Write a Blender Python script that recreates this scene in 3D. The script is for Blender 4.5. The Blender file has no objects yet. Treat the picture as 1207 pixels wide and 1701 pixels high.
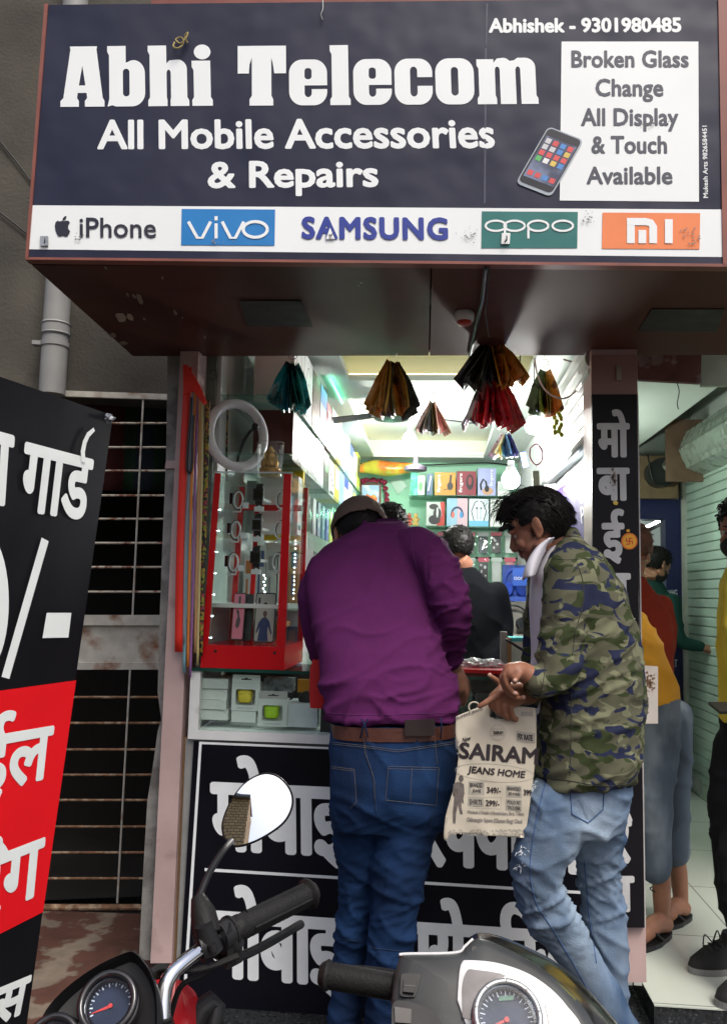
import bpy, bmesh, math, random
from mathutils import Vector, Matrix, noise
from mathutils.bvhtree import BVHTree
R = math.radians
rnd = random.Random(7)
SC = bpy.context.scene
COL = SC.collection
V = Vector

# ------------------------------------------------------------------ camera
FPX = 1400.0; W0, H0 = 1207.0, 1701.0
CX, CY = W0/2, H0/2
EYE = V((0, 0, 1.5))
_Yc = V((725-CX, -(990-CY), -FPX)).normalized()
_Xd = V((math.cos(.023), -math.sin(.023), 0))
_Zc = _Xd.cross(_Yc).normalized()
_Xc = _Yc.cross(_Zc).normalized()
CAMR = Matrix((_Xc, _Yc, _Zc))
cam_data = bpy.data.cameras.new('camera')
cam = bpy.data.objects.new('camera', cam_data); COL.objects.link(cam)
cam.matrix_world = Matrix.Translation(EYE) @ CAMR.to_4x4()
cam_data.sensor_fit = 'VERTICAL'; cam_data.sensor_height = 24.0
cam_data.lens = 24.0*FPX/H0
cam_data.clip_start = .05; cam_data.clip_end = 500
SC.camera = cam

# ------------------------------------------------------------------ light
SUN_EL, SUN_AZ = R(58), R(146)          # high, hazy, from the street side behind the camera
world = bpy.data.worlds.new("World"); SC.world = world; world.use_nodes = True
wn = world.node_tree
sky = wn.nodes.new('ShaderNodeTexSky'); sky.sky_type = 'NISHITA'; sky.sun_disc = False
sky.sun_elevation = SUN_EL; sky.sun_rotation = SUN_AZ
sky.air_density = 1.0; sky.dust_density = 6.0; sky.ozone_density = 1.0
bg = wn.nodes['Background']; wn.links.new(sky.outputs[0], bg.inputs[0]); bg.inputs[1].default_value = .15
sun_d = bpy.data.lights.new('sun', 'SUN'); sun_d.energy = 1.25; sun_d.angle = R(20); sun_d.color = (.97, 1, .98)
sun = bpy.data.objects.new('sun', sun_d); COL.objects.link(sun)
_sd = V((math.sin(SUN_AZ)*math.cos(SUN_EL), math.cos(SUN_AZ)*math.cos(SUN_EL), math.sin(SUN_EL)))
sun.rotation_euler = (-_sd).to_track_quat('-Z', 'Y').to_euler()
sun.location = (0, -4, 8)
SC.view_settings.view_transform = 'Standard'; SC.view_settings.look = 'None'
SC.view_settings.exposure = .4; SC.view_settings.gamma = 1
SC.render.engine = 'CYCLES'
SC.cycles.use_denoising = True
try: SC.cycles.denoiser = 'OPENIMAGEDENOISE'
except Exception: pass
SC.cycles.max_bounces = 8; SC.cycles.transparent_max_bounces = 16
SC.cycles.caustics_reflective = False; SC.cycles.caustics_refractive = False
SC.cycles.sample_clamp_indirect = 6

# ------------------------------------------------------------------ picking points in the world
def ray(px, py):
    return (CAMR @ V((px-CX, -(py-CY), -FPX))).normalized()
def P(px, py, y):                        # point seen at that pixel, on the upright plane y
    d = ray(px, py); return EYE + d*(y/d.y)
def PZ(px, py, z):                       # point seen at that pixel, at height z
    d = ray(px, py); return EYE + d*((z-EYE.z)/d.z)
def PX(px, py, x):
    d = ray(px, py); return EYE + d*(x/d.x)
class Plane:
    def __init__(s, a, b, c):
        s.o = a; s.n = (b-a).cross(c-a).normalized()
        if s.n.dot(EYE-a) < 0: s.n = -s.n
    def hit(s, px, py, off=0.0):
        d = ray(px, py); o = s.o + s.n*off
        return EYE + d*((o-EYE).dot(s.n)/d.dot(s.n))

# ------------------------------------------------------------------ materials
_M = {}
def M(name, col=(.5, .5, .5), rough=.6, metal=0, var=.12, vscale=14, bump=0, bscale=60, coat=0, emit=0, spec=.5,
      stretch=None, alpha=1, trans=0, ior=1.45, sheen=0, col2=None, c2scale=6, c2lo=.5, c2hi=.6, detail=4, rv=.08, bdist=.004):
    if name in _M: return _M[name]
    m = bpy.data.materials.new(name); m.use_nodes = True; _M[name] = m
    nt = m.node_tree; b = nt.nodes['Principled BSDF']
    b.inputs['Roughness'].default_value = rough; b.inputs['Metallic'].default_value = metal
    b.inputs['Specular IOR Level'].default_value = spec
    b.inputs['Coat Weight'].default_value = coat; b.inputs['Coat Roughness'].default_value = .08
    b.inputs['Alpha'].default_value = alpha; b.inputs['Transmission Weight'].default_value = trans
    b.inputs['IOR'].default_value = ior
    if sheen: b.inputs['Sheen Weight'].default_value = sheen; b.inputs['Sheen Roughness'].default_value = .5
    c = (*col, 1)
    b.inputs['Base Color'].default_value = c
    tc = nt.nodes.new('ShaderNodeTexCoord'); src = tc.outputs['Object']
    if stretch:
        mp = nt.nodes.new('ShaderNodeMapping'); mp.inputs['Scale'].default_value = stretch
        nt.links.new(src, mp.inputs[0]); src = mp.outputs[0]
    out = None
    if col2:
        n2 = nt.nodes.new('ShaderNodeTexNoise'); n2.inputs['Scale'].default_value = c2scale
        n2.inputs['Detail'].default_value = 6; nt.links.new(src, n2.inputs[0])
        rr = nt.nodes.new('ShaderNodeMapRange'); rr.inputs[1].default_value = c2lo; rr.inputs[2].default_value = c2hi
        nt.links.new(n2.outputs[0], rr.inputs[0])
        mx = nt.nodes.new('ShaderNodeMix'); mx.data_type = 'RGBA'
        mx.inputs[6].default_value = c; mx.inputs[7].default_value = (*col2, 1)
        nt.links.new(rr.outputs[0], mx.inputs[0]); out = mx.outputs[2]
    if var and not emit:
        n = nt.nodes.new('ShaderNodeTexNoise'); n.inputs['Scale'].default_value = vscale; n.inputs['Detail'].default_value = detail
        nt.links.new(src, n.inputs[0])
        mr = nt.nodes.new('ShaderNodeMapRange'); mr.inputs[1].default_value = .3; mr.inputs[2].default_value = .7
        mr.inputs[3].default_value = 1-var; mr.inputs[4].default_value = 1+var
        nt.links.new(n.outputs[0], mr.inputs[0])
        mul = nt.nodes.new('ShaderNodeMix'); mul.data_type = 'RGBA'; mul.blend_type = 'MULTIPLY'; mul.inputs[0].default_value = 1
        mul.inputs[6].default_value = c
        if out: nt.links.new(out, mul.inputs[6])
        nt.links.new(mr.outputs[0], mul.inputs[7]); out = mul.outputs[2]
        ro = nt.nodes.new('ShaderNodeMapRange'); ro.inputs[1].default_value = .3; ro.inputs[2].default_value = .7
        ro.inputs[3].default_value = max(0, rough-rv); ro.inputs[4].default_value = min(1, rough+rv)
        nt.links.new(n.outputs[0], ro.inputs[0]); nt.links.new(ro.outputs[0], b.inputs['Roughness'])
    if out: nt.links.new(out, b.inputs['Base Color'])
    if bump:
        nb = nt.nodes.new('ShaderNodeTexNoise'); nb.inputs['Scale'].default_value = bscale; nb.inputs['Detail'].default_value = 3
        nt.links.new(src, nb.inputs[0])
        bp = nt.nodes.new('ShaderNodeBump'); bp.inputs['Strength'].default_value = bump; bp.inputs['Distance'].default_value = bdist
        nt.links.new(nb.outputs[0], bp.inputs['Height']); nt.links.new(bp.outputs[0], b.inputs['Normal'])
    if emit:
        b.inputs['Emission Color'].default_value = c; b.inputs['Emission Strength'].default_value = emit
    return m
def nodes(m):
    return m.node_tree, m.node_tree.nodes['Principled BSDF']
def thin_glass(name, tint=(.9, 1, .96), a=.1, fr=.45):
    if name in _M: return _M[name]
    m = bpy.data.materials.new(name); m.use_nodes = True; _M[name] = m
    nt = m.node_tree; nt.nodes.clear()
    o = nt.nodes.new('ShaderNodeOutputMaterial'); t = nt.nodes.new('ShaderNodeBsdfTransparent'); g = nt.nodes.new('ShaderNodeBsdfGlossy')
    t.inputs[0].default_value = (*tint, 1); g.inputs['Roughness'].default_value = .03
    f = nt.nodes.new('ShaderNodeFresnel'); f.inputs[0].default_value = 1.45
    mm = nt.nodes.new('ShaderNodeMath'); mm.operation = 'MULTIPLY_ADD'; mm.inputs[1].default_value = fr; mm.inputs[2].default_value = a*.03
    nt.links.new(f.outputs[0], mm.inputs[0])
    mx = nt.nodes.new('ShaderNodeMixShader'); nt.links.new(mm.outputs[0], mx.inputs[0])
    nt.links.new(t.outputs[0], mx.inputs[1]); nt.links.new(g.outputs[0], mx.inputs[2]); nt.links.new(mx.outputs[0], o.inputs[0])
    return m

# ------------------------------------------------------------------ objects
def thing(name, label, cat, loc=(0, 0, 0), group=None):
    o = bpy.data.objects.new(name, None); COL.objects.link(o); o.location = loc
    o.empty_display_size = .05
    o['label'] = label; o['category'] = cat
    if group: o['group'] = group
    return o
def tag(o, label, cat, group=None):
    o['label'] = label; o['category'] = cat
    if group: o['group'] = group
    return o
def link(name, me, m=None, parent=None, smooth=False):
    if m is not None:
        me.materials.clear()
        for k in (m if isinstance(m, (list, tuple)) else [m]): me.materials.append(k)
    if smooth:
        for p in me.polygons: p.use_smooth = True
    o = bpy.data.objects.new(name, me); COL.objects.link(o)
    if parent is not None:
        o.parent = parent
        o.matrix_parent_inverse = Matrix.Translation(-V(parent.location)) if parent.parent is None else Matrix.Identity(4)
    return o
def obj(name, bm, m=None, parent=None, smooth=False, bevel=0, seg=2):
    if bevel:
        bmesh.ops.bevel(bm, geom=[e for e in bm.edges if e.is_manifold and e.calc_face_angle(0) > .6], offset=bevel, segments=seg, affect='EDGES', profile=.6)
    bmesh.ops.recalc_face_normals(bm, faces=bm.faces)
    me = bpy.data.meshes.new(name); bm.to_mesh(me); bm.free()
    o = link(name, me, m, parent, smooth)
    if smooth and smooth != 'all':
        try: me.set_sharp_from_angle(angle=R(40))
        except Exception: pass
    return o
def structure(o): o['kind'] = 'structure'; return o
def BM(): return bmesh.new()

def box(bm, a, b, mi=0):                 # axis-aligned
    x0, x1 = sorted((a[0], b[0])); y0, y1 = sorted((a[1], b[1])); z0, z1 = sorted((a[2], b[2]))
    v = [bm.verts.new(p) for p in ((x0, y0, z0), (x1, y0, z0), (x1, y1, z0), (x0, y1, z0), (x0, y0, z1), (x1, y0, z1), (x1, y1, z1), (x0, y1, z1))]
    fs = []
    for q in ((0, 1, 5, 4), (1, 2, 6, 5), (2, 3, 7, 6), (3, 0, 4, 7), (4, 5, 6, 7), (3, 2, 1, 0)):
        f = bm.faces.new([v[i] for i in q]); f.material_index = mi; fs.append(f)
    return v
def slab(bm, quad, t, mi=0):             # a quad of four points given depth along vector t
    a = [bm.verts.new(p) for p in quad]; b = [bm.verts.new(V(p)+t) for p in quad]
    n = len(quad)
    for f in ([bm.faces.new(a), bm.faces.new(b[::-1])] + [bm.faces.new((a[i], b[i], b[(i+1) % n], a[(i+1) % n])) for i in range(n)]):
        f.material_index = mi
def obox(bm, c, ux, uy, uz, mi=0):       # box from centre and three half vectors
    c = V(c); q = [c-ux-uy-uz, c+ux-uy-uz, c+ux+uy-uz, c-ux+uy-uz]
    slab(bm, q, 2*uz, mi)
def frame_of(d):
    d = d.normalized(); a = V((0, 0, 1)) if abs(d.z) < .9 else V((1, 0, 0))
    u = d.cross(a).normalized(); return u, d.cross(u).normalized()
def tube(bm, pts, r, n=10, mi=0, cap=True, flat=None):
    pts = [V(p) for p in pts]; k = len(pts)
    rs = r if isinstance(r, (list, tuple)) else [r]*k
    rings = []; u = None
    for i, p in enumerate(pts):
        d = (pts[min(i+1, k-1)]-pts[max(i-1, 0)])
        if d.length < 1e-9: d = V((0, 0, 1))
        d.normalize()
        if u is None: u, w = frame_of(d)
        else:
            u = (u - d*u.dot(d))
            if u.length < 1e-6: u, w = frame_of(d)
            u.normalize(); w = d.cross(u)
        rr = rs[i]
        rings.append([bm.verts.new(p + (u*math.cos(2*math.pi*j/n) + w*math.sin(2*math.pi*j/n)*(flat or 1))*rr) for j in range(n)])
    for a, b in zip(rings, rings[1:]):
        for j in range(n):
            f = bm.faces.new((a[j], a[(j+1) % n], b[(j+1) % n], b[j])); f.material_index = mi; f.smooth = True
    if cap:
        for rg in (rings[0][::-1], rings[-1]):
            f = bm.faces.new(rg); f.material_index = mi
    return rings
def loft(bm, rings, n=24, mi=0, cap=True, e=2.0):   # rings: (centre, half vector u, half vector v)
    out = []
    for c, u, w in rings:
        c = V(c); u = V(u); w = V(w); rg = []
        for j in range(n):
            a = 2*math.pi*j/n; ca, sa = math.cos(a), math.sin(a)
            rg.append(bm.verts.new(c + u*math.copysign(abs(ca)**(2/e), ca) + w*math.copysign(abs(sa)**(2/e), sa)))
        out.append(rg)
    for a, b in zip(out, out[1:]):
        for j in range(n):
            f = bm.faces.new((a[j], a[(j+1) % n], b[(j+1) % n], b[j])); f.material_index = mi; f.smooth = True
    if cap:
        bm.faces.new(out[0][::-1]).material_index = mi; bm.faces.new(out[-1]).material_index = mi
    return out
def ball(bm, c, r, seg=20, rot=None, mi=0):   # r scalar or 3 radii
    r = V((r, r, r)) if not hasattr(r, '__len__') else V(r)
    mt = Matrix.Translation(V(c)) @ (rot.to_4x4() if rot else Matrix.Identity(4)) @ Matrix.Diagonal((*r, 1))
    g = bmesh.ops.create_uvsphere(bm, u_segments=seg, v_segments=max(6, seg//2+2), radius=1, matrix=mt)
    for v in g['verts']:
        for f in v.link_faces: f.material_index = mi; f.smooth = True
def disc(bm, c, n, r, t=.002, seg=32, mi=0, ry=None, up=None):   # coin with normal n
    n = V(n).normalized()
    if up is None: u, w = frame_of(n)
    else: w = (V(up)-n*n.dot(V(up))).normalized(); u = w.cross(n)
    q = [V(c)+u*math.cos(2*math.pi*j/seg)*r+w*math.sin(2*math.pi*j/seg)*(ry or r) for j in range(seg)]
    slab(bm, q, n*t, mi)
def ring(bm, c, n, r, rt, seg=40, m2=12, mi=0, ry=None, up=None):   # torus
    n = V(n).normalized()
    if up is None: u, w = frame_of(n)
    else: w = (V(up)-n*n.dot(V(up))).normalized(); u = w.cross(n)
    ry = ry or r; rg = []
    for j in range(seg):
        a = 2*math.pi*j/seg; d = (u*math.cos(a)*r + w*math.sin(a)*ry); o = (u*math.cos(a)/r + w*math.sin(a)/ry).normalized()
        rg.append([bm.verts.new(V(c)+d+(o*math.cos(2*math.pi*k/m2)+n*math.sin(2*math.pi*k/m2))*rt) for k in range(m2)])
    for j in range(seg):
        a, b = rg[j], rg[(j+1) % seg]
        for k in range(m2):
            f = bm.faces.new((a[k], a[(k+1) % m2], b[(k+1) % m2], b[k])); f.smooth = True; f.material_index = mi
def spline(pts, n=8):                    # Catmull-Rom through points
    pts = [V(p) for p in pts]; q = [pts[0]*2-pts[1]]+pts+[pts[-1]*2-pts[-2]]; out = []
    for i in range(1, len(q)-2):
        for k in range(n):
            t = k/n; a, b, c, d = q[i-1:i+3]
            out.append(.5*((2*b)+(c-a)*t+(2*a-5*b+4*c-d)*t*t+(3*b-a-3*c+d)*t**3))
    out.append(pts[-1]); return out
def ipol(xs, k=6):                       # smooth list of scalars to match spline()
    return [p.x for p in spline([V((x, 0, 0)) for x in xs], k)]

# flat shapes with holes, in a local (u, v) plane: contours -> mesh
def shape_mesh(contours, depth=0.0):
    c = bpy.data.curves.new('s', 'CURVE'); c.dimensions = '2D'; c.fill_mode = 'BOTH' if depth else 'FRONT'; c.extrude = depth/2
    for pts in contours:
        s = c.splines.new('POLY'); s.points.add(len(pts)-1); s.use_cyclic_u = True
        for q, p in zip(s.points, pts): q.co = (p[0], p[1], 0, 1)
    o = bpy.data.objects.new('s', c); COL.objects.link(o)
    me = bpy.data.meshes.new_from_object(o.evaluated_get(bpy.context.evaluated_depsgraph_get()))
    bpy.data.objects.remove(o); bpy.data.curves.remove(c); return me
def glyph_mesh(s, spacing=1.0):
    c = bpy.data.curves.new('t', 'FONT'); c.body = s; c.size = 1; c.resolution_u = 3; c.space_character = spacing
    o = bpy.data.objects.new('t', c); COL.objects.link(o)
    me = bpy.data.meshes.new_from_object(o.evaluated_get(bpy.context.evaluated_depsgraph_get()))
    bpy.data.objects.remove(o); bpy.data.curves.remove(c); return me
def islands(me):
    par = list(range(len(me.vertices)))
    def fd(i):
        while par[i] != i: par[i] = par[par[i]]; i = par[i]
        return i
    for e in me.edges:
        a, b = fd(e.vertices[0]), fd(e.vertices[1])
        if a != b: par[a] = b
    ids = {}; return [ids.setdefault(fd(i), len(ids)) for i in range(len(par))]
def place_flat(bm, me, o, u, v, n, x0, y0, w, h, bold=0.0, step=.00001, off=0.0, mi=0, bx=1.0):
    """map flat mesh me (its x0,y0,w,h box) onto parallelogram o+u+v; bold = copies shifted by that many metres"""
    isl = islands(me); ul = u.normalized(); vl = v.normalized()
    sh = [(0, 0)] if not bold else [(math.cos(a)*bold*bx, math.sin(a)*bold) for a in [2*math.pi*k/nb for nb in ((16 if bold > .003 else 8),) for k in range(nb)]]+[(0, 0)]
    for q, (dx, dy) in enumerate(sh):
        vs = [bm.verts.new(o + u*((p.co.x-x0)/w) + v*((p.co.y-y0)/h) + ul*dx + vl*dy + n*(off+step*(q*3+isl[i] % 3))) for i, p in enumerate(me.vertices)]
        for p in me.polygons:
            try: f = bm.faces.new([vs[i] for i in p.vertices]); f.material_index = mi
            except ValueError: pass
def bbox2(me):
    xs = [p.co.x for p in me.vertices]; ys = [p.co.y for p in me.vertices]
    return min(xs), min(ys), max(xs)-min(xs), max(ys)-min(ys)
def write(bm, s, plane, bl, br, tl, bold=0.0, off=.0004, mi=0, spacing=1.0, bx=1.0):
    """text whose ink box has these bottom-left, bottom-right, top-left pixels on the plane"""
    me = glyph_mesh(s, spacing); x0, y0, w, h = bbox2(me)
    o = plane.hit(*bl); u = plane.hit(*br)-o; v = plane.hit(*tl)-o
    if bold:
        o = o + u.normalized()*bold*bx + v.normalized()*bold; u = u - u.normalized()*2*bold*bx; v = v - v.normalized()*2*bold
    place_flat(bm, me, o, u, v, plane.n, x0, y0, w, h, bold, off=off, mi=mi, bx=bx); bpy.data.meshes.remove(me)
def write3(bm, s, o, u, v, n, bold=0.0, off=.001, mi=0, spacing=1.0):
    me = glyph_mesh(s, spacing); x0, y0, w, h = bbox2(me)
    place_flat(bm, me, V(o), V(u), V(v), V(n).normalized(), x0, y0, w, h, bold, off=off, mi=mi, step=.00002); bpy.data.meshes.remove(me)
def flat(bm, plane, pxs, off=.001, t=None, mi=0):      # a polygon outline in pixels, laid on a plane
    q = [plane.hit(x, y, off) for x, y in pxs]
    if t: slab(bm, [p for p in q], -plane.n*t, mi)
    else:
        f = bm.faces.new([bm.verts.new(p) for p in q]); f.material_index = mi
def strokes(bm, plane, lines, w, off=.002, mi=0):      # poster strokes: each a pixel polyline, w in metres (or list)
    for k, ln in enumerate(lines):
        ps = [plane.hit(x, y, off+.0002*(k % 5)) for x, y in ln]; L = []
        for i, p in enumerate(ps):
            d = (ps[min(i+1, len(ps)-1)]-ps[max(i-1, 0)]).normalized(); s_ = d.cross(plane.n)
            ww = w[i] if isinstance(w, (list, tuple)) else w
            L.append((bm.verts.new(p+s_*ww/2), bm.verts.new(p-s_*ww/2)))
        for a, b in zip(L, L[1:]):
            f = bm.faces.new((a[0], b[0], b[1], a[1])); f.material_index = mi
def fuse(bm, voxel, smooth=4, disp=None, fac=.5):      # union of overlapping solids -> one skin
    me = bpy.data.meshes.new('f'); bmesh.ops.recalc_face_normals(bm, faces=bm.faces); bm.to_mesh(me); bm.free()
    o = bpy.data.objects.new('f', me); COL.objects.link(o)
    r = o.modifiers.new('r', 'REMESH'); r.mode = 'VOXEL'; r.voxel_size = voxel
    if smooth:
        s = o.modifiers.new('s', 'SMOOTH'); s.iterations = smooth; s.factor = fac
    m2 = bpy.data.meshes.new_from_object(o.evaluated_get(bpy.context.evaluated_depsgraph_get()))
    bpy.data.objects.remove(o); bpy.data.meshes.remove(me)
    if disp:
        m2.update(); nn = [V(v.normal) for v in m2.vertices]
        for v, n in zip(m2.vertices, nn): v.co = v.co + n*disp(V(v.co), n)
    for p in m2.polygons: p.use_smooth = True
    return m2
def bvh_of(me): return BVHTree.FromPolygons([v.co for v in me.vertices], [tuple(p.vertices) for p in me.polygons])
def on_surface(tree, px, py, off=.001):
    h = tree.ray_cast(EYE, ray(px, py))
    return None if h[0] is None else h[0] - ray(px, py)*off
def stitch(bm, tree, line, r=.0009, off=.0006, n=5, mi=0, dash=0):
    pts = []
    for (x0, y0), (x1, y1) in zip(line, line[1:]):
        k = max(2, int(math.hypot(x1-x0, y1-y0)/3))
        for i in range(k):
            p = on_surface(tree, x0+(x1-x0)*i/k, y0+(y1-y0)*i/k, off)
            if p is not None: pts.append(p)
    p = on_surface(tree, *line[-1], off)
    if p is not None: pts.append(p)
    run = [pts[0]] if pts else []
    for p in pts[1:]:
        if (p-run[-1]).length > .05:
            if len(run) > 2: tube(bm, run, r, n, mi)
            run = [p]
        else: run.append(p)
    if len(run) > 2: tube(bm, run, r, n, mi)
def patch(bm, tree, quad, off=.003, nu=10, nv=10, mi=0, thick=.0):   # a cloth patch laid on a surface, quad in pixels tl,tr,br,bl
    g = []
    for j in range(nv+1):
        row = []
        for i in range(nu+1):
            s, t = i/nu, j/nv
            x = (quad[0][0]*(1-s)+quad[1][0]*s)*(1-t)+(quad[3][0]*(1-s)+quad[2][0]*s)*t
            y = (quad[0][1]*(1-s)+quad[1][1]*s)*(1-t)+(quad[3][1]*(1-s)+quad[2][1]*s)*t
            p = on_surface(tree, x, y, off if 0 < i < nu and 0 < j < nv else 0)
            row.append(bm.verts.new(p) if p is not None else None)
        g.append(row)
    for j in range(nv):
        for i in range(nu):
            q = [g[j][i], g[j][i+1], g[j+1][i+1], g[j+1][i]]
            if all(q): f = bm.faces.new(q); f.smooth = True; f.material_index = mi
def px_spline(pts, k=8): return [(p.x, p.y) for p in spline([V((x, y, 0)) for x, y in pts], k)]
# ================================================================== SETTING
FY = 2.95            # facade plane
FLZ = .18            # shop floors
CEZ = 2.56           # shop ceiling
BKY = 6.7            # back wall
m_white = M('white_paint', (.78, .8, .78), .45, var=.05, vscale=5)
m_black = M('black_plastic', (.012, .012, .013), .45, var=.15, bump=.15, bscale=300)
m_road = M('road_stone', (.09, .085, .08), .75, var=.35, vscale=9, bump=.5, bscale=90, col2=(.03, .03, .032), c2scale=40)
m_granite = M('dark_granite', (.022, .024, .026), .3, var=.3, vscale=60, col2=(.12, .125, .13), c2scale=120, c2lo=.6, c2hi=.68)
m_tile = M('floor_tile', (.62, .66, .6), .16, var=.05, vscale=3)
nt, b = nodes(m_tile)
bt = nt.nodes.new('ShaderNodeTexBrick'); bt.offset = 0; bt.inputs['Scale'].default_value = 1; bt.inputs['Mortar Size'].default_value = .003
bt.inputs['Brick Width'].default_value = .6; bt.inputs['Row Height'].default_value = .6
bt.inputs['Color1'].default_value = (.5, .54, .48, 1); bt.inputs['Color2'].default_value = (.53, .56, .5, 1); bt.inputs['Mortar'].default_value = (.2, .2, .18, 1)
nt.links.new(nt.nodes['Texture Coordinate'].outputs['Object'], bt.inputs[0]); nt.links.new(bt.outputs[0], b.inputs['Base Color'])

bm = BM(); box(bm, (-40, -40, -.3), (40, 40, 0)); structure(obj('ground', bm, m_road))
# granite plinth and steps under both shops
bm = BM(); box(bm, (-1.02, 2.86, 0), (2.6, 3.3, .1)); box(bm, (.73, 2.99, .1), (2.6, 3.3, .176)); structure(obj('steps', bm, m_granite, bevel=.004))
bm = BM(); box(bm, (.73, 2.985, .176), (2.6, 8.2, FLZ)); structure(obj('tiled_floor', bm, m_tile))
bm = BM(); box(bm, (-.85, 3.32, .0), (.715, 6.9, FLZ)); structure(obj('shop_floor', bm, m_tile))

# ---- left: grey rendered building with barred window
m_render = M('grey_render', (.088, .08, .064), .9, var=.22, vscale=3, bump=.8, bscale=70, col2=(.05, .046, .038), c2scale=2.2, c2lo=.42, c2hi=.7)
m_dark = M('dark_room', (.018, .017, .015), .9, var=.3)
m_rust_white = M('rusting_white_paint', (.5, .48, .42), .6, var=.15, vscale=20, col2=(.22, .09, .035), c2scale=11, c2lo=.52, c2hi=.72, bump=.3)
m_rust = M('rusty_iron', (.24, .13, .07), .75, var=.4, vscale=40, col2=(.4, .3, .2), c2scale=30, c2lo=.5, c2hi=.6, bump=.4)
m_conc = M('bare_concrete', (.27, .26, .24), .9, var=.25, vscale=18, bump=.8, bscale=60, col2=(.14, .13, .12), c2scale=9)
wl, wr = P(-260, 650, 3.35), P(300, 650, 3.72)       # wall runs away to the right
wdir = V((wr.x-wl.x, wr.y-wl.y, 0)).normalized(); wn_ = V((wdir.y, -wdir.x, 0))
def WP(px, py, off=0): return WPL.hit(px, py, off)
WPL = Plane(V((wl.x, wl.y, 0)), V((wr.x, wr.y, 0)), V((wl.x, wl.y, 1)))
build_l = thing('grey_building', 'grey rough-rendered building beside the shop with a dark barred window', 'building', (wl.x, wl.y, 0))
a, c = V((wl.x, wl.y, 0))-wdir*3, V((wr.x, wr.y, 0))+wdir*.05
zt = WP(150, 655).z; zb = WP(150, 1565).z
ol = WP(40, 900); orr = WP(285, 900)
def wslab(bm, s0, s1, z0, z1, t=.22):
    p = [V((q.x, q.y, z)) for q, z in ((s0, z0), (s1, z0), (s1, z1), (s0, z1))]
    slab(bm, p, -wn_*t)
bm = BM(); wslab(bm, a, c, zt, 5.2); wslab(bm, a, ol-wdir*.75, 0, zt); wslab(bm, orr, c, zb, zt); wslab(bm, ol-wdir*.75, c, 0, zb); obj('wall', bm, m_render, build_l)
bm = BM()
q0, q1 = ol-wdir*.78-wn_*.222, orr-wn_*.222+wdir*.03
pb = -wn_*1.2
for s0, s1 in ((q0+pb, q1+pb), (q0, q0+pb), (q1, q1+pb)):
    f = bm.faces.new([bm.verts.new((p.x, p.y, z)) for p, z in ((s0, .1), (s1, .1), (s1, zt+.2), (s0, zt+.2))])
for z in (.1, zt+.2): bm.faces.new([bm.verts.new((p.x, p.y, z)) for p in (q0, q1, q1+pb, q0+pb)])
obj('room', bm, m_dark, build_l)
# ledge below the window
m_ledge = M('stained_ledge', (.2, .16, .12), .8, var=.25, vscale=14, bump=.6, col2=(.085, .036, .024), c2scale=7, c2lo=.44, c2hi=.5)
bm = BM(); le = P(243, 1588, 3.0)
slab(bm, [V((le.x, 2.93, .12)), V((le.x+.02, 3.62, .14)), V((-3, 3.5, .14)), V((-3, 2.6, .12)), V((le.x-.1, 2.72, .12))], V((0, 0, -.115)))
obj('ledge', bm, m_ledge, build_l, bevel=.006)
# grille
gr = thing('window_grille', 'rusting white iron window grille with a solid cross panel, beside the shop', 'grille', (ol.x, ol.y, zb))
bm = BM()
def gbar(y0, xl=-60, xr=281, r=.005, yr=None): tube(bm, [WP(xl, y0-(yr or 0), .02), WP(xr, y0, .02)], r, 8)
for y in (703, 743, 782, 823, 862, 902, 942, 983): gbar(y)
gup = bm
obj('crossbars', bm, M('grille_white', (.52, .47, .38), .6, var=.2, col2=(.2, .07, .035), c2scale=30, c2lo=.5, c2hi=.6), gr, smooth=True)
bm = BM()
for y in (1158, 1201, 1245, 1287, 1329, 1373, 1416, 1459): gbar(y, r=.0052)
tube(bm, [WP(-60, 1507, .02), WP(278, 1507, .02)], .013, 8)
obj('crossbars', bm, m_rust, gr, smooth=True)
bm = BM()
for xt, xm, xb in ((238, 220, 195), (60, 55, 40), (-60, -70, -90)):
    tube(bm, [WP(xt, 664, .032), WP(xm, 1030, .032)], .0045, 8); tube(bm, [WP(xm-3, 1100, .032), WP(xb, 1500, .032)], .0045, 8)
obj('upright', bm, m_rust_white, gr, smooth=True)
bm = BM(); p0, p1 = WP(-80, 648, .03), WP(281, 660, .03); obox(bm, (p0+p1)/2, (p1-p0)/2, wn_*.01, V((0, 0, .013)))
obj('top_rail', bm, m_rust_white, gr, bevel=.002)
bm = BM()
p0, p1 = WP(-80, 1030, .02), WP(277, 1030, .02); obox(bm, (p0+p1)/2, (p1-p0)/2, wn_*.02, V((0, 0, .022)))
p0, p1 = WP(-80, 1070, .012), WP(277, 1070, .012); obox(bm, (p0+p1)/2, (p1-p0)/2, wn_*.006, V((0, 0, .09)))
p0, p1 = WP(-80, 1106, .02), WP(277, 1106, .02); obox(bm, (p0+p1)/2, (p1-p0)/2, wn_*.018, V((0, 0, .015)))
obj('cross_panel', bm, m_rust_white, gr, bevel=.002)
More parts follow.
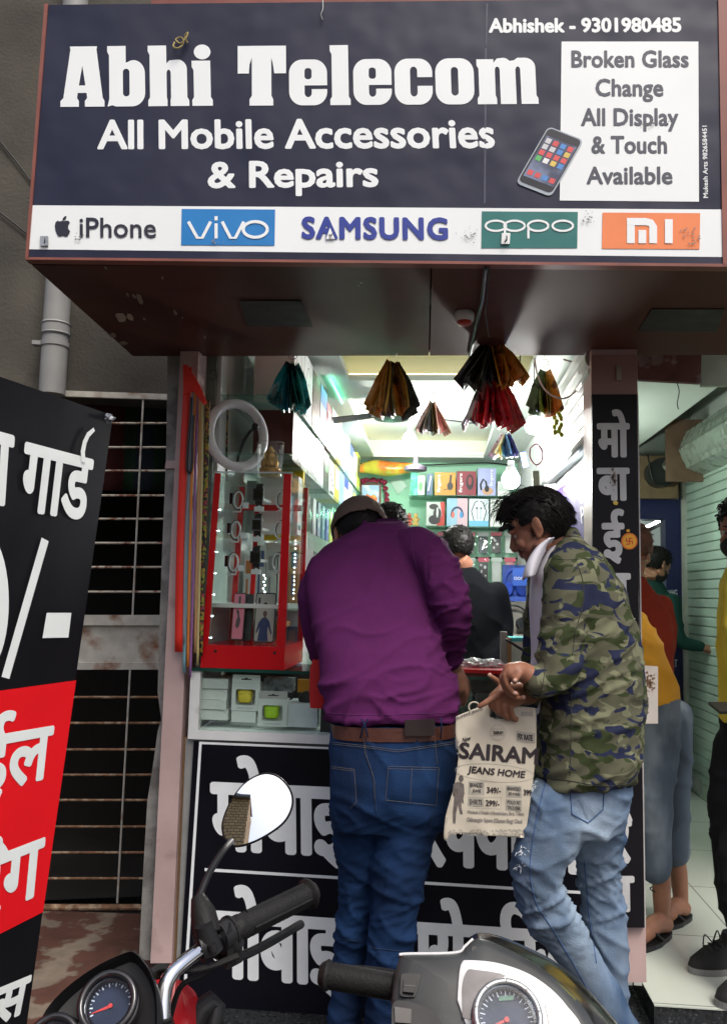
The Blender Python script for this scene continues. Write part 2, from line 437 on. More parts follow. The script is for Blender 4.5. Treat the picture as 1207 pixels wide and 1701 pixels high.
# cloth behind the grille
m_plaid = M('plaid_cloth', (.06, .01, .01), .9, var=.3)
nt, b = nodes(m_plaid)
w1 = nt.nodes.new('ShaderNodeTexWave'); w1.inputs['Scale'].default_value = .55; w1.bands_direction = 'X'
cr = nt.nodes.new('ShaderNodeValToRGB'); cr.color_ramp.interpolation = 'CONSTANT'
for p_, c_ in ((0, (.05, .007, .006, 1)), (.75, (.008, .03, .012, 1)), (.93, (.008, .014, .024, 1))):
    e = cr.color_ramp.elements.new(p_) if p_ else cr.color_ramp.elements[0]; e.color = c_
cr.color_ramp.elements[-1].color = (.05, .007, .006, 1)
nt.links.new(nt.nodes['Texture Coordinate'].outputs['Object'], w1.inputs[0]); nt.links.new(w1.outputs[1], cr.inputs[0]); nt.links.new(cr.outputs[0], b.inputs['Base Color'])
bm = BM(); g = []
for i in range(24):
    x = 30+i*11; col_ = [WP(x, 640+25*j, -.30-.02*math.sin(i*1.1+.3*j)) for j in range(8)]; g.append([bm.verts.new(p) for p in col_])
for a_, b_ in zip(g, g[1:]):
    for j in range(7): bm.faces.new((a_[j], b_[j], b_[j+1], a_[j+1])).smooth = True
o = obj('hanging_cloth', bm, m_plaid); tag(o, 'dark red and green checked cloth hanging inside the barred window', 'cloth')
m2 = o.modifiers.new('t', 'SOLIDIFY'); m2.thickness = .004
# drain pipe
m_pipe = M('grey_pipe', (.26, .26, .25), .55, var=.12, vscale=6)
pp = thing('drain_pipe', 'grey plastic drain pipe clamped to the rough grey wall', 'pipe', tuple(WP(95, 660, .1)))
bm = BM(); pc = WP(96, 500, .09); px_, py_ = pc.x, pc.y
tube(bm, [(px_, py_, WP(96, 656, .09).z), (px_, py_, 5)], .056, 28); obj('pipe', bm, m_pipe, pp, smooth=True)
bm = BM(); z1 = WP(96, 556, .09).z
for dz in (0, .045): tube(bm, [(px_, py_, z1+dz-.007), (px_, py_, z1+dz), (px_, py_, z1+dz+.007)], [.059, .064, .059], 28)
tube(bm, [(px_, py_, z1), (px_, py_, z1+.05)], .06, 28); obj('socket', bm, m_pipe, pp, smooth=True)
bm = BM(); z2 = WP(96, 573, .09).z
tube(bm, [(px_, py_, z2-.011), (px_, py_, z2+.011)], .0605, 28); obox(bm, V((px_, py_, z2))-wdir*.07, wdir*.022, wn_*.02, V((0, 0, .009))); obj('clamp', bm, m_pipe, pp, smooth=True)
bm = BM()
tube(bm, spline([WP(-20, 210, .01), WP(25, 265, .012), WP(53, 303, .01)]), .004, 6); tube(bm, spline([WP(-10, 345, .01), WP(20, 368, .012), WP(60, 400, .01)]), .004, 6)
tag(obj('wall_cable', bm, m_black), 'thin black cables crossing the grey rendered wall', 'cable')

# ---- shop shell
m_green_lit = M('green_lit_wall', (.3, .6, .42), .55, var=.05, vscale=3)  # green LED light on the back wall is put into its colour
m_ceil = M('ceiling_white', (.56, .62, .57), .6, var=.03, vscale=2)
LX, RX = -.83, .62
shop = thing('shop_room', 'small mobile shop room, back wall tinted as if green-lit, white tray ceiling', 'shop', (0, FY, FLZ))
bm = BM(); box(bm, (LX-.1, BKY, 0), (RX+.1, BKY+.1, 2.9)); obj('wall', bm, m_green_lit, shop)
bm = BM(); box(bm, (LX-.1, FY+.44, 0), (LX, BKY, 2.9)); box(bm, (LX-.1, FY+.14, 1.2), (LX, FY+.44, 2.9)); obj('wall', bm, m_white, shop)
bm = BM(); box(bm, (RX, FY+.17, FLZ), (RX+.07, BKY, 2.9)); obj('wall', bm, M('dull_grey_wall', (.34, .36, .36), .6, var=.08, vscale=3), shop)
bm = BM()
def ceiling_with(bm, x0, x1, y0, y1, z, holes, t=.03):
    ys = y0
    for (hx0, hx1, hy0, hy1) in holes:
        box(bm, (x0, ys, z), (x1, hy0, z+t)); box(bm, (x0, hy0, z), (hx0, hy1, z+t)); box(bm, (hx1, hy0, z), (x1, hy1, z+t)); ys = hy1
    box(bm, (x0, ys, z), (x1, y1, z+t))
TR = [(-.45, .42, 3.25, 4.1), (-.5, .34, 4.5, 6.42)]
ceiling_with(bm, LX, RX, FY-.02, BKY, CEZ, TR)
ceil_o = obj('ceiling', bm, m_ceil, shop)
for k, (x0, x1, y0, y1) in enumerate(TR):
    bm = BM(); z = CEZ+.03
    box(bm, (x0-.1, y0-.1, z+.12), (x1+.1, y1+.1, z+.15))
    box(bm, (x0-.11, y0-.1, z), (x0-.1, y1+.1, z+.12)); box(bm, (x1+.1, y0-.1, z), (x1+.11, y1+.1, z+.12))
    box(bm, (x0-.1, y0-.11, z), (x1+.1, y0-.1, z+.12)); box(bm, (x0-.1, y1+.1, z), (x1+.1, y1+.11, z+.12))
    obj('ceiling_tray', bm, M('tray_paint', (.52, .6, .58), .5, var=.03, vscale=2), shop)
    bm = BM(); box(bm, (x0-.05, y1+.02, z+.002), (x1+.05, y1+.05, z+.012)); box(bm, (x0-.06, y0, z+.002), (x0-.04, y1, z+.012))
    obj('cove_strip', bm, M('warm_strip', (1, .7, .28), emit=3.5), shop)
bm = BM(); box(bm, (LX-.1, FY+.03, 2.9), (RX+.1, BKY+.1, 2.95)); obj('roof_slab', bm, m_conc, shop)

# ---- pillars of the facade
m_pink = M('pink_paint', (.5, .36, .34), .5, var=.12, vscale=5, bump=.15, col2=(.3, .2, .18), c2scale=7, c2lo=.58, c2hi=.75)
m_pinkdk = M('dull_red_tile', (.36, .2, .19), .4, var=.1, vscale=8)
lp = thing('pillar', 'pale pink pillar with peeling edge at the left of the shop counter', 'pillar', (P(275, 1590, FY).x, FY, .1))
bm = BM()
t0, t1, b0, b1 = P(301, 560, FY), P(331, 560, FY), P(250, 1600, FY), P(285, 1600, FY)
xm0, xm1 = (t0.x+b0.x)/2, (t1.x+b1.x)/2
slab(bm, [b0, b1, t1, t0], V((0, .13, 0))); obj('shaft', bm, m_pink, lp, bevel=.002)
bm = BM()
q = [P(x, y, FY+.06) for x, y in ((231, 1595), (252, 1595), (302, 560), (279, 560), (276, 760), (270, 900), (266, 1010), (262, 1150), (268, 1195), (262, 1215), (256, 1260), (245, 1330), (238, 1450))]
slab(bm, q[::-1], V((0, .12, 0))); obj('rough_edge', bm, m_conc, lp)
bm = BM(); q = [P(x, y, FY+.05) for x, y in ((276, 765), (302, 765), (301, 778), (274, 778))]; slab(bm, q, V((0, .02, 0))); obj('bracket', bm, m_pink, lp)
m_card = M('brown_cardboard', (.36, .22, .11), .85, var=.12, vscale=10, bump=.2, stretch=(1, 1, 8))
bm = BM(); q = [P(x, y, FY+.03) for x, y in ((283, 1600), (306, 1600), (322, 1225), (300, 1225))]; slab(bm, q, V((0, .02, 0)))
tag(obj('cardboard_strip', bm, m_card), 'long brown cardboard strip wedged between pillar and black counter panel', 'cardboard')

RPF = FY-.01
rp = thing('pillar', 'dull pink tiled pillar behind the tall black name board', 'pillar', (P(1030, 1630, RPF).x, RPF, .1))
bm = BM(); q = [P(x, y, RPF) for x, y in ((986, 1632), (1073, 1632), (1057, 560), (981, 560))]
slab(bm, q, V((0, .16, 0))); obj('shaft', bm, m_pink, rp, bevel=.002)
bm = BM(); q = [P(x, y, RPF-.003) for x, y in ((982, 655), (1057.5, 655), (1057, 590), (982, 590))]; slab(bm, q, V((0, .002, 0))); 
obj('tile', bm, m_pinkdk, rp)
bm = BM(); q = [P(x, y, RPF-.012) for x, y in ((1023, 632), (1032, 632), (1032, 607), (1023, 607))]; slab(bm, q, V((0, .01, 0))); obj('switch_plate', bm, M('steel_plate', (.3, .25, .23), .35, .7), rp, bevel=.002)

# ---- canopy box behind the sign
m_soff = M('brown_laminate', (.062, .019, .013), .4, var=.2, vscale=3, spec=.25, col2=(.08, .026, .018), c2scale=2)
m_soff2 = M('maroon_laminate', (.085, .03, .021), .6, var=.15, vscale=2, spec=.25)
m_fascia = M('rust_red_steel', (.22, .07, .05), .45, var=.2, vscale=8)
SG = [P(45, 428, 2.11), P(1203, 440, 2.19)]            # foot of the sign
SGZ = (SG[0].z+SG[1].z)/2
can = thing('canopy', 'dark brown laminate canopy box jutting out over the shop front', 'canopy', (0, FY, SGZ))
zf = SGZ-.004; zbk = P(640, 583, FY).z
fl, fr = V((SG[0].x, SG[0].y+.03, zf)), V((SG[1].x+.5, SG[1].y+.05, zf))
bl_, br_ = V((P(212, 578, FY).x, FY+.06, zbk)), V((P(1330, 585, FY).x, FY+.06, zbk))
def sp(u, v): return (fl*(1-u)+fr*u)*(1-v)+(bl_*(1-u)+br_*u)*v
usp = .462
bm = BM(); slab(bm, [sp(0, 0), sp(usp, 0), sp(usp+.002, 1), sp(0, 1)], V((0, 0, .02))); obj('soffit', bm, m_soff, can)
bm = BM(); slab(bm, [sp(usp+.002, 0), sp(1, 0), sp(1, 1), sp(usp+.004, 1)], V((0, 0, .02))); obj('soffit', bm, m_soff2, can)
bm = BM(); up = V((0, 0, .62)); e = V((0, 0, .021))
slab(bm, [sp(0, 0)+e, sp(0, 1)+e, sp(0, 1)+up, sp(0, 0)+up], V((.01, 0, 0))); slab(bm, [sp(0, 1)+e, sp(1, 1)+e, sp(1, 1)+V((0,0,1.6)), sp(0, 1)+V((0,0,1.6))], V((0, .03, 0)))
slab(bm, [sp(0, 0)+up, sp(1, 0)+up, sp(1, 1)+up, sp(0, 1)+up], V((0, 0, .02))); slab(bm, [sp(1, 0)+e, sp(1, 1)+e, sp(1, 1)+up, sp(1, 0)+up], V((.01, 0, 0)))
slab(bm, [sp(0, 0)+e, sp(1, 0)+e, sp(1, 0)+up-e, sp(0, 0)+up-e], V((0, .01, 0))); obj('casing', bm, m_fascia, can)
SOF = Plane(sp(0, 0), sp(1, 0), sp(0, 1))
for q in (((398, 500), (500, 500), (519, 543), (412, 543)), ((1082, 514), (1202, 514), (1190, 551), (1058, 551))):
    bm = BM(); pq = [SOF.hit(x, y, .004) for x, y in q]
    slab(bm, pq, V((0, 0, .003))); obj('recess_panel', bm, M('dark_recess', (.008, .007, .006), .6, var=.2), can)
bm = BM()
for x, y, rx, ry in ((232, 497, 5, 10), (223, 492, 3, 5), (201, 527, 9, 9), (217, 527, 6, 6), (291, 519, 3, 5), (212, 489, 2, 4), (176, 445, 2, 3), (303, 528, 1.5, 2), (270, 462, 2, 3), (240, 530, 2, 2), (188, 557, 6, 4), (205, 570, 8, 3), (340, 560, 2, 2), (600, 470, 3, 1), (596, 475, 1.5, 1)):
    flat(bm, SOF, [(x+rx*math.cos(a)*(.7+.5*rnd.random())+ry*.35*math.sin(a), y+ry*math.sin(a)*(.7+.5*rnd.random())) for a in [k*.7 for k in range(9)]], .0015)
obj('paint_chips', bm, M('bare_patch', (.3, .24, .18), .8), can)
bm = BM(); tube(bm, [SOF.hit(806, 445, .008), SOF.hit(800, 500, .01), SOF.hit(780, 590, .006)], .006, 8); tube(bm, [SOF.hit(812, 445, .01), SOF.hit(806, 520, .02), SOF.hit(812, 560, .03)], .002, 6)
obj('cable', bm, m_black, can, smooth=True)
lc = thing('ceiling_lamp', 'small white cup lamp holder with red rim under the canopy', 'lamp', tuple(SOF.hit(770, 525)))
pl = SOF.hit(771, 518)
bm = BM(); loft(bm, [(pl+V((0, 0, -h)), V((r, 0, 0)), V((0, r, 0))) for r, h in ((.026, 0), (.03, .006), (.03, .02), (.027, .03))], 24); obj('cup', bm, m_white, lc, smooth=True)
bm = BM(); loft(bm, [(pl+V((0, 0, -h)), V((r, 0, 0)), V((0, r, 0))) for r, h in ((.022, .0305), (.022, .038), (.017, .042))], 24); obj('rim', bm, M('red_plastic', (.45, .05, .03), .35), lc, smooth=True)
# ================================================================== MAIN SIGN
SP = Plane(SG[0], SG[1], P(78, 8, 2.125))
m_navy = M('navy_vinyl', (.017, .019, .042), .42, var=.012, vscale=5, spec=.32, bump=.6, bscale=2.2, bdist=.05, rv=.03)
m_signwhite = M('white_vinyl', (.8, .83, .83), .4, var=.03, vscale=4)
sg = thing('shop_sign', 'big navy and white shop sign reading Abhi Telecom above the shop front', 'sign', tuple(SG[0]))
bm = BM(); flat(bm, SP, [(45, 428), (1203, 440), (1198, -3), (78, 8)], 0, .025); obj('panel', bm, m_navy, sg)
bm = BM(); flat(bm, SP, [(49, 414), (1201, 427), (1200, 348), (52, 341)], .0006); obj('brand_strip', bm, m_signwhite, sg)
bm = BM(); flat(bm, SP, [(929, 333), (1160, 335), (1159, 69), (932, 69)], .001); obj('notice_panel', bm, m_signwhite, sg)
bm = BM()
for q in (((42, 431), (1206, 443), (1203, 438), (45, 427)), ((1200, 443), (1222, 443), (1216, -3), (1192, -3)), ((42, 431), (47, 428), (80, 6), (74, 6))): flat(bm, SP, q, .004, .03)
obj('frame', bm, m_fascia, sg)
# heavy slab letters
def arc(cx, cy, rx, ry, a0, a1, n=10): return [(cx+rx*math.cos(R(a0+(a1-a0)*k/n)), cy+ry*math.sin(R(a0+(a1-a0)*k/n))) for k in range(n+1)]
def rr(x0, y0, x1, y1, r, ry=None):
    ry = ry or r
    return arc(x1-r, y1-ry, r, ry, 0, 90, 6)+arc(x0+r, y1-ry, r, ry, 90, 180, 6)+arc(x0+r, y0+ry, r, ry, 180, 270, 6)+arc(x1-r, y0+ry, r, ry, 270, 360, 6)
SLAB = {
 'A': (74, [[(0, 0), (31, 0), (31, 9), (28, 14), (29, 22), (44, 22), (45, 14), (41, 9), (41, 0), (74, 0), (74, 9), (71, 14), (61, 92), (62, 97), (16, 97), (17, 92), (5, 14), (0, 9)], [(31, 34), (42, 34), (37, 66)]]),
 'b': (63, [[(0, 97), (31, 97), (31, 70)]+arc(44, 52, 19, 22, 120, 0)+[(63, 22)]+arc(41, 22, 22, 22, 0, -90)+[(14, 0), (8, 2), (0, 0), (3, 12), (3, 82), (0, 88)], rr(26, 16, 37, 60, 5)]),
 'h': (68, [[(0, 97), (31, 97), (31, 68), (36, 73)]+arc(50, 58, 15, 16, 90, 0)+[(65, 14), (68, 9), (68, 0), (37, 0), (37, 9), (38, 14), (38, 52)]+arc(34.5, 52, 3.5, 6, 0, 180)+[(31, 14), (32, 9), (32, 0), (0, 0), (0, 9), (3, 14), (3, 82), (0, 88)]]),
 'i': (34, [[(0, 72), (31, 72), (31, 14), (34, 9), (34, 0), (0, 0), (0, 9), (3, 14), (3, 57), (0, 62)], arc(18, 86, 14, 12, 0, 360, 20)[:-1]]),
 'T': (82, [[(0, 97), (82, 97), (82, 52), (62, 52), (60, 66), (57, 78), (57, 16), (60, 10), (60, 0), (20, 0), (20, 10), (24, 16), (24, 78), (20, 66), (19, 52), (0, 52)]]),
 'e': (64, [[(64, 32)]+[(64, 52)]+arc(42, 52, 22, 22, 0, 90)+arc(22, 52, 22, 22, 90, 180)+arc(22, 22, 22, 22, 180, 270)+arc(42, 22, 22, 22, 270, 360)+[(64, 26), (38, 26), (38, 20)]+arc(32, 20, 6, 7, 0, -180)+[(26, 32)], rr(26, 42, 38, 60, 5)]),
 'l': (34, [[(0, 97), (31, 97), (31, 14), (34, 9), (34, 0), (0, 0), (0, 9), (3, 14), (3, 82), (0, 88)]]),
 'c': (63, [[(63, 44), (63, 52)]+arc(41, 52, 22, 22, 0, 90)+arc(22, 52, 22, 22, 90, 180)+arc(22, 22, 22, 22, 180, 270)+arc(41, 22, 22, 22, 270, 360)+[(63, 30), (38, 30), (38, 20)]+arc(32, 20, 6, 7, 0, -180)+[(26, 54)]+arc(32, 54, 6, 7, 180, 0)+[(38, 44)]]),
 'o': (64, [rr(0, 0, 64, 74, 22), rr(26, 14, 38, 60, 6)]),
 'm': (100, [[(0, 72), (28, 72), (28, 66), (34, 73)]+arc(44, 60, 14, 14, 100, 40)+[(62, 70), (68, 74)]+arc(80, 58, 17, 16, 90, 0)+[(97, 14), (100, 9), (100, 0), (72, 0), (72, 54)]+arc(68, 54, 4, 6, 0, 180)+[(64, 0), (38, 0), (38, 54)]+arc(34, 54, 4, 6, 0, 180)+[(30, 14), (32, 9), (32, 0), (0, 0), (0, 9), (3, 14), (3, 57), (0, 62)]]),
}
def slab_word(bm, word, bl, br, tl, gap=5, off=.0012):
    xs = 0; pos = []
    for ch in word: pos.append(xs); xs += SLAB[ch][0]+gap
    tot = xs-gap; hgt = 97
    o = SP.hit(*bl); u = SP.hit(*br)-o; v = SP.hit(*tl)-o
    for ch, x in zip(word, pos):
        me = shape_mesh(SLAB[ch][1]); w = SLAB[ch][0]
        place_flat(bm, me, o+u*(x/tot), u*(w/tot), v, SP.n, 0, 0, w, hgt, 0, off=off); bpy.data.meshes.remove(me)
bm = BM(); slab_word(bm, 'Abhi', (101, 178), (354, 176), (101, 78)); slab_word(bm, 'Telecom', (395, 176), (894, 173), (395, 77))
obj('lettering', bm, m_signwhite, sg)
bm = BM(); write(bm, 'All Mobile Accessories', SP, (162, 249), (822, 247), (162, 199), .0032)
write(bm, '& Repairs', SP, (345, 327), (629, 325), (345, 268), .0032); obj('lettering', bm, m_signwhite, sg)
bm = BM(); write(bm, 'Abhishek - 9301980485', SP, (811, 55), (1131, 54), (811, 30), .0022); obj('lettering', bm, m_signwhite, sg)
m_ink = M('grey_ink', (.06, .065, .09), .5, var=.05)
bm = BM()
for s, x0, x1, yb, yt in (('Broken Glass', 948, 1143, 113, 84), ('Change', 988, 1101, 170, 131), ('All Display', 964, 1126, 219, 180), ('& Touch', 981, 1107, 256, 226), ('Available', 973, 1116, 307, 277)):
    write(bm, s, SP, (x0, yb), (x1, yb), (x0, yt), .0018, off=.0016, spacing=1.02)
obj('lettering', bm, m_ink, sg)
bm = BM(); write(bm, 'Mukesh Arts 9826584451', SP, (1175, 329), (1173, 209), (1167, 329), .0004); obj('lettering', bm, m_signwhite, sg)
# logo tiles
m_blue = M('sky_blue_vinyl', (.015, .19, .5), .4, var=.04); m_teal = M('teal_vinyl', (.012, .15, .135), .4, var=.06); m_org = M('orange_vinyl', (.8, .22, .07), .4, var=.05)
m_royal = M('royal_ink', (.02, .04, .28), .45, var=.05); m_inkblk = M('navy_ink', (.02, .02, .035), .5)
def tile(q, m, name='logo_tile'):
    bm = BM(); flat(bm, SP, q, .002); return obj(name, bm, m, sg)
tile(((301, 407), (456, 408), (457, 348), (302, 347)), m_blue); tile(((799, 412), (958, 412), (959, 352), (800, 351)), m_teal); tile(((999, 413), (1161, 414), (1162, 354), (1000, 353)), m_org)
bm = BM(); write(bm, 'iPhone', SP, (133, 395), (260, 396), (133, 362), .0008, off=.0026)
ap = [(-.5, 3.9), (-1.6, 3.5), (-3.2, 3.9), (-4.3, 3.0), (-4.7, 1.2), (-4.3, -1.2), (-3.3, -3.4), (-2.3, -4.4), (-1.2, -4.2), (0, -3.9), (1.2, -4.3), (2.3, -4.4), (3.3, -3.2), (4.1, -1.6), (3.2, -.6), (2.9, .8), (3.2, 2.0), (4.0, 2.9), (3.0, 3.9), (1.6, 3.9), (.5, 3.5)]
flat(bm, SP, [(105+x*2.9, 379-y*3.2+0) for x, y in ap], .0022); flat(bm, SP, [(104+x, 366-y) for x, y in ((0, 0), (1, 4), (4, 7), (7, 7), (6, 3), (3, 0))], .0022)
obj('logo', bm, m_inkblk, sg)
m_lw = m_signwhite
bm = BM(); strokes(bm, SP, [[(313, 368), (328, 395), (336, 395), (350, 368)], [(359, 371), (359, 396)], [(369, 368), (383, 395), (391, 395), (405, 368)], [(x, y) for x, y in arc(424, 381, 20, 13, 0, 360, 28)]], .0085, .0032)
strokes(bm, SP, [[(359, 359), (359, 366)]], .0085, .0032); obj('logo', bm, m_lw, sg)
bm = BM(); write(bm, 'SAMSUNG', SP, (501, 398), (744, 400), (501, 360), .0032, off=.0026, spacing=1.12)
strokes(bm, SP, [[(541, 390), (551, 390)]], .012, .0045)
obj('logo', bm, m_royal, sg)
bm = BM(); flat(bm, SP, [(546, 397), (541, 397), (548, 378), (556, 397), (551, 397)], .0052); obj('logo', bm, m_lw, sg)
bm = BM()
ov = lambda cx: [(x, y) for x, y in arc(cx, 375, 17, 8.5, 0, 360, 26)]
strokes(bm, SP, [ov(823), ov(854), ov(893), ov(934), [(838, 376), (838, 396)], [(877, 376), (877, 396)]], .0058, .0032); obj('logo', bm, m_lw, sg)
bm = BM(); strokes(bm, SP, [[(1047, 404), (1047, 364)], [(1040.5, 368), (1071, 368), (1080, 370), (1084, 376), (1084, 404)], [(1066, 404), (1066, 382)], [(1110, 404), (1110, 364)]], .02, .0032); obj('logo', bm, m_lw, sg)
# printed phone
m_phone = M('printed_phone_rim', (.35, .4, .45), .4); m_scr = M('printed_phone_screen', (.05, .06, .11), .35, col2=(.18, .22, .34), c2scale=12, c2lo=.45, c2hi=.6)
def ph(s, t):    # phone-local to pixels: s across 0..1, t down 0..1
    ax, ay = 911, 212; return (ax+56*s-52*t, ay+22*s+90*t)
def rrq(a, b, c, d, r): return [ph(x, y) for x, y in rr(a, b, c, d, r, r*.6)]
bm = BM(); flat(bm, SP, rrq(-.03, -.02, 1.02, 1.03, .14), .003); po = obj('phone_picture', bm, m_phone, sg)
bm = BM(); flat(bm, SP, rrq(.0, .0, .98, .98, .12), .0034); obj('bezel', bm, M('printed_black', (.012, .013, .02), .35), po)
bm = BM(); flat(bm, SP, [ph(.05, .13), ph(.95, .13), ph(.95, .87), ph(.05, .87)], .0038); obj('screen', bm, m_scr, po)
ic = [(.6, .6, .62), (.1, .45, .12), (.7, .5, .1), (.08, .25, .6), (.65, .08, .08), (.75, .75, .75)]
bms = [BM() for _ in ic]
for j in range(6):
    for i in range(4):
        if j == 4: continue
        yy = .16+j*.105 if j < 5 else .74; s0 = .1+i*.215
        flat(bms[rnd.randrange(6)], SP, [ph(s0, yy), ph(s0+.15, yy), ph(s0+.15, yy+.085), ph(s0, yy+.085)], .0042)
for k, b_ in enumerate(bms): obj('app_icons', b_, M('icon_ink_'+'abcdef'[k], ic[k], .4), po)
bm = BM(); flat(bm, SP, [(803, 338), (806, 338), (808, 80), (805, 80)], .0008); flat(bm, SP, [(806, 76), (808, 76), (810, 6), (807, 6)], .0008); obj('crease_strip', bm, M('crease_navy', (.05, .052, .085), .35, var=.2, vscale=30), sg)  # flat paler strip: the lighter line of a crease put into the colour
# hooks, wire twist, smudges
bm = BM(); flat(bm, SP, [(67, 408), (80, 408), (80, 392), (67, 392)], .006, .004); obj('hook_plate', bm, M('zinc', (.45, .46, .46), .35, .8), sg)
bm = BM(); flat(bm, SP, [(832, 405), (846, 405), (847, 387), (833, 387)], .007, .004); obj('hook_plate', bm, m_white, sg)
bm = BM(); tube(bm, spline([SP.hit(838, 402, .012), SP.hit(841, 398, .02), SP.hit(841, 392, .012)]), .002, 6); tube(bm, spline([SP.hit(74, 404, .012), SP.hit(75, 399, .02), SP.hit(75, 395, .012)]), .0015, 6); obj('hook', bm, M('dark_steel', (.08, .08, .08), .4, .8), sg)
bm = BM(); tube(bm, spline([SP.hit(536, -2, .01), SP.hit(536, 15, .012), SP.hit(533, 24, .012), SP.hit(536, 34, .008)]), .0016, 6); obj('wire', bm, M('thin_wire', (.3, .3, .3), .4, .6), sg)
bm = BM(); tube(bm, spline([SP.hit(x, y, .014+.006*math.sin(k)) for k, (x, y) in enumerate(((290, 70), (288, 77), (295, 80), (303, 75), (305, 66), (299, 62), (292, 66), (300, 72), (309, 63), (312, 54), (307, 60), (312, 72)))]), .0022, 6)
tag(obj('straw_twist', bm, M('dry_straw', (.34, .27, .1), .8)), 'little dry straw twist stuck on the navy sign above the letter h', 'straw')
bm = BM()
for cx, cy, n_, sx, sy in ((775, 392, 26, 14, 10), (975, 362, 18, 12, 14), (363, 402, 10, 16, 4), (1145, 392, 24, 14, 14), (548, 393, 12, 10, 6), (130, 395, 8, 10, 6), (1085, 205, 6, 20, 4)):
    for _ in range(n_):
        x, y = cx+rnd.gauss(0, sx*.6), cy+rnd.gauss(0, sy*.6); s_ = .5+rnd.random()*1.4
        flat(bm, SP, [(x-s_, y), (x, y+s_*.8), (x+s_*1.6, y-.3), (x+.4, y-s_)], .0056)
obj('dirt_marks', bm, M('grime', (.22, .22, .22), .8), sg)
# ================================================================== COUNTER AND WHAT IS IN IT
class Face:                                   # a rectangular face with (s, t) in 0..1
    def __init__(f, o, u, v): f.o, f.u, f.v = V(o), V(u), V(v); f.n = f.u.cross(f.v).normalized()
    def p(f, s, t, off=.001): return f.o+f.u*s+f.v*t+f.n*off
    def poly(f, bm, pts, off=.001, mi=0):
        try: bm.faces.new([bm.verts.new(f.p(s, t, off)) for s, t in pts]).material_index = mi
        except ValueError: pass
    def rect(f, bm, s0, t0, s1, t1, off=.001): f.poly(bm, [(s0, t0), (s1, t0), (s1, t1), (s0, t1)], off)
    def oval(f, bm, s, t, a, b, off=.001, n=20): f.poly(bm, [(s+a*math.cos(2*math.pi*k/n), t+b*math.sin(2*math.pi*k/n)) for k in range(n)], off)
    def line(f, bm, pts, w, off=.001):
        ps = [f.p(s, t, off) for s, t in pts]; L = []
        for i, p in enumerate(ps):
            d = (ps[min(i+1, len(ps)-1)]-ps[max(i-1, 0)]).normalized(); q = d.cross(f.n)*w/2
            L.append((bm.verts.new(p+q), bm.verts.new(p-q)))
        for a, b in zip(L, L[1:]): bm.faces.new((a[0], b[0], b[1], a[1]))
    def text(f, bm, s, s0, t0, s1, t1, off=.001, bold=0, up=False):
        if up: write3(bm, s, f.p(s1, t0, 0), f.v*(t1-t0), -f.u*(s1-s0), f.n, bold, off)
        else: write3(bm, s, f.p(s0, t0, 0), f.u*(s1-s0), f.v*(t1-t0), f.n, bold, off)
def front_face(a, b):                         # -y face of an axis-aligned box
    return Face((min(a[0], b[0]), min(a[1], b[1]), min(a[2], b[2])), (abs(b[0]-a[0]), 0, 0), (0, 0, abs(b[2]-a[2])))
def side_face(a, b):                          # +x face
    return Face((max(a[0], b[0]), min(a[1], b[1]), min(a[2], b[2])), (0, abs(b[1]-a[1]), 0), (0, 0, abs(b[2]-a[2])))
m_frame = M('white_aluminium', (.74, .75, .74), .4, var=.05, vscale=8, col2=(.5, .5, .48), c2scale=9, c2lo=.62, c2hi=.75)
m_glass = thin_glass('shop_glass', (.95, 1, .98), .1, .3); m_gedge = M('green_glass_edge', (.01, .06, .045), .1, var=.05)
m_panel = M('black_vinyl', (.006, .006, .01), .4, var=.2, vscale=4, spec=.15)
m_letter = M('white_letters', (.84, .87, .88), .45, var=.04)
CP = Plane(P(300, 1690, FY-.006), P(980, 1720, FY-.006), P(330, 1230, FY-.006))
cx0, cx1 = P(316, 1170, FY).x, P(986, 1170, FY).x-.004
cz0 = P(430, 1231, FY).z; cz1 = P(430, 1114, FY).z; CB = FY+.42
ct = thing('shop_counter', 'long glass-topped counter with white frame and black sign panel across the shop front', 'counter', ((cx0+cx1)/2, FY, .1))
bm = BM(); box(bm, (cx0-.012, FY+.005, .1), (cx1, CB, cz0-.004)); obj('body', bm, M('counter_board', (.25, .25, .24), .6), ct)
bm = BM(); flat(bm, CP, [(294, 1696), (982, 1742), (984, 1258), (322, 1231)], 0, .008); pnl = obj('sign_panel', bm, m_panel, ct)
bm = BM()
for k, q in enumerate(([(333, 1236), (984, 1262), (984, 1259.5), (333, 1232)], [(331, 1232), (335.5, 1232), (310, 1640), (305, 1640)], [(340, 1442), (980, 1481), (980, 1486), (340, 1447)], [(357, 1674), (980, 1718), (980, 1724), (357, 1680)], [(304, 1655), (308, 1655), (307, 1676), (303, 1676)])):
    flat(bm, CP, q, .0005+.0002*k)
obj('border_line', bm, m_letter, pnl)
bm = BM()
CPm = lambda s, bl, br, tl, bold=.0085: write(bm, s, CP, bl, br, tl, bold, off=.0008, bx=1.25)
CPm('मोबाइल', (349, 1432), (648, 1448), (349, 1252)); CPm('िरपेयिरंग', (668, 1438), (972, 1456), (668, 1270))
obj('lettering', bm, m_letter, pnl)
bm = BM(); CPm('मोबाइल', (344, 1642), (640, 1664), (345, 1466)); CPm('एसेसिरज', (660, 1666), (965, 1688), (660, 1486))
obj('lettering', bm, m_letter, pnl)
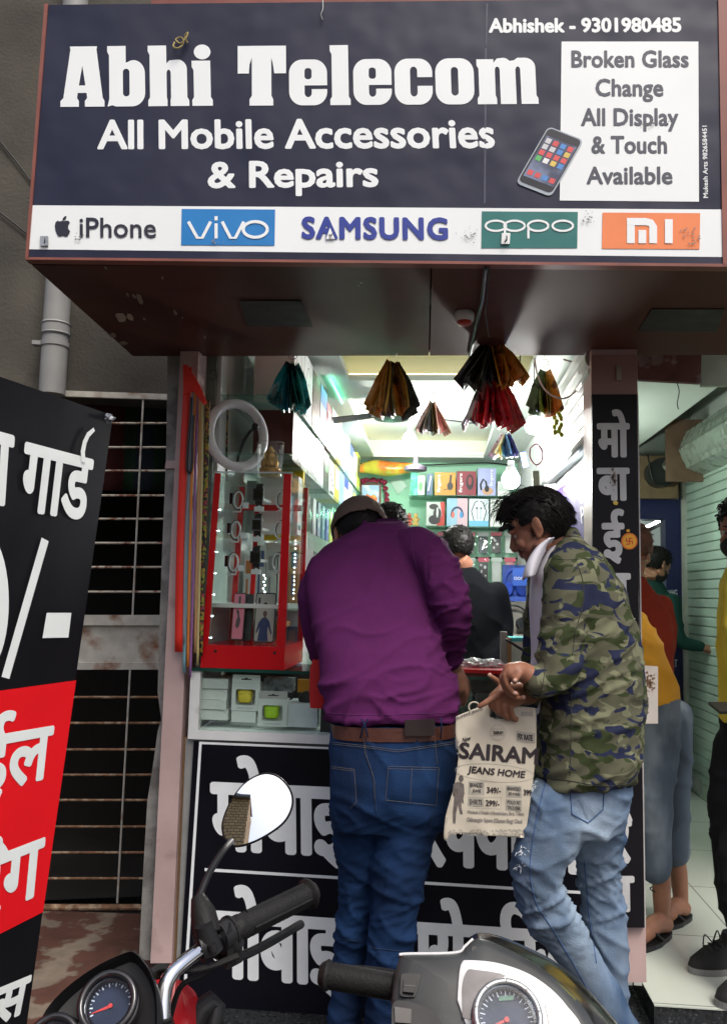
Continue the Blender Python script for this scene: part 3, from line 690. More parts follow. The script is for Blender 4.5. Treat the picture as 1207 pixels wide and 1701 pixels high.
# cabinet frame
bm = BM(); t_ = .03
box(bm, (cx0, FY-.012, cz0), (cx1, FY+.02, cz0+t_)); obj('frame_rail', bm, m_frame, ct, bevel=.003)
bm = BM(); box(bm, (cx0, FY-.011, cz0+t_), (cx0+.035, FY+.02, cz1-.006)); obj('frame_post', bm, m_frame, ct, bevel=.003)
bm = BM(); box(bm, (cx1-.03, FY-.011, cz0+t_), (cx1, FY+.02, cz1-.006)); obj('frame_post', bm, m_frame, ct, bevel=.003)
bm = BM(); box(bm, (cx0+.004, FY+.022, cz0+t_-.002), (cx0+.02, CB, cz1-.006)); obj('side_panel', bm, m_frame, ct)
bm = BM(); box(bm, (cx0, FY+.022, cz0), (cx1, CB, cz0+.012)); obj('shelf', bm, m_frame, ct)
bm = BM(); box(bm, (cx0+.036, FY, cz0+t_+.001), (cx1-.031, FY+.005, cz1-.006)); obj('glass_front', bm, m_glass, ct)
bm = BM(); box(bm, (cx0+.002, FY-.014, cz1-.005), (cx1, CB, cz1+.004)); obj('glass_top', bm, m_glass, ct)
bm = BM(); box(bm, (cx0+.002, FY-.018, cz1-.006), (cx1, FY-.0145, cz1+.005)); obj('glass_edge', bm, m_gedge, ct)
SHZ = cz0+.012
bm = BM(); box(bm, (cx0+.022, CB-.012, cz0+.013), (cx1, CB-.002, cz1-.008)); obj('added_dark_backing', bm, M('added_dark_sheet', (.05, .05, .05), .6), ct)  # dark sheet added to stand in for the shaded interior behind
# foam sheet
bm = BM(); g = []
for i in range(60):
    x = cx0+.03+(P(548, 1200, FY).x-cx0-.02)*i/59; h = .016+.006*noise.noise(V((x*9, 0, 0)))
    g.append([bm.verts.new((x, FY+.008, SHZ)), bm.verts.new((x, FY+.008, SHZ+h)), bm.verts.new((x, FY+.014, SHZ+h+.004)), bm.verts.new((x, CB-.05, SHZ+h+.002))])
for a, b_ in zip(g, g[1:]):
    for j in range(3): bm.faces.new((a[j], b_[j], b_[j+1], a[j+1])).smooth = True
tag(obj('foam_sheet', bm, M('white_foam', (.7, .74, .72), .9, var=.08, bump=.5, bscale=40)), 'white foam sheet lining the floor of the glass cabinet', 'foam')
m_card_w = M('white_carton', (.72, .73, .7), .5, var=.05, vscale=9)
def px_box(name, label, cat, x0, x1, y0, y1, yd, depth, m, group=None, bev=.0015):   # carton filling a pixel rectangle on plane yd
    a = P(x0, y1, yd); b_ = P(x1, y0, yd)
    bm = BM(); box(bm, (a.x, yd, a.z), (b_.x, yd+depth, b_.z))
    o = obj(name, bm, m, bevel=bev); tag(o, label, cat, group); return o, (a.x, yd, a.z), (b_.x, yd+depth, b_.z)
words = ['topmost of its stack', 'second in its stack', 'third in its stack', 'bottom of its stack']
for k, (y0, y1) in enumerate(((1128, 1143), (1145, 1160.5), (1162, 1177.5), (1179, 1195))):
    o, a, b_ = px_box('carton', 'flat white carton in the glass cabinet, '+words[k], 'box', 331+(k % 2), 379-(k % 3)*1.5, y0, y1, FY+.03+.006*(k % 2), .13, m_card_w, 'stack of flat white cartons')
    bm = BM(); f = front_face(a, b_); f.line(bm, [(0, .96), (.75, .96), (1, .5)], .0012, .0006); obj('flap_line', bm, M('carton_flap_grey', (.45, .45, .42), .7), o)  # thin grey line marks the flap edge
for k, (x0, x1, y0, y1, yd, colr, nm, yl) in enumerate(((384, 433, 1122, 1180, FY+.028, (.8, .62, .06), 'yellow', 'standing on a white carton'), (428, 478, 1149, 1206, FY+.014, (.45, .72, .03), 'lime green', 'beside two flat white boxes'))):
    a, b_ = P(x0, y1, yd), P(x1, y0, yd); th = thing('earbud_case_box', f'white window box holding a {nm} earbud case, {yl}', 'box', ((a.x+b_.x)/2, yd, a.z))
    w, h = b_.x-a.x, b_.z-a.z; hd = .72
    bm = BM()   # front card with window, and hang tab
    me = shape_mesh([[(0, 0), (w, 0), (w, h*.78), (0, h*.78)], [(x*w, y*h) for x, y in rr(.14, .16, .84, .6, .07, .05)]], .0012)
    for vtx in me.vertices: vtx.co = V((a.x+vtx.co.x, yd+vtx.co.z, a.z+vtx.co.y))
    bm.from_mesh(me); obj('window_card', bm, m_card_w, th)
    bm = BM(); me = shape_mesh([[(0, h*.785), (w, h*.785), (w*.98, h), (w*.02, h)], [(x*w, y*h) for x, y in ((.32, .86), (.68, .86), (.68, .89), (.56, .895), (.5, .93), (.44, .895), (.32, .89))]], .0012)
    for vtx in me.vertices: vtx.co = V((a.x+vtx.co.x, yd+.002+vtx.co.z, a.z+vtx.co.y))
    bm.from_mesh(me); obj('hang_tab', bm, M('grey_tab', (.5, .47, .45), .5) if k else m_card_w, th)
    bm = BM(); box(bm, (a.x, yd+.002, a.z), (a.x+.0015, yd+.05, a.z+h*.78)); box(bm, (b_.x-.0015, yd+.002, a.z), (b_.x, yd+.05, a.z+h*.78)); box(bm, (a.x+.002, yd+.048, a.z), (b_.x-.002, yd+.05, a.z+h*.78)); box(bm, (a.x+.002, yd+.002, a.z), (b_.x-.002, yd+.047, a.z+.0015))
    obj('carton', bm, m_card_w, th)
    bm = BM(); cxx = a.x+w*.42; zz = a.z+h*.2
    loft(bm, [((cxx, yd+.024, zz+h*q), (w*.25*r_, 0, 0), (0, .016*r_, 0)) for q, r_ in ((0, .6), (.03, .9), (.1, 1), (.24, 1), (.25, .97), (.26, 1.08), (.34, 1.08), (.37, 1.0), (.385, .8))], 28, e=3)
    obj('earbud_case', bm, M(nm.replace(' ', '_')+'_silicone', colr, .45, var=.05), th, smooth=True)
    if k == 0:
        bm = BM(); tube(bm, spline([(cxx+w*.3, yd+.02, zz), (cxx+w*.33, yd+.018, zz+h*.16), (cxx+w*.4, yd+.018, zz+h*.2)]), .0012, 6); obj('wrist_loop', bm, m_black, th)
    bm = BM(); f = Face((a.x, yd-.0006, a.z), (w, 0, 0), (0, 0, h)); f.text(bm, 'Case for earbuds' if 0 else 'Case Protection', .22, .06, .78, .11, .0006); obj('print', bm, M('faint_print', (.35, .35, .35), .6), th)
o, a, b_ = px_box('carton', 'flat white carton lying under the box with the yellow earbud case', 'box', 384, 425, 1182, 1199, FY+.03, .12, m_card_w)
for k, (y0, y1) in enumerate(((1170, 1187.5), (1189, 1207))):
    px_box('phone_box', 'smooth white flat box beside the lime green one, '+('upper of the pair' if k == 0 else 'lower of the pair'), 'box', 475, 527, y0, y1, FY+.03, .15, M('white_box_smooth', (.74, .76, .8), .3, var=.03), 'pair of smooth white boxes')
m_clear = thin_glass('clear_film', (.95, .97, .97), .5)
px_box('blister_pack', 'clear blister pack of dark cables behind the window boxes in the cabinet', 'pack', 437, 485, 1128, 1149, FY+.07, .08, M('dim_blister', (.2, .21, .22), .2, var=.6, vscale=40))
px_box('envelope', 'orange packet with white label standing in the cabinet', 'packet', 494, 519, 1129, 1150, FY+.12, .01, M('orange_packet', (.75, .33, .02), .4))
bm = BM(); pc = P(511, 1160, FY+.09); ball(bm, pc, (.035, .03, .026), 16); tag(obj('pouch', bm, M('black_cloth', (.012, .012, .013), .8), smooth=True), 'small black pouch beneath the orange packet in the cabinet', 'pouch')
bm = BM(); box(bm, (P(530, 1200, FY).x, FY+.03, SHZ), (P(556, 1200, FY).x, FY+.1, P(530, 1175, FY).z)); tag(obj('phone_box', bm, m_black, bevel=.001), 'black flat box in the cabinet behind the purple shirt', 'box')

# ---- red display case
rc = thing('display_case', 'tall red framed acrylic display case of watches on the counter', 'case', (P(405, 1108, FY).x, FY, cz1+.004))
m_red = M('red_acrylic', (.55, .006, .012), .22, var=.05, vscale=4, coat=.3)
CY0, CDP = FY+.0, .40
def CQ(px, py, dy=0.0): return P(px, py, CY0+dy)
fbl, fbr = CQ(333, 1104), CQ(472, 1111); ftl, ftr = CQ(357, 784), CQ(484, 788)
zb_ = cz1+.0045; dep = V((0, CDP, 0))
def CB3(s, t, d): # s across, t up 0..1 over case height, d depth 0..1
    lo = fbl*(1-s)+fbr*s; hi = ftl*(1-s)+ftr*s; lo = V((lo.x, lo.y, zb_)); hi = V((hi.x, hi.y, (ftl.z+ftr.z)/2)); return lo*(1-t)+hi*t+dep*d
bt_ = .115
bm = BM(); slab(bm, [CB3(0, 0, 0), CB3(1, 0, 0), CB3(1, bt_, 0), CB3(0, bt_, 0)], dep*1.0); obj('base', bm, m_red, rc, bevel=.003)
bm = BM(); 
for s in (.17, .88): disc(bm, CB3(s, .085, 0)+V((0, -.0005, 0)), (0, -1, 0), .005, .003, 12)
obj('screw', bm, M('screw_black', (.02, .02, .02), .4, .5), rc)
def post(s0, s1, d0, d1):
    bm = BM()
    slab(bm, [CB3(s0, bt_+.001, d0), CB3(s1, bt_+.001, d0), CB3(s1, .998, d0), CB3(s0, .998, d0)], dep*(d1-d0)); return obj('frame_post', bm, m_red, rc, bevel=.001)
post(0, .075, 0, .02); post(.9, 1.0, 0, .02); post(.93, 1.0, .96, 1.0); post(0, .07, .96, 1.0)
bm = BM(); slab(bm, [CB3(.07, .86, .96), CB3(.93, .86, .96), CB3(.93, .895, .96), CB3(.07, .895, .96)], dep*.03); obj('back_rail', bm, m_red, rc)
bm = BM(); slab(bm, [CB3(.36, bt_, .6), CB3(.42, bt_, .6), CB3(.42, .86, .6), CB3(.36, .86, .6)], dep*.02); obj('red_strip', bm, m_red, rc)
bm = BM(); slab(bm, [CB3(.075, bt_+.002, .004), CB3(.9, bt_+.002, .004), CB3(.9, .998, .004), CB3(.075, .998, .004)], dep*.008)
slab(bm, [CB3(.985, bt_+.002, .03), CB3(.985, bt_+.002, .95), CB3(.985, .997, .95), CB3(.985, .997, .03)], V((-.003, 0, 0)))
slab(bm, [CB3(.01, bt_+.002, .03), CB3(.01, bt_+.002, .95), CB3(.01, .997, .95), CB3(.01, .997, .03)], V((.003, 0, 0)))
obj('clear_pane', bm, m_glass, rc)
bm = BM(); slab(bm, [CB3(-.02, 1, -.01), CB3(1.02, 1, -.01), CB3(1.02, 1, 1.01), CB3(-.02, 1, 1.01)], V((0, 0, .004))); obj('clear_lid', bm, m_glass, rc)
bm = BM()
for s0, s1, d in ((-.02, 1.02, -.012), (1.021, 1.03, 0)):
    if d < 0: slab(bm, [CB3(s0, 1, d), CB3(s1, 1, d), CB3(s1, 1, d)+V((0, 0, .005)), CB3(s0, 1, d)+V((0, 0, .005))], V((0, -.001, 0)))
obj('lid_edge', bm, M('acrylic_edge', (.5, .6, .58), .15), rc)
bm = BM()
for k in range(14):
    ball(bm, CB3(.965, .36+.024*k+rnd.uniform(-.006, .006), .5), .0019, 6)
    if k % 2 == 0: ball(bm, CB3(.085, .15+.055*k, .05), .0018, 6)
for k in range(9): ball(bm, CB3(.55+.02*(k % 2), .48-.018*k, .55), .0025, 6)
obj('led_dots', bm, M('small_led', (.85, .95, 1), emit=25), rc)
# watch stands
m_strap = M('dark_strap', (.015, .015, .017), .55); m_wface = M('watch_glass', (.006, .006, .008), .08); m_stand = M('white_stand', (.75, .76, .76), .35, var=.03); m_steel = M('steel', (.6, .61, .62), .25, 1, var=.05)
cols = ['left', 'middle', 'right']; rows_ = ['top', 'second', 'third']
for r_, py in enumerate((827, 877, 931)):
    for c_, px in enumerate((395, 430, 466)):
        pxx = px-(r_)*(2.5 if c_ else 4); p0 = CQ(pxx, py+(-5 if c_ == 1 else 3), .1)
        th = thing('smart_watch', f'dark smart watch on white holder in red case, {rows_[r_]} row, {cols[c_]} column', 'watch', tuple(p0-V((0, 0, .04))), 'watches in the red display case')
        bm = BM()
        if c_ == 1:
            loft(bm, [(p0+V((0, y_, z_)), V((w_, 0, 0)), V((0, .003, .001))) for z_, y_, w_ in ((-.042, .02, .012), (-.034, .006, .0125), (-.02, -.001, .0145), (.02, -.001, .0145), (.034, .006, .0125), (.044, .02, .012))], 12); obj('strap', bm, m_strap, th, smooth=True)
            bm = BM(); obox(bm, p0+V((0, -.008, 0)), V((.019, 0, 0)), V((0, .006, 0)), V((0, 0, .022))); obj('watch_body', bm, m_strap if r_ != 1 else M('grey_watch', (.2, .2, .21), .35, .5), th, bevel=.004)
            bm = BM(); obox(bm, p0+V((0, -.0146, 0)), V((.015, 0, 0)), V((0, .0005, 0)), V((0, 0, .018))); obj('screen', bm, m_wface, th)
            bm = BM(); obox(bm, p0+V((0, .01, -.052)), V((.017, 0, 0)), V((0, .006, 0)), V((0, 0, .009))); obj('holder', bm, m_stand, th, bevel=.002)
            bm = BM(); tube(bm, [p0+V((0, .012, -.045)), p0+V((0, .03, -.01)), p0+V((0, .2, -.005))], .006, 8); obj('holder_arm', bm, m_stand, th)
        else:
            sx = -1 if c_ == 0 else 1
            ring(bm, p0+V((sx*.004, .02, 0)), (.35*sx, -1, 0), .021, .0042, 36, 8, ry=.034, up=(0, 0, 1)); obj('strap', bm, m_strap, th)
            bm = BM(); ring(bm, p0+V((0, .008, 0)), (.35*sx, -1, 0), .019, .0033, 36, 8, ry=.031, up=(0, 0, 1)); obj('holder', bm, m_stand, th)
            bm = BM(); obox(bm, p0+V((-sx*-.024, .012, .004)), V((.006, 0, 0)), V((0, .018, 0)), V((0, 0, .02))); obj('watch_body', bm, m_wface, th, bevel=.003)
            bm = BM(); tube(bm, [p0+V((.012, .005, -.03)), p0+V((-.012*sx*1, .002, -.044)), p0+V((-.02, .002, -.046))], .0032, 8); obox(bm, p0+V((.028, .01, -.02)), V((.01, 0, 0)), V((0, .004, 0)), V((0, 0, .011))); obj('holder_arm', bm, m_stand, th)
# phone covers standing in the case
def cover(px0, px1, py0, py1, dy, m, label, lean=.03, cam=True):
    a, b_ = CQ(px0, py1, dy), CQ(px1, py0, dy); th = thing('phone_cover', label, 'phone cover', ((a.x+b_.x)/2, a.y, a.z)); w, h = b_.x-a.x, b_.z-a.z
    f = Face(a, (w, 0, 0), (0, lean, h)); bm = BM()
    me = shape_mesh([rr(0, 0, 1, 1, .1, .05)]); slab(bm, [f.p(x, y, 0) for x, y in rr(0, 0, 1, 1, .1, .05)], -f.n*.009); obj('shell', bm, M('cover_edge_black', (.02, .02, .022), .4), th)
    bm = BM(); f.poly(bm, rr(.05, .025, .95, .975, .08, .04), .0006); obj('printed_back', bm, m, th)
    return th, f
th, f = cover(383, 406, 985, 1063, .13, M('pink_print', (.75, .24, .33), .35, var=.04), 'pink printed phone cover standing in the red case')
bm = BM(); f.poly(bm, rr(.42, .74, .62, .93, .05, .03), .001); f.poly(bm, [(.3, .3), (.45, .24), (.62, .3), (.7, .42), (.6, .5), (.55, .6), (.35, .66), (.3, .6), (.45, .5), (.35, .42)], .001); obj('print_marks', bm, M('print_dark', (.1, .08, .1), .5), th)
th, f = cover(404, 419, 987, 1064, .16, M('dark_cover', (.03, .03, .035), .35), 'plain dark phone cover between the pink cover and the figure cover')
th, f = cover(420, 457, 985, 1067, .12, M('grey_print', (.42, .4, .36), .35, var=.06), 'grey phone cover printed with a man in a dark blue jersey')
bm = BM(); f.poly(bm, [(.2, .03), (.72, .03), (.66, .2), (.68, .32), (.84, .16), (.88, .18), (.74, .42), (.6, .49), (.38, .49), (.22, .4), (.1, .2), (.14, .18), (.28, .3)], .001); obj('print_jersey', bm, M('print_blue', (.02, .035, .12), .5), th)
bm = BM(); f.oval(bm, .5, .575, .1, .06, .0012); f.rect(bm, .45, .49, .56, .52, .0011); obj('print_head', bm, M('print_skin', (.13, .07, .05), .5), th)
bm = BM(); f.oval(bm, .5, .75, .1, .055, .001); f.poly(bm, rr(.14, .78, .24, .9, .03, .02), .001); obj('camera_holes', bm, m_black, th)
# ring light, idol
rl = thing('ring_light', 'white ring light with black arm behind the red display case', 'lamp', tuple(CQ(393, 782, .1)))
c = P(394, 723, FY+.12); nrm = V((.72, -.7, 0)).normalized()
bm = BM(); ring(bm, c, nrm, .1185, .0185, 64, 14, ry=.119, up=(0, 0, 1)); obj('tube', bm, M('milky_plastic', (.85, .86, .88), .3, var=.03), rl)
bm = BM(); tube(bm, spline([c+V((.055, .04, .035)), c+V((.03, .06, .02)), c+V((.005, .06, -.03)), c+V((-.012, .05, -.12))]), .006, 10); ball(bm, c+V((.06, .035, .04)), .014, 12); obj('arm', bm, m_black, rl)
idl = thing('idol_bucket', 'gold seated idol inside a clear plastic tub on the red case', 'ornament', tuple(CQ(448, 786, .12)))
p0 = CQ(448, 786, .14); p0.z = CB3(.5, 1, 0).z+.005
m_gold = M('gold_paint', (.55, .33, .09), .35, .6, var=.35, vscale=60, bump=.8, bscale=120)
bm = BM(); loft(bm, [(p0+V((0, 0, z)), V((r, 0, 0)), V((0, r, 0))) for z, r in ((.0, .03), (.01, .036), (.03, .042), (.034, .038), (.036, .028))], 28); obj('bowl', bm, m_gold, idl, smooth=True)
bm = BM(); ball(bm, p0+V((0, 0, .055)), (.028, .022, .026)); ball(bm, p0+V((0, 0, .082)), (.017, .015, .019)); ball(bm, p0+V((-.022, -.004, .05)), (.011, .013, .02)); ball(bm, p0+V((.022, -.004, .05)), (.011, .013, .02))
loft(bm, [(p0+V((0, 0, z)), V((r, 0, 0)), V((0, r, 0))) for z, r in ((.095, .015), (.108, .011), (.118, .003))], 12); tube(bm, spline([p0+V((0, -.016, .08)), p0+V((.003, -.022, .065)), p0+V((.008, -.02, .052))]), .004, 8); ring(bm, p0+V((0, .006, .082)), (0, -1, 0), .024, .003, 24, 6)
obj('figure', bm, m_gold, idl, smooth=True)
bm = BM(); loft(bm, [(p0+V((0, 0, z)), V((r, 0, 0)), V((0, r, 0))) for z, r in ((.001, .047), (.10, .05), (.13, .051))], 36, cap=False); ring(bm, p0+V((0, 0, .13)), (0, 0, 1), .052, .0015, 40, 6); obj('tub', bm, thin_glass('clear_tub', (.96, .97, .97), .3), idl, smooth=True)

# ---- lanyards and straps at the pillar
def ribbon(pts, w, m, name, label, cat, group, tw=V((1, 0, 0)), t=.0025):
    sp_ = spline(pts, 6); bm = BM(); L = []
    for p in sp_:
        L.append([bm.verts.new(p-tw*w/2), bm.verts.new(p+tw*w/2), bm.verts.new(p+tw*w/2+V((0, t, 0))), bm.verts.new(p-tw*w/2+V((0, t, 0)))])
    for a, b_ in zip(L, L[1:]):
        for j in range(4): bm.faces.new((a[j], a[(j+1) % 4], b_[(j+1) % 4], b_[j])).smooth = True
    bm.faces.new(L[0]); bm.faces.new(L[-1][::-1])
    return tag(obj(name, bm, m), label, cat, group)
gs = 'straps hanging by the left pillar'
SY = FY-.03
for nm, colr, xs, top, bot, w, lab in (
 ('strap', (.8, .03, .015), (313, 305, 299, 297), 610, 1083, .027, 'wide bright red strap hanging on the pink pillar'),
 ('strap', (.28, .3, .33), (322, 315, 307, 305), 645, 1070, .008, 'narrow grey strap next to the wide red one'),
 ('strap', (.2, .42, .5), (320, 313, 309, 306), 690, 1118, .01, 'light blue strap hanging between grey and orange straps'),
 ('strap', (.72, .22, .03), (325, 318, 315, 312), 640, 1108, .0085, 'bright orange strap hanging beside the light blue one'),
 ('strap', (.36, .16, .42), (329, 324, 321, 316), 645, 1125, .008, 'thin purple strap, longest of the hanging straps'),
 ('strap', (.66, .36, .16), (333, 331, 328, 325), 650, 1085, .014, 'pale tan orange strap beside the purple one'),
 ('strap', (.6, .5, .22), (337, 335, 331, 328), 655, 1105, .008, 'dull yellow strap with tiny dots beside the tan one')):
    n_ = len(xs); dy = rnd.uniform(-.008, .012)
    ribbon([P(x+rnd.uniform(-.6, .6), top+(bot-top)*i/(n_-1), SY+dy) for i, x in enumerate(xs)], w, M('strap_'+lab.split()[1]+lab.split()[0], colr, .55, var=.1, stretch=(1, 1, .3)), nm, lab, 'strap', gs)
bm = BM(); flat(bm, Plane(P(300, 600, SY-.012), P(340, 600, SY-.012), P(300, 700, SY-.012)), [(304, 606), (311, 606), (332, 640), (343, 668), (338, 672), (322, 650), (305, 655)], 0, .006); tag(obj('header_card', bm, M('strap_redwide', (.8, .03, .015))), 'slanting red header card the straps hang from', 'card')
m_bead = M('beaded_cord', (.16, .2, .05), .6, var=.1)
nt, b = nodes(m_bead); vo = nt.nodes.new('ShaderNodeTexVoronoi'); vo.inputs['Scale'].default_value = 110; cr = nt.nodes.new('ShaderNodeValToRGB'); cr.color_ramp.interpolation = 'CONSTANT'
for p_, c_ in ((0, (.02, .02, .02, 1)), (.35, (.25, .3, .04, 1)), (.6, (.45, .28, .05, 1)), (.8, (.35, .06, .08, 1))):
    e = cr.color_ramp.elements.new(p_) if p_ else cr.color_ramp.elements[0]; e.color = c_
sx = nt.nodes.new('ShaderNodeSeparateColor'); nt.links.new(nt.nodes['Texture Coordinate'].outputs['Object'], vo.inputs[0]); nt.links.new(vo.outputs['Color'], sx.inputs[0]); nt.links.new(sx.outputs[0], cr.inputs[0]); nt.links.new(cr.outputs[0], b.inputs['Base Color'])
ribbon([P(x, y, SY+.008) for x, y in ((345, 665), (342, 800), (337, 950), (333, 1090))], .014, m_bead, 'strap', 'black strap speckled green and yellow at the right edge of the straps', 'strap', gs, t=.006)
bm = BM(); tube(bm, spline([P(x, y, SY-.015) for x, y in ((318, 660), (316, 700), (312, 745), (311, 778), (316, 785), (319, 770), (320, 730), (322, 690))]), .0045, 8); tag(obj('strap_loop', bm, m_black, smooth=True), 'short black wrist loop hanging in front of the orange strap', 'strap', gs)
# mirror-like side glazing with beaded strings at the left inside
bm = BM(); box(bm, (P(333, 800, FY+.12).x, FY+.12, cz1+.01), (P(352, 800, FY+.12).x, FY+.2, 2.5)); tag(obj('metal_glazing', bm, M('green_grey_frame', (.2, .26, .22), .3, .3)), 'greenish metal glazing frame inside the left edge of the shop', 'frame')
for k, (px, m_) in enumerate(((366, m_bead), (371, M('green_chain', (.12, .4, .22), .35, .3)), (379, m_bead))):
    bm = BM(); tube(bm, [P(px, 560, FY+.25), P(px-3, 800, FY+.25)], .004, 8); tag(obj('hanging_string', bm, m_), ['speckled string hanging left of the ring light', 'green chain hanging behind the ring light', 'speckled string hanging right of the green chain'][k], 'string')
bm = BM(); tube(bm, [P(340, 700, FY+.22), P(333, 1090, FY+.22)], .012, 8); tag(obj('cable_bundle', bm, M('navy_cable', (.012, .03, .12), .5), smooth=True), 'dark blue cable bundle behind the hanging straps', 'cable')

# ---- right end of the counter: tray of packets
tx0, tx1 = P(770, 1120, FY+.2).x, P(872, 1120, FY+.2).x
bm = BM(); zt_ = cz1+.004
box(bm, (tx0-.06, FY+.12, zt_), (tx1+.05, FY+.4, zt_+.012)); tag(obj('tray', bm, m_red, bevel=.003), 'shallow red tray of clear packets on the counter between the two men', 'tray')
m_crinkle = M('crinkled_film', (.55, .6, .58), .15, var=.25, vscale=30, bump=1, bscale=40)
for k, (px, py, w, lab) in enumerate(((790, 1106, .05, 'heap of crinkled clear packets on the red tray'), (818, 1108, .04, 'crumpled shiny packet at the right of the red tray'))):
    c = P(px, py, FY+.26); bm = BM(); bmesh.ops.create_icosphere(bm, subdivisions=4, radius=1)
    for v in bm.verts:
        d = 1+.3*noise.noise(v.co*2.5+V((k*7, 0, 0)))+.15*noise.noise(v.co*7); v.co = V((c.x+v.co.x*w*d, c.y+v.co.y*w*.8*d, zt_+.013+max(0, (v.co.z+.3))*.022*d))
    tag(obj('clear_packet', bm, m_crinkle), lab, 'packet', 'packets on the red tray')
bm = BM(); c = P(790, 1107, FY+.3); slab(bm, [c+V((-.06, 0, .015)), c+V((.06, -.02, .0)), c+V((.06, .05, .0)), c+V((-.06, .06, .02))], V((0, 0, .002))); tag(obj('paper_sheet', bm, M('grey_leaflet', (.5, .52, .58), .4)), 'thin grey leaflet lying behind the clear packets', 'paper')
for k, (px, c_, lab) in enumerate(((770, (.08, .12, .1), 'dim green boxed gadget under the counter glass'), (800, (.03, .03, .035), 'black boxed gadget under the counter glass'), (835, (.1, .1, .13), 'slate boxed gadget under the counter glass near the hands'), (735, (.12, .05, .04), 'brown boxed gadget under the counter glass'))):
    px_box('gadget_box', lab, 'box', px-13, px+14, 1150+k*3, 1205, FY+.05+.02*k, .1, M('gadget_'+str(k)+'_card', c_, .3, var=.3, vscale=25), 'boxed gadgets under the counter glass')
# ================================================================== SHOP INTERIOR STOCK
def C(name, c, r=.4, **k): return M(name, c, r, var=k.pop('var', .06), **k)
m_gl_sh = M('glass_shelf', (.2, .5, .38), .1, var=.03, alpha=.3)
WXF = -.575          # front of the stock on the left wall
def wall_y(px): return -WXF*1400/(725-px)*1.0
sh_l = thing('wall_shelf', 'upper glass shelf along the left wall under big product boxes', 'shelf', (LX, 4.8, 2.245))
bm = BM(); box(bm, (LX, FY+.14, 2.238), (WXF+.02, BKY, 2.245)); obj('pane', bm, m_gl_sh, sh_l)
sh_l2 = thing('wall_shelf', 'second glass shelf along the left wall, carrying white boxes', 'shelf', (LX, 4.8, 2.02))
bm = BM(); box(bm, (LX, FY+.14, 2.012), (WXF+.02, BKY, 2.02)); obj('pane', bm, m_gl_sh, sh_l2)
sh_l3 = thing('wall_shelf', 'lower white shelf along the left wall behind the display case', 'shelf', (LX, 4.8, 1.45))
bm = BM(); box(bm, (LX, FY+.14, 1.44), (WXF+.03, BKY, 1.455)); obj('pane', bm, m_white, sh_l3)
W_, K_ = (.74, .76, .75), (.015, .015, .017)
def stock(y0, y1, z0, h, col, lab, deco=None, dcol=K_, depth=.16, dx=0, name='product_box', group=None):
    th = thing(name, lab, 'box', (WXF-depth/2+dx, (y0+y1)/2, z0), group)
    a, b_ = (WXF-depth+dx, y0+.004, z0), (WXF+dx, y1-.004, z0+h)
    bm = BM(); box(bm, a, b_); obj('carton', bm, M('print_%d_%d_%d' % tuple(int(q*200) for q in col), col, .35, var=.06), th, bevel=.0015)
    f = side_face(a, b_)
    if deco:
        bm = BM(); deco(f, bm, a, b_); obj('print', bm, M('ink_%d_%d_%d' % tuple(int(q*200) for q in dcol), dcol, .4, var=.04), th)
    return th
def d_ear(f, bm, *_):
    f.line(bm, [(.5+.28*math.cos(R(a)), .55+.3*math.sin(R(a))) for a in range(-60, 241, 15)], .004); f.line(bm, [(.35, .2), (.3, .1)], .006); f.line(bm, [(.65, .2), (.7, .1)], .006)
def d_label(f, bm, *_): f.rect(bm, .2, .5, .85, .85); f.line(bm, [(.25, .3), (.7, .3)], .004)
def d_head(f, bm, *_): f.line(bm, [(.5+.3*math.cos(R(a)), .5+.32*math.sin(R(a))) for a in range(0, 181, 15)], .012); f.oval(bm, .22, .42, .1, .14, .0012); f.oval(bm, .78, .42, .1, .14, .0013)
def d_top(f, bm, *_): f.rect(bm, 0, .68, 1, 1); f.rect(bm, .15, .1, .4, .2)
def d_half(f, bm, *_): f.rect(bm, .1, .35, .9, .92)
def d_zig(f, bm, *_): f.line(bm, [(.15, .8), (.35, .25), (.5, .6), (.8, .15)], .008); f.line(bm, [(.7, .9), (.8, .6)], .008)
def d_dots(f, bm, *_):
    for i in range(3): f.oval(bm, .3+.2*i, .6-.12*i, .07, .05, .001+.0001*i)
    f.rect(bm, .2, .08, .8, .16)
y = FY+.28
for w, h, c, lab, d, dc in ((.24, .29, W_, 'large white box with a neckband drawing at the front of the top shelf', d_ear, K_), (.24, .28, W_, 'second large white box with a neckband drawing on the top shelf', d_ear, K_),
  (.24, .27, (.16, .05, .03), 'dark reddish brown box behind the teal covers on the top shelf', d_half, (.1, .02, .015)), (.24, .27, (.45, .47, .5), 'silver grey box with blue label on the top shelf', d_top, (.06, .12, .45)), (.2, .24, (.42, .02, .06), 'crimson box with white print on the top shelf', d_label, (.7, .6, .6)),
  (.22, .26, W_, 'white box with small black earphones, beside the crimson box', d_dots, K_), (.2, .27, (.7, .52, .1), 'yellow box with a dark earphone picture on the top shelf', d_head, (.06, .05, .03)), (.22, .23, W_, 'plain white box beyond the yellow one on the top shelf', d_label, (.5, .52, .55)), (.24, .25, (.2, .45, .75), 'sky blue box with a zigzag cable picture on the top shelf', d_zig, (.02, .06, .3)),
  (.24, .23, (.55, .68, .72), 'pale blue box with dark blue strip on the top shelf', d_top, (.02, .05, .3)), (.26, .22, (.72, .74, .7), 'white box with a big black headset at the far end', d_head, K_), (.22, .26, (.5, .62, .05), 'lime yellow edged box, last on the top shelf', d_half, (.05, .06, .05))):
    stock(y, y+w, 2.246, h, c, lab, d, dc); y += w+.012
y = FY+.3
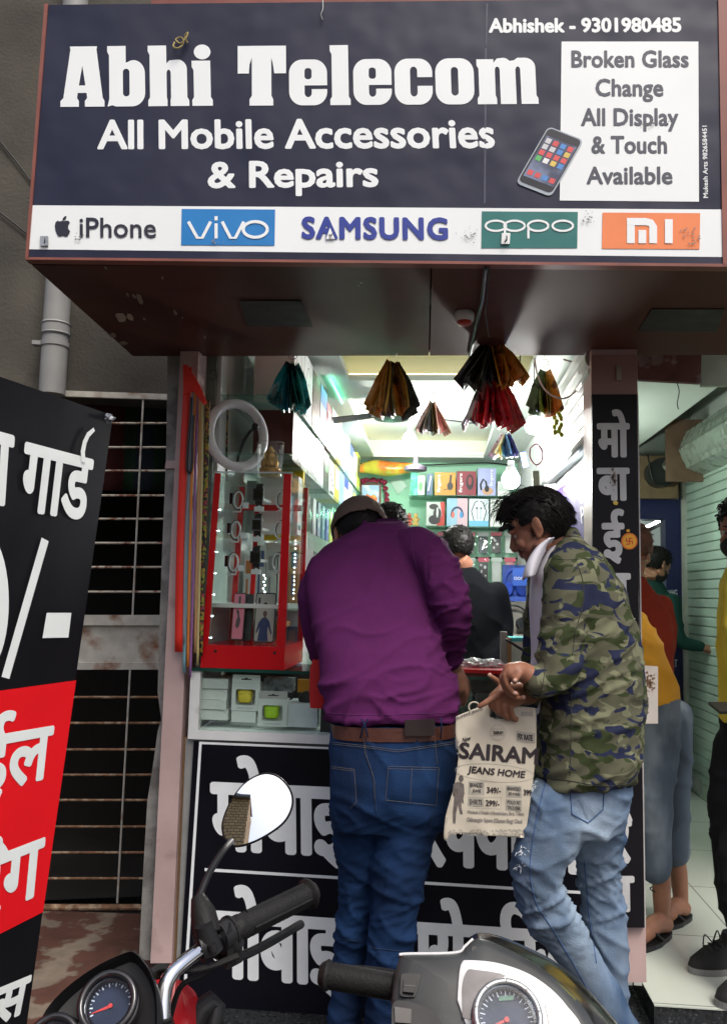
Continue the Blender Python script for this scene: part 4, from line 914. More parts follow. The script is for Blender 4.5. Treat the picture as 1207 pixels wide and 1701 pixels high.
for w, h, c, lab, d, dc in ((.2, .2, (.09, .02, .015), 'dark red poster box nearest the street on the second shelf', d_half, (.3, .1, .04)), (.2, .2, (.76, .77, .76), 'white box with a thin earphone line on the second shelf', d_zig, (.3, .3, .3)), (.22, .2, W_, 'white box with a small cable picture on the second shelf', d_dots, (.3, .3, .32)), (.26, .21, (.74, .75, .76), 'white box with a big grey label on the second shelf', d_label, (.4, .44, .5)),
  (.2, .2, (.03, .05, .04), 'blackish green box on the second shelf', d_label, (.1, .3, .14)), (.24, .19, W_, 'white box with three black pictures on the second shelf', d_dots, K_), (.22, .2, (.72, .55, .06), 'yellow and white box on the second shelf', d_half, W_), (.24, .2, (.3, .5, .7), 'blue box with a dark cable on the second shelf', d_zig, (.02, .04, .2)),
  (.24, .2, W_, 'white and navy box far along the second shelf', d_top, (.03, .06, .3)), (.24, .2, (.7, .73, .7), 'white box with black headphones far along the second shelf', d_head, K_), (.26, .2, (.15, .22, .25), 'slate box at the far end of the second shelf', d_label, (.5, .6, .1))):
    stock(y, y+w, 2.021, h, c, lab, d, dc); y += w+.01
# hanging packs below, two rows
pal = [((.05, .07, .12), 'navy'), ((.2, .25, .32), 'steel blue'), ((.45, .6, .12), 'lime'), ((.06, .06, .07), 'black'), ((.12, .25, .3), 'teal grey'), ((.4, .12, .1), 'red'), ((.5, .52, .55), 'silver'), ((.1, .16, .35), 'blue')]
m_bag = thin_glass('polybag', (.96, .98, .98), .5, .12)
def pack(o, u, v, col, lab, group, cat='pack'):   # clear bag with a phone cover inside, lying on the plane o,u,v
    f = Face(o, u, v); th = thing('cover_pack', lab, cat, tuple(f.p(.5, 1, .01)), group)
    bm = BM(); slab(bm, [f.p(x, y, .012) for x, y in rr(.14, .06, .86, .8, .1, .06)], -f.n*.01); cv = obj('cover', bm, C('cover_%d_%d_%d' % tuple(int(q*300) for q in col), col, .35), th, bevel=.002)
    bm = BM()
    for k in range(rnd.randint(1, 3)): f.oval(bm, .5+rnd.uniform(-.2, .2), .3+.16*k, rnd.uniform(.06, .13), rnd.uniform(.03, .07), .0128+.0003*k)
    f.oval(bm, .3, .7, .08, .05, .0138); obj('print', bm, M('pack_ink_'+'abcd'[rnd.randrange(4)], [(.7, .7, .68), (.6, .5, .05), (.55, .15, .2), (.5, .6, .6)][rnd.randrange(4)] if 0 else (.62, .62, .6), .4), cv)
    bm = BM(); g = [[bm.verts.new(f.p(i/6, j/8, .015+.004*noise.noise(f.p(i/6, j/8)*40))) for i in range(7)] for j in range(9)]
    for j in range(8):
        for i in range(6): bm.faces.new((g[j][i], g[j][i+1], g[j+1][i+1], g[j+1][i])).smooth = True
    obj('bag', bm, m_bag, th)
    return th, f
kk = 0
for r_, (zt_, hh) in enumerate(((2.0, .23), (1.75, .24))):
    y = 3.62+.05*r_
    while y < 6.4:
        c, nm = pal[(kk*3+r_*2) % len(pal)]
        pack((WXF-.03, y, zt_-hh), (0, .14, 0), (0, 0, hh), c, f'{nm} phone cover in a clear bag on the left wall, '+('upper' if r_ == 0 else 'lower')+f' row, {["nearest the street", "second along", "third along", "fourth along", "fifth along", "sixth along", "seventh along", "eighth along", "ninth along", "tenth along", "eleventh along", "twelfth along", "thirteenth along", "fourteenth along", "fifteenth along", "sixteenth along", "seventeenth along", "farthest in"][min(17, int((y-3.6)/.165))]}', 'bagged phone covers on the left wall')
        y += .165; kk += 1
stock(3.42, 3.52, 1.74, .24, W_, 'white camera box hanging right of the red display case', d_dots, K_); stock(3.53, 3.58, 1.72, .3, (.75, .55, .02), 'narrow yellow box beside the white camera box')
stock(3.55, 3.6, 1.46, .25, W_, 'white box on the lower shelf right of the display case', d_half, (.12, .13, .14)); stock(3.62, 3.9, 1.46, .24, (.7, .72, .68), 'white box with orange marks on the lower shelf', d_dots, (.6, .2, .05))
stock(3.6, 3.8, 1.2, .22, W_, 'white box low on the wall beside the purple shirt', d_ear, K_)
y = 3.0
# end-on packs standing behind the display case
k = 0; wd = ['far left', 'left', 'middle', 'right', 'far right']
for zb_, hh, lv in ((1.2, .2, 'bottom'), (1.457, .24, 'middle'), (1.75, .22, 'upper')):
    for i in range(5):
        c = [(.62, .68, .64), (.7, .72, .7), (.35, .42, .4), (.66, .7, .6), (.1, .22, .35), (.55, .3, .12), (.72, .74, .73), (.5, .58, .52)][(k*5+i*2) % 8]; k += 1
        x0 = LX+.02+i*.048; a, b_ = (x0, 3.5+.01*(i % 2), zb_), (x0+.044, 3.62, zb_+hh*(.8+.2*((i*7+k) % 3)/2))
        th = thing('narrow_pack', f'narrow pack seen end on behind the red case, {wd[i]} of the {lv} level', 'pack', (x0+.02, 3.5, zb_), 'narrow packs behind the display case')
        bm = BM(); box(bm, a, b_); obj('carton', bm, M('print_%d_%d_%d' % tuple(int(q*200) for q in c), c, .35, var=.06), th, bevel=.0015)
        f = front_face(a, b_); bm = BM(); f.rect(bm, .2, .62, .8, .9); f.rect(bm, .25, .12, .45, .5); obj('print', bm, M('pack_stripe_'+'abc'[k % 3], [(.5, .2, .06), (.08, .15, .3), (.3, .33, .33)][k % 3], .4), th)
# back wall glass shelves
BF = BKY-.26
bs1 = thing('back_shelf', 'upper glass shelf on the back wall with headphone boxes', 'shelf', (.1, BKY, 2.27)); z1s = P(760, 823, BF).z; z2s = P(760, 874, BF).z
bm = BM(); box(bm, (P(678, 824, BF).x, BF-.02, z1s-.008), (RX, BKY, z1s)); obj('pane', bm, m_gl_sh, bs1)
bs2 = thing('back_shelf', 'lower glass shelf on the back wall with earphone boxes', 'shelf', (.1, BKY, 2.03))
bm = BM(); box(bm, (P(636, 874, BF).x, BF-.02, z2s-.008), (RX, BKY, z2s)); obj('pane', bm, m_gl_sh, bs2)
def back_box(x0, x1, y0, zb_, col, lab, deco, depth=.12, yd=None):
    yd = yd or BF; a = P(x0, 850, yd); b_ = P(x1, y0, yd); a = (a.x+.003, yd, zb_+.001); b2 = (b_.x-.003, yd+depth, b_.z)
    th = thing('headphone_box', lab, 'box', ((a[0]+b2[0])/2, yd, a[2])); bm = BM(); box(bm, a, b2); obj('carton', bm, C('hb_%d_%d_%d' % tuple(int(q*200) for q in col), col), th, bevel=.002)
    f = front_face(a, b2)
    for k, (m_, fn) in enumerate(deco):
        bm = BM(); fn(f, bm); obj('lettering' if fn in TXT else 'print', bm, m_, th)
    return th
m_wi, m_ki = C('white_ink', (.75, .76, .76)), C('black_ink', (.012, .013, .014))
def t_fing(f, bm): f.text(bm, 'fingers', .12, .12, .32, .9, .0022, .001, up=True)
def t_fing2(f, bm): f.text(bm, 'fingers', .66, .35, .86, .95, .0022, .001, up=True)
TXT = (t_fing, t_fing2)
def hp(cx, cy, a, b, w=.012, cup=.1):
    def fn(f, bm):
        f.line(bm, [(cx+a*math.cos(R(q)), cy+b*math.sin(R(q))) for q in range(0, 181, 12)], w, .0012); f.oval(bm, cx-a, cy-.04, cup*.7, cup, .0016); f.oval(bm, cx+a, cy-.04, cup*.7, cup, .0018)
    return fn
def hs(f, bm): f.line(bm, [(.78, .9), (.74, .5)], .016, .0012); f.oval(bm, .74, .4, .14, .18, .0016); f.line(bm, [(.7, .3), (.42, .22)], .006, .002)
def hp_t(f, bm): f.oval(bm, .68, .55, .2, .32, .0012); 
def hp_i(f, bm): f.oval(bm, .68, .6, .1, .18, .0016)
back_box(690, 706, 790, z1s, (.6, .68, .62), 'small white box with a green clad figure at left of the top back shelf', [(C('g_ink', (.1, .35, .12)), lambda f, bm: (f.oval(bm, .5, .45, .25, .25), f.oval(bm, .5, .78, .1, .07, .0012)))])
back_box(707, 719, 787, z1s, (.05, .12, .22), 'narrow dark blue box left of the orange headphone box', [(m_wi, lambda f, bm: f.line(bm, [(.7, .9), (.3, .2)], .01))])
back_box(720, 757, 785, z1s, (.62, .27, .03), 'orange headphone box with white upright lettering on the back shelf', [(m_wi, t_fing), (m_ki, hs)])
back_box(757, 791, 783, z1s, (.22, .03, .045), 'maroon headphone box with white upright lettering on the back shelf', [(m_wi, t_fing), (m_ki, hp_t), (C('maroon_in', (.25, .04, .05)), hp_i)])
back_box(792, 824, 778, z1s, (.36, .4, .66), 'lavender headphone box with tan headphones on the back shelf', [(m_wi, t_fing2), (C('tan_ink', (.5, .3, .18)), lambda f, bm: f.oval(bm, .55, .16, .3, .14)), (m_ki, lambda f, bm: (f.line(bm, [(.2, .2), (.15, .4), (.3, .6), (.45, .5), (.5, .3)], .014, .0014), f.oval(bm, .5, .25, .13, .12, .0018)))])
back_box(825, 846, 800, z1s, (.74, .78, .76), 'pale box partly behind the glowing bulb on the back shelf', [(C('faint', (.5, .6, .55)), d_half)])
back_box(707, 739, 834, z2s, (.55, .58, .56), 'white and red box with black sports earphones on the lower back shelf', [(C('red_print', (.5, .04, .03)), lambda f, bm: f.poly(bm, [(.75, 1), (1, 1), (1, 0), (.55, 0), (.85, .45)])), (m_ki, lambda f, bm: (f.oval(bm, .45, .25, .32, .2, .0014), f.oval(bm, .4, .8, .25, .12, .0015), f.oval(bm, .6, .5, .22, .25, .0016))), (m_wi, lambda f, bm: f.oval(bm, .6, .55, .06, .22, .002))])
back_box(741, 777, 828, z2s, (.3, .52, .66), 'half blue half pink headphone box on the lower back shelf', [(C('pale_pink', (.6, .42, .48)), lambda f, bm: f.rect(bm, .5, 0, 1, 1)), (C('navy_i', (.03, .05, .12)), hp(.5, .45, .25, .22, .016)), (C('coral', (.6, .15, .12)), lambda f, bm: f.oval(bm, .3, .4, .08, .12, .0026)), (C('azure', (.05, .25, .5)), lambda f, bm: f.oval(bm, .7, .4, .08, .12, .0026))])
back_box(778, 812, 829, z2s, (.62, .76, .8), 'pale box with black neckband earphones on the lower back shelf', [(C('aqua', (.12, .42, .6)), lambda f, bm: f.rect(bm, 0, 0, 1, .2)), (m_ki, lambda f, bm: (f.line(bm, [(.25, .2), (.12, .55), (.3, .88), (.45, .93)], .007, .0014), f.line(bm, [(.75, .2), (.88, .55), (.7, .88), (.55, .93)], .007, .0014), f.line(bm, [(.42, .25), (.4, .65)], .003, .0015), f.line(bm, [(.58, .25), (.6, .65)], .003, .0016), f.rect(bm, .34, .64, .44, .69, .0018), f.rect(bm, .56, .64, .66, .69, .0018)))])
back_box(813, 842, 829, z2s, (.7, .74, .7), 'plain white earphone box behind the hair of the man in camouflage', [(C('faint2', (.55, .6, .56)), d_half)])
# green shiny packet, small altar things
bm = BM(); f = Face(P(681, 823, BF), (.06, 0, 0), (0, 0, .2)); slab(bm, [f.p(0, 0, 0), f.p(1, 0, .01), f.p(.9, 1, 0), f.p(.05, .97, .01)], V((0, .02, 0))); tag(obj('foil_packet', bm, M('green_foil', (.1, .5, .32), .15, .3, var=.3, vscale=40, bump=1)), 'shiny green foil packet at the left end of the top back shelf', 'packet')
for k, (px, c, lab) in enumerate(((666, (.45, .04, .12), 'red rose bunch on the altar shelf'), (679, (.4, .08, .06), 'small red idol on the altar shelf'), (690, (.5, .32, .1), 'small brass idol on the altar shelf'))):
    p0 = P(px, 872, BF+.05); p0.z = z2s; bm = BM()
    loft(bm, [(p0+V((0, 0, z)), V((r, 0, 0)), V((0, r, 0))) for z, r in ((0, .025), (.01, .028), (.03, .018), (.05, .024), (.07, .015))], 14); ball(bm, p0+V((0, 0, .082)), .017, 12); ball(bm, p0+V((-.02, 0, .05)), .012, 10); ball(bm, p0+V((.02, 0, .05)), .012, 10)
    tag(obj('altar_ornament', bm, M('altar_'+'abc'[k], c, .4, var=.3, vscale=60), smooth=True), lab, 'ornament')
# picture with garland
pf = thing('framed_picture', 'framed devotional picture with garland hanging on the green-tinted back wall', 'picture', tuple(P(615, 820, BKY)))
fy = BKY-.04; a, b_ = P(597, 850, fy), P(633, 803, fy)
bm = BM()
for q in ((a.x, a.z, a.x+.015, b_.z), (b_.x-.015, a.z, b_.x, b_.z), (a.x+.015, b_.z-.015, b_.x-.015, b_.z), (a.x+.015, a.z, b_.x-.015, a.z+.015)): box(bm, (q[0], fy-.01, q[1]), (q[2], fy+.02, q[3]))
obj('frame', bm, C('dark_wood', (.12, .05, .03)), pf)
f = Face((a.x+.014, fy, a.z+.014), (b_.x-a.x-.028, 0, 0), (0, 0, b_.z-a.z-.028))
bm = BM(); f.rect(bm, 0, 0, 1, 1, .002); obj('print', bm, C('pic_sky', (.4, .6, .8), col2=(.75, .8, .85), c2scale=12), pf)
bm = BM(); f.poly(bm, [(.1, .0), (.9, 0), (.88, .5), (.7, .62), (.5, .56), (.3, .64), (.12, .5)], .0025); obj('print', bm, C('pic_orange', (.75, .16, .03), col2=(.8, .45, .05), c2scale=25), pf)
bm = BM(); pts = spline([P(x, y, fy-.03) for x, y in ((596, 803), (606, 798), (618, 797), (628, 798), (637, 800), (641, 815), (642, 830), (641, 843))], 5)
for k, p in enumerate(pts[::3]):
    for j in range(5): ball(bm, p+V((rnd.uniform(-.012, .012), rnd.uniform(-.01, .01), rnd.uniform(-.012, .012))), .013, 8)
tag(obj('rose_garland', bm, M('rose_red', (.25, .015, .05), .6, var=.35, vscale=60, bump=1)), 'garland of dark red roses draped round the framed picture', 'garland')
bm = BM(); q = [P(x, y, BKY-.25) for x, y in ((596, 779), (620, 776), (650, 779), (690, 776))]; tube(bm, spline(q, 6), [.03+.03*math.sin(math.pi*i/18) for i in range(19)], 14); tag(obj('festoon', bm, M('orange_foil', (.7, .2, .03), .3, var=.35, vscale=9, col2=(.5, .45, .05), c2scale=6), smooth=True), 'orange foil festoon hanging along the top of the back wall', 'decoration')
bm = BM(); tube(bm, spline([P(x, y, BKY-.1) for x, y in ((585, 768), (640, 774), (720, 772), (800, 769), (845, 772))], 6), .006, 6); tag(obj('wall_cable', bm, m_black), 'dark cable running along the top of the back wall', 'cable')
bm = BM(); slab(bm, [P(x, y, BKY-.02) for x, y in ((648, 800), (662, 790), (676, 808), (660, 822))], V((0, .004, 0))); tag(obj('wall_card', bm, C('mint_card', (.33, .5, .4))), 'tilted plain card stuck on the green-tinted back wall', 'card')
# rows of bagged covers on the back wall
pcs = [((.02, .02, .022), 'black'), ((.04, .06, .07), 'dark teal'), ((.7, .32, .36), 'pink'), ((.55, .62, .55), 'pale green'), ((.65, .66, .64), 'white'), ((.5, .12, .14), 'red'), ((.3, .33, .36), 'grey')]
order = [[4, 5, 4, 2, 4, 0, 1, 0, 4], [2, 3, 5, 2, 2, 3, 0, 4, 2], [5, 2, 4, 5, 2, 2, 4, 3, 0], [2, 5, 3, 4, 5, 2, 4, 0, 1]]
ords = ['leftmost', 'second', 'third', 'fourth', 'fifth', 'sixth', 'seventh', 'eighth', 'ninth']
m_hdr = C('pink_header', (.62, .1, .16)); m_hdr2 = C('white_header', (.6, .66, .62))
for r_, (yt, yb) in enumerate(((884, 921), (926, 969), (976, 1012), (1018, 1056))):
    for c_ in range(9):
        x0 = 656+c_*22.5+rnd.uniform(-1, 1); yd = BKY-.06
        a, b_ = P(x0, yb, yd), P(x0+21, yt, yd); col, nm = pcs[order[r_][c_]]
        th, f = pack(a, (b_.x-a.x, 0, 0), (0, 0, b_.z-a.z), col, f'{nm} phone cover in a clear bag on the back wall, {["top", "second", "third", "bottom"][r_]} row, {ords[c_]} along', 'bagged phone covers on the back wall')
        bm = BM(); f.rect(bm, .06, .82, .94, .99, .009); obj('header_card', bm, m_hdr if (r_+c_) % 2 else m_hdr2, th)
    a, b_ = P(650, yb+3, BKY-.04), P(860, yb+2, BKY-.04)
    bm = BM(); tube(bm, [a, V((b_.x, b_.y, a.z))], .008, 8); tag(obj('hanging_rail', bm, m_black), 'dark rail under the '+['top', 'second', 'third', 'bottom'][r_]+' row of bagged covers on the back wall', 'rail')
# boxed headphones near the right wall
rcx = thing('side_cabinet', 'grey cabinet by the right wall with boxed headphones on top', 'cabinet', (.45, 5.1, FLZ))
gz = P(850, 1056, 4.95).z
bm = BM(); box(bm, (P(815, 1056, 4.95).x, 4.92, FLZ), (RX-.004, 5.5, gz-.03)); obj('body', bm, C('cab_grey', (.3, .28, .25)), rcx)
bm = BM(); box(bm, (P(812, 1056, 4.95).x, 4.9, gz-.03), (RX-.002, 5.52, gz)); obj('top', bm, C('cab_white', (.6, .62, .58)), rcx)
def clam(x0, x1, y0, y1, yd, cb, ch, lab, mb=False):
    a, b_ = P(x0, y1, yd), P(x1, y0, yd); th = thing('boxed_headphones', lab, 'headphones', ((a.x+b_.x)/2, yd, a.z)); w, h = b_.x-a.x, b_.z-a.z
    bm = BM(); box(bm, (a.x, yd, a.z), (b_.x, yd+.09, b_.z)); obj('clear_box', bm, thin_glass('clear_box', (.93, .96, .95), .5), th)
    bm = BM(); box(bm, (a.x+.004, yd+.08, a.z+.002), (b_.x-.004, yd+.086, b_.z-.002)); box(bm, (a.x, yd-.002, a.z), (b_.x, yd+.088, a.z+h*.12 if mb else a.z+.004)); obj('backing', bm, cb, th)
    bm = BM(); cx, cz = a.x+w*.5, a.z+h*.5
    tube(bm, [(cx+w*.36*math.cos(R(q)), yd+.04, cz+h*.02+h*.36*math.sin(R(q))) for q in range(-20, 201, 10)], .006, 8)
    for s in (-1, 1): disc(bm, (cx+s*w*.2, yd+.035, cz-h*.18), (s*.5, -1, .2), w*.17, .025, 20, ry=h*.2)
    obj('headphones', bm, ch, th); return th, (a, b_, w, h)
th, (a, b_, w, h) = clam(834, 877, 938, 998, 5.6, C('clam_blue', (.03, .08, .4)), C('hp_blue', (.02, .06, .42)), 'boxed bright blue headphones above the grey boxed ones', True)
bm = BM(); f = Face((a.x, 5.598, a.z), (w, 0, 0), (0, 0, h)); f.poly(bm, rr(.38, .42, .95, .9, .05, .05), .001); obj('blue_card', bm, C('card_blue', (.02, .1, .5)), th)
bm = BM()
for k in range(3): f.line(bm, [(.5+.13*k+.05*math.cos(R(q)), .62+.035*math.sin(R(q))) for q in range(0, 361, 30)], .004, .0022)
obj('print', bm, m_wi, th)
clam(820, 886, 1000, 1054, 4.98, C('clam_grey', (.33, .3, .27)), C('hp_black', (.03, .03, .032)), 'boxed black headphones on the grey cabinet near the hands')
px_box('product_box', 'teal topped pale box below the boxed headphones', 'box', 848, 882, 1066, 1102, 3.9, .15, C('pale_yellow', (.6, .66, .5))); px_box('product_box', 'small red and white box at the edge of the camouflage sleeve', 'box', 876, 893, 1064, 1082, 3.8, .05, C('dkred', (.3, .04, .05)))
px_box('product_box', 'teal flat box lying on the pale box below the boxed headphones', 'box', 846, 882, 1060, 1065.5, 3.9, .15, C('teal_card', (.06, .4, .38))); px_box('wooden_post', 'brown upright wooden edge beside the pale box', 'post', 842, 849, 1060, 1106, 3.86, .04, C('lightwood', (.3, .17, .06))); px_box('grey_post', 'grey upright panel edge beside the wooden edge', 'post', 831, 842, 1050, 1106, 3.88, .05, C('cab_grey', (.3, .28, .25)))
px_box('product_box', 'blue and white box beside the black jacket of the shopkeeper', 'box', 817, 831, 1062, 1080, 5.2, .1, C('vivid_blue', (.03, .1, .5))); px_box('back_stand', 'low dark stand under the blue and white box', 'stand', 812, 832, 1081, 1240, 5.15, .2, C('dark_stand', (.05, .05, .05)))
bm = BM(); tube(bm, spline([P(x, y, 3.7) for x, y in ((840, 1062), (860, 1075), (882, 1088))]), .006, 8); tag(obj('cable', bm, m_black), 'black cable slanting past the pale box below the headphones', 'cable')
# right side: slatted housing, tube light, purple board, white unit
hs_ = thing('slatted_housing', 'white ridged sheet metal housing high along the right wall of the shop', 'housing', (RX, 3.7, 2.12))
bm = BM(); N = 18; pr = [];
x_lo, z_lo, x_hi, z_hi = .565, 2.115, .50, 2.40
for i in range(N+1):
    t = i/N; pr.append((x_lo+(x_hi-x_lo)*t+(.008 if i % 3 == 1 else 0), z_lo+(z_hi-z_lo)*t))
for ya, yb in ((FY+.03, 4.55),):
    A_ = [bm.verts.new((x, ya, z)) for x, z in pr]; B_ = [bm.verts.new((x, yb, z)) for x, z in pr]; C_ = [bm.verts.new((RX-.002, y_, z)) for y_ in (ya, yb) for z in (z_lo, z_hi)]
    for i in range(N): bm.faces.new((A_[i], B_[i], B_[i+1], A_[i+1]))
    bm.faces.new((A_[0], C_[0], C_[2], B_[0])); bm.faces.new(B_+[C_[3], C_[2]]); bm.faces.new((A_[-1], B_[-1], C_[3], C_[1])); bm.faces.new([C_[0], C_[1]]+A_[::-1])
obj('sheet', bm, M('galvanised_white', (.36, .385, .375), .4, .1, var=.15, vscale=6), hs_)
bm = BM(); tube(bm, [(x_lo, FY+.03, z_lo), (x_lo, 4.55, z_lo)], .018, 10); obj('edge_rail', bm, M('aluminium', (.55, .57, .55), .35, .6), hs_)
bm = BM(); box(bm, (RX-.02, 3.0, .2), (RX-.004, 4.6, 2.05)); pb_ = thing('purple_board', 'purple brand board on the right wall behind the man in camouflage', 'board', (RX, 3.8, .2)); obj('board', bm, C('purple_vinyl', (.022, .012, .11), .6, spec=.1), pb_)
PB = Plane(V((RX-.02, 3, 1)), V((RX-.02, 4, 1)), V((RX-.02, 3, 2)))
bm = BM(); write(bm, 'PRIM', PB, (966, 870), (992, 864), (964, 842), .001, off=.002)
strokes(bm, PB, [[(964, 866), (963, 836), (992, 820)], [(970, 882), (992, 876)]], .006, .002); obj('lettering', bm, M('lavender_print', (.62, .6, .75), .4), pb_)  # plain lavender print and frame lines, no emission
tl = thing('tube_light', 'glowing white tube light high at the right behind the wavy haired man', 'lamp', tuple(P(948, 805, 3.6)))
bm = BM(); tube(bm, [P(960, 797, 3.55), P(936, 817, 4.2)], .011, 12); obj('tube', bm, M('tube_glow', (.9, .97, 1), emit=30), tl)
bm = BM(); ball(bm, P(931, 826, 4.25), .022, 12); obj('end_cap', bm, m_white, tl)
px_box('wall_unit', 'white plastic wall unit below the slatted housing', 'wall unit', 903, 933, 786, 832, 4.5, .12, m_white, bev=.02)
# hanging things: bunches of covers on rings
def bunch(anchor, bottom_y, half, cols, n, yd, label, dy=.05, w=.085):
    a = P(*anchor, yd); L = (a-P(anchor[0], bottom_y, yd)).length; th = thing('cover_bunch', label, 'cover bunch', tuple(a), 'bunches of covers hanging at the shop front')
    px_m = yd/1400
    bm = BM(); ring(bm, a+V((0, 0, .008)), (0, -1, .1), .016, .0012, 20, 6); tube(bm, [a+V((0, 0, .02)), a+V((0, 0, .05))], .0012, 6); obj('ring', bm, m_steel, th)
    A = math.atan2(half*px_m, L)
    for k in range(n):
        t = (k+.5)/n*2-1; ang = A*t*1.0+rnd.uniform(-.02, .02); d = V((math.sin(ang), rnd.uniform(-.12, .12)-.02, -math.cos(ang))).normalized()
        yaw = rnd.uniform(-.5, .5)+t*.5; side = V((math.sin(yaw)*.9, -math.cos(yaw), 0)); side = (side-d*side.dot(d)).normalized()
        l0 = L*.14; l1 = L*rnd.uniform(.9, 1.02)/max(.75, math.cos(ang)); o = a+V((0, rnd.uniform(-.02, .02), 0)); nn = side.cross(d).normalized()
        col = cols[min(len(cols)-1, int((t+1)/2*len(cols)))]; col = tuple(min(.9, c*rnd.uniform(1.1, 1.9)) for c in col)
        bm = BM(); prev = None
        rows2 = []
        for j in range(7):
            s = j/6; p = o+d*(l0+(l1-l0)*s)+nn*(.006*math.sin(s*3+k)); ww = w*.5*(.45+.55*min(1, s*2.2))
            rows2.append((p-side*ww, p-side*ww*.2+nn*.004, p+side*ww))
        vs = [[bm.verts.new(q) for q in r_] for r_ in rows2]
        for r0, r1 in zip(vs, vs[1:]):
            for j in range(2): bm.faces.new((r0[j], r0[j+1], r1[j+1], r1[j])).smooth = True
        o_ = obj('cover', bm, M('sleeve_%d' % (len(_M)) if k == 0 else 'sleeve_%d_%d_%d' % tuple(int(c*400) for c in col), col, .25, var=.25, vscale=25, coat=.25, col2=tuple(c*.25+.01 for c in col), c2scale=16, c2lo=.56, c2hi=.6), th)
        md = o_.modifiers.new('t', 'SOLIDIFY'); md.thickness = .0022
    return th
bunch((486, 594), 682, 34, [(.006, .2, .23), (.006, .13, .15), (.005, .06, .07), (.01, .22, .24), (.1, .6, .56)], 15, FY+.04, 'bunch of dark teal covers hanging left under the canopy edge')
bunch((652, 590), 692, 42, [(.42, .22, .03), (.55, .32, .07), (.16, .11, .06), (.45, .24, .04), (.04, .04, .035)], 17, FY+.03, 'bunch of brown and gold covers hanging in the middle of the doorway')
bunch((817, 556), 642, 62, [(.015, .013, .012), (.05, .04, .035), (.01, .01, .01), (.65, .26, .03), (.42, .16, .02)], 19, FY-.03, 'bunch of black and orange covers, nearest under the canopy')
bunch((814, 610), 712, 54, [(.7, .66, .64), (.65, .02, .03), (.75, .03, .04), (.6, .025, .03), (.35, .05, .05)], 15, FY+.1, 'bunch of red and white covers below the black and orange ones')
bunch((718, 660), 722, 30, [(.3, .28, .22), (.15, .16, .15), (.45, .24, .15), (.5, .3, .2)], 11, 4.0, 'small pale bunch of covers hanging far inside near the ceiling', w=.07)
bunch((904, 606), 690, 24, [(.08, .16, .04), (.25, .3, .05), (.5, .2, .03)], 10, 3.35, 'bunch of green and orange covers at the upper right of the doorway')
bunch((838, 716), 760, 26, [(.5, .45, .35), (.6, .42, .04), (.1, .25, .4), (.1, .1, .25)], 9, 3.9, 'small colourful bunch hanging above the low bulb', w=.06)
bm = BM(); p0 = P(926, 700, 3.4)
for k in range(14):
    a_ = k*2.4; ball(bm, p0+V((.014*math.cos(a_), .01*math.sin(a_), .05-.008*k)), (.009, .007, .012), 8)
tag(obj('leaf_charm', bm, M('lime_plastic', (.45, .55, .08), .4)), 'small yellow green leaf charm hanging near the slatted housing', 'charm')
bm = BM(); tube(bm, spline([P(x, y, 3.25) for x, y in ((887, 595), (893, 625), (907, 650), (930, 662), (950, 655), (968, 630), (955, 605), (935, 597))], 8), .0035, 8); tag(obj('hanging_cable', bm, M('white_cable', (.6, .6, .55), .5)), 'looped white cable hanging at the upper right of the doorway', 'cable')
bm = BM(); tube(bm, spline([P(x, y, 3.6) for x, y in ((880, 745), (890, 738), (900, 750), (899, 766), (889, 772), (880, 760), (880, 745))], 6), .003, 6); tag(obj('red_band', bm, C('band_red', (.25, .02, .05))), 'thin dark red band hanging beside the low bulb', 'band')
bm = BM(); tube(bm, [P(890, 772, 3.6), P(889, 782, 3.6)], .0015, 6); slab(bm, [P(884, 782, 3.6), P(895, 782, 3.6), P(896, 815, 3.6), P(885, 816, 3.6)], V((0, .003, 0))); tag(obj('hang_tag', bm, C('tag_green', (.35, .42, .3))), 'pale green paper tag hanging under the dark red band', 'tag')
# lit bulbs
m_bulb = M('bulb_glow', (1, .985, .93), emit=470)
m_bulb2 = M('bulb_glow_near', (1, .985, .93), emit=7)
def bulb(px, py, yd, r, label, cord_py=None, hang=True, m=m_bulb):
    c = P(px, py, yd); th = thing('light_bulb', label, 'bulb', tuple(c), 'lit bulbs in the shop')
    bm = BM(); loft(bm, [(c+V((0, 0, z*r)), V((q*r, 0, 0)), V((0, q*r, 0))) for z, q in ((-1.05, .15), (-.98, .45), (-.75, .78), (-.3, 1), (.1, 1), (.5, .82), (.85, .6))], 24); obj('bulb', bm, m, th, smooth=True)
    bm = BM(); loft(bm, [(c+V((0, 0, z*r)), V((q*r, 0, 0)), V((0, q*r, 0))) for z, q in ((.86, .62), (1.3, .5), (1.35, .38), (2.0, .36), (2.1, .2))], 20); obj('holder', bm, m_white, th, smooth=True)
    if hang:
        bm = BM(); tube(bm, [c+V((0, 0, 2*r)), V((c.x, c.y, max(c.z+2.4*r, CEZ-.005)))], .003, 6); obj('cord', bm, m_black, th)
    return th
bulb(680, 730, 5.4, .045, 'glowing bulb far inside below the ceiling tray, left of the others', hang=False)
bulb(863, 640, 3.5, .038, 'glowing bulb behind the orange covers at the upper right', m=m_bulb2)
bulb(886, 706, 3.75, .04, 'glowing bulb beside the slatted housing', m=m_bulb2)
bulb(848, 796, 4.2, .045, 'glowing bulb hanging lowest, in front of the back shelf')
bulb(872, 572, 3.02, .03, 'added glowing bulb standing in for a lamp reflection at the canopy edge', hang=False, m=m_bulb2)  # lamp reflection on the soffit, modelled as a small glowing bulb
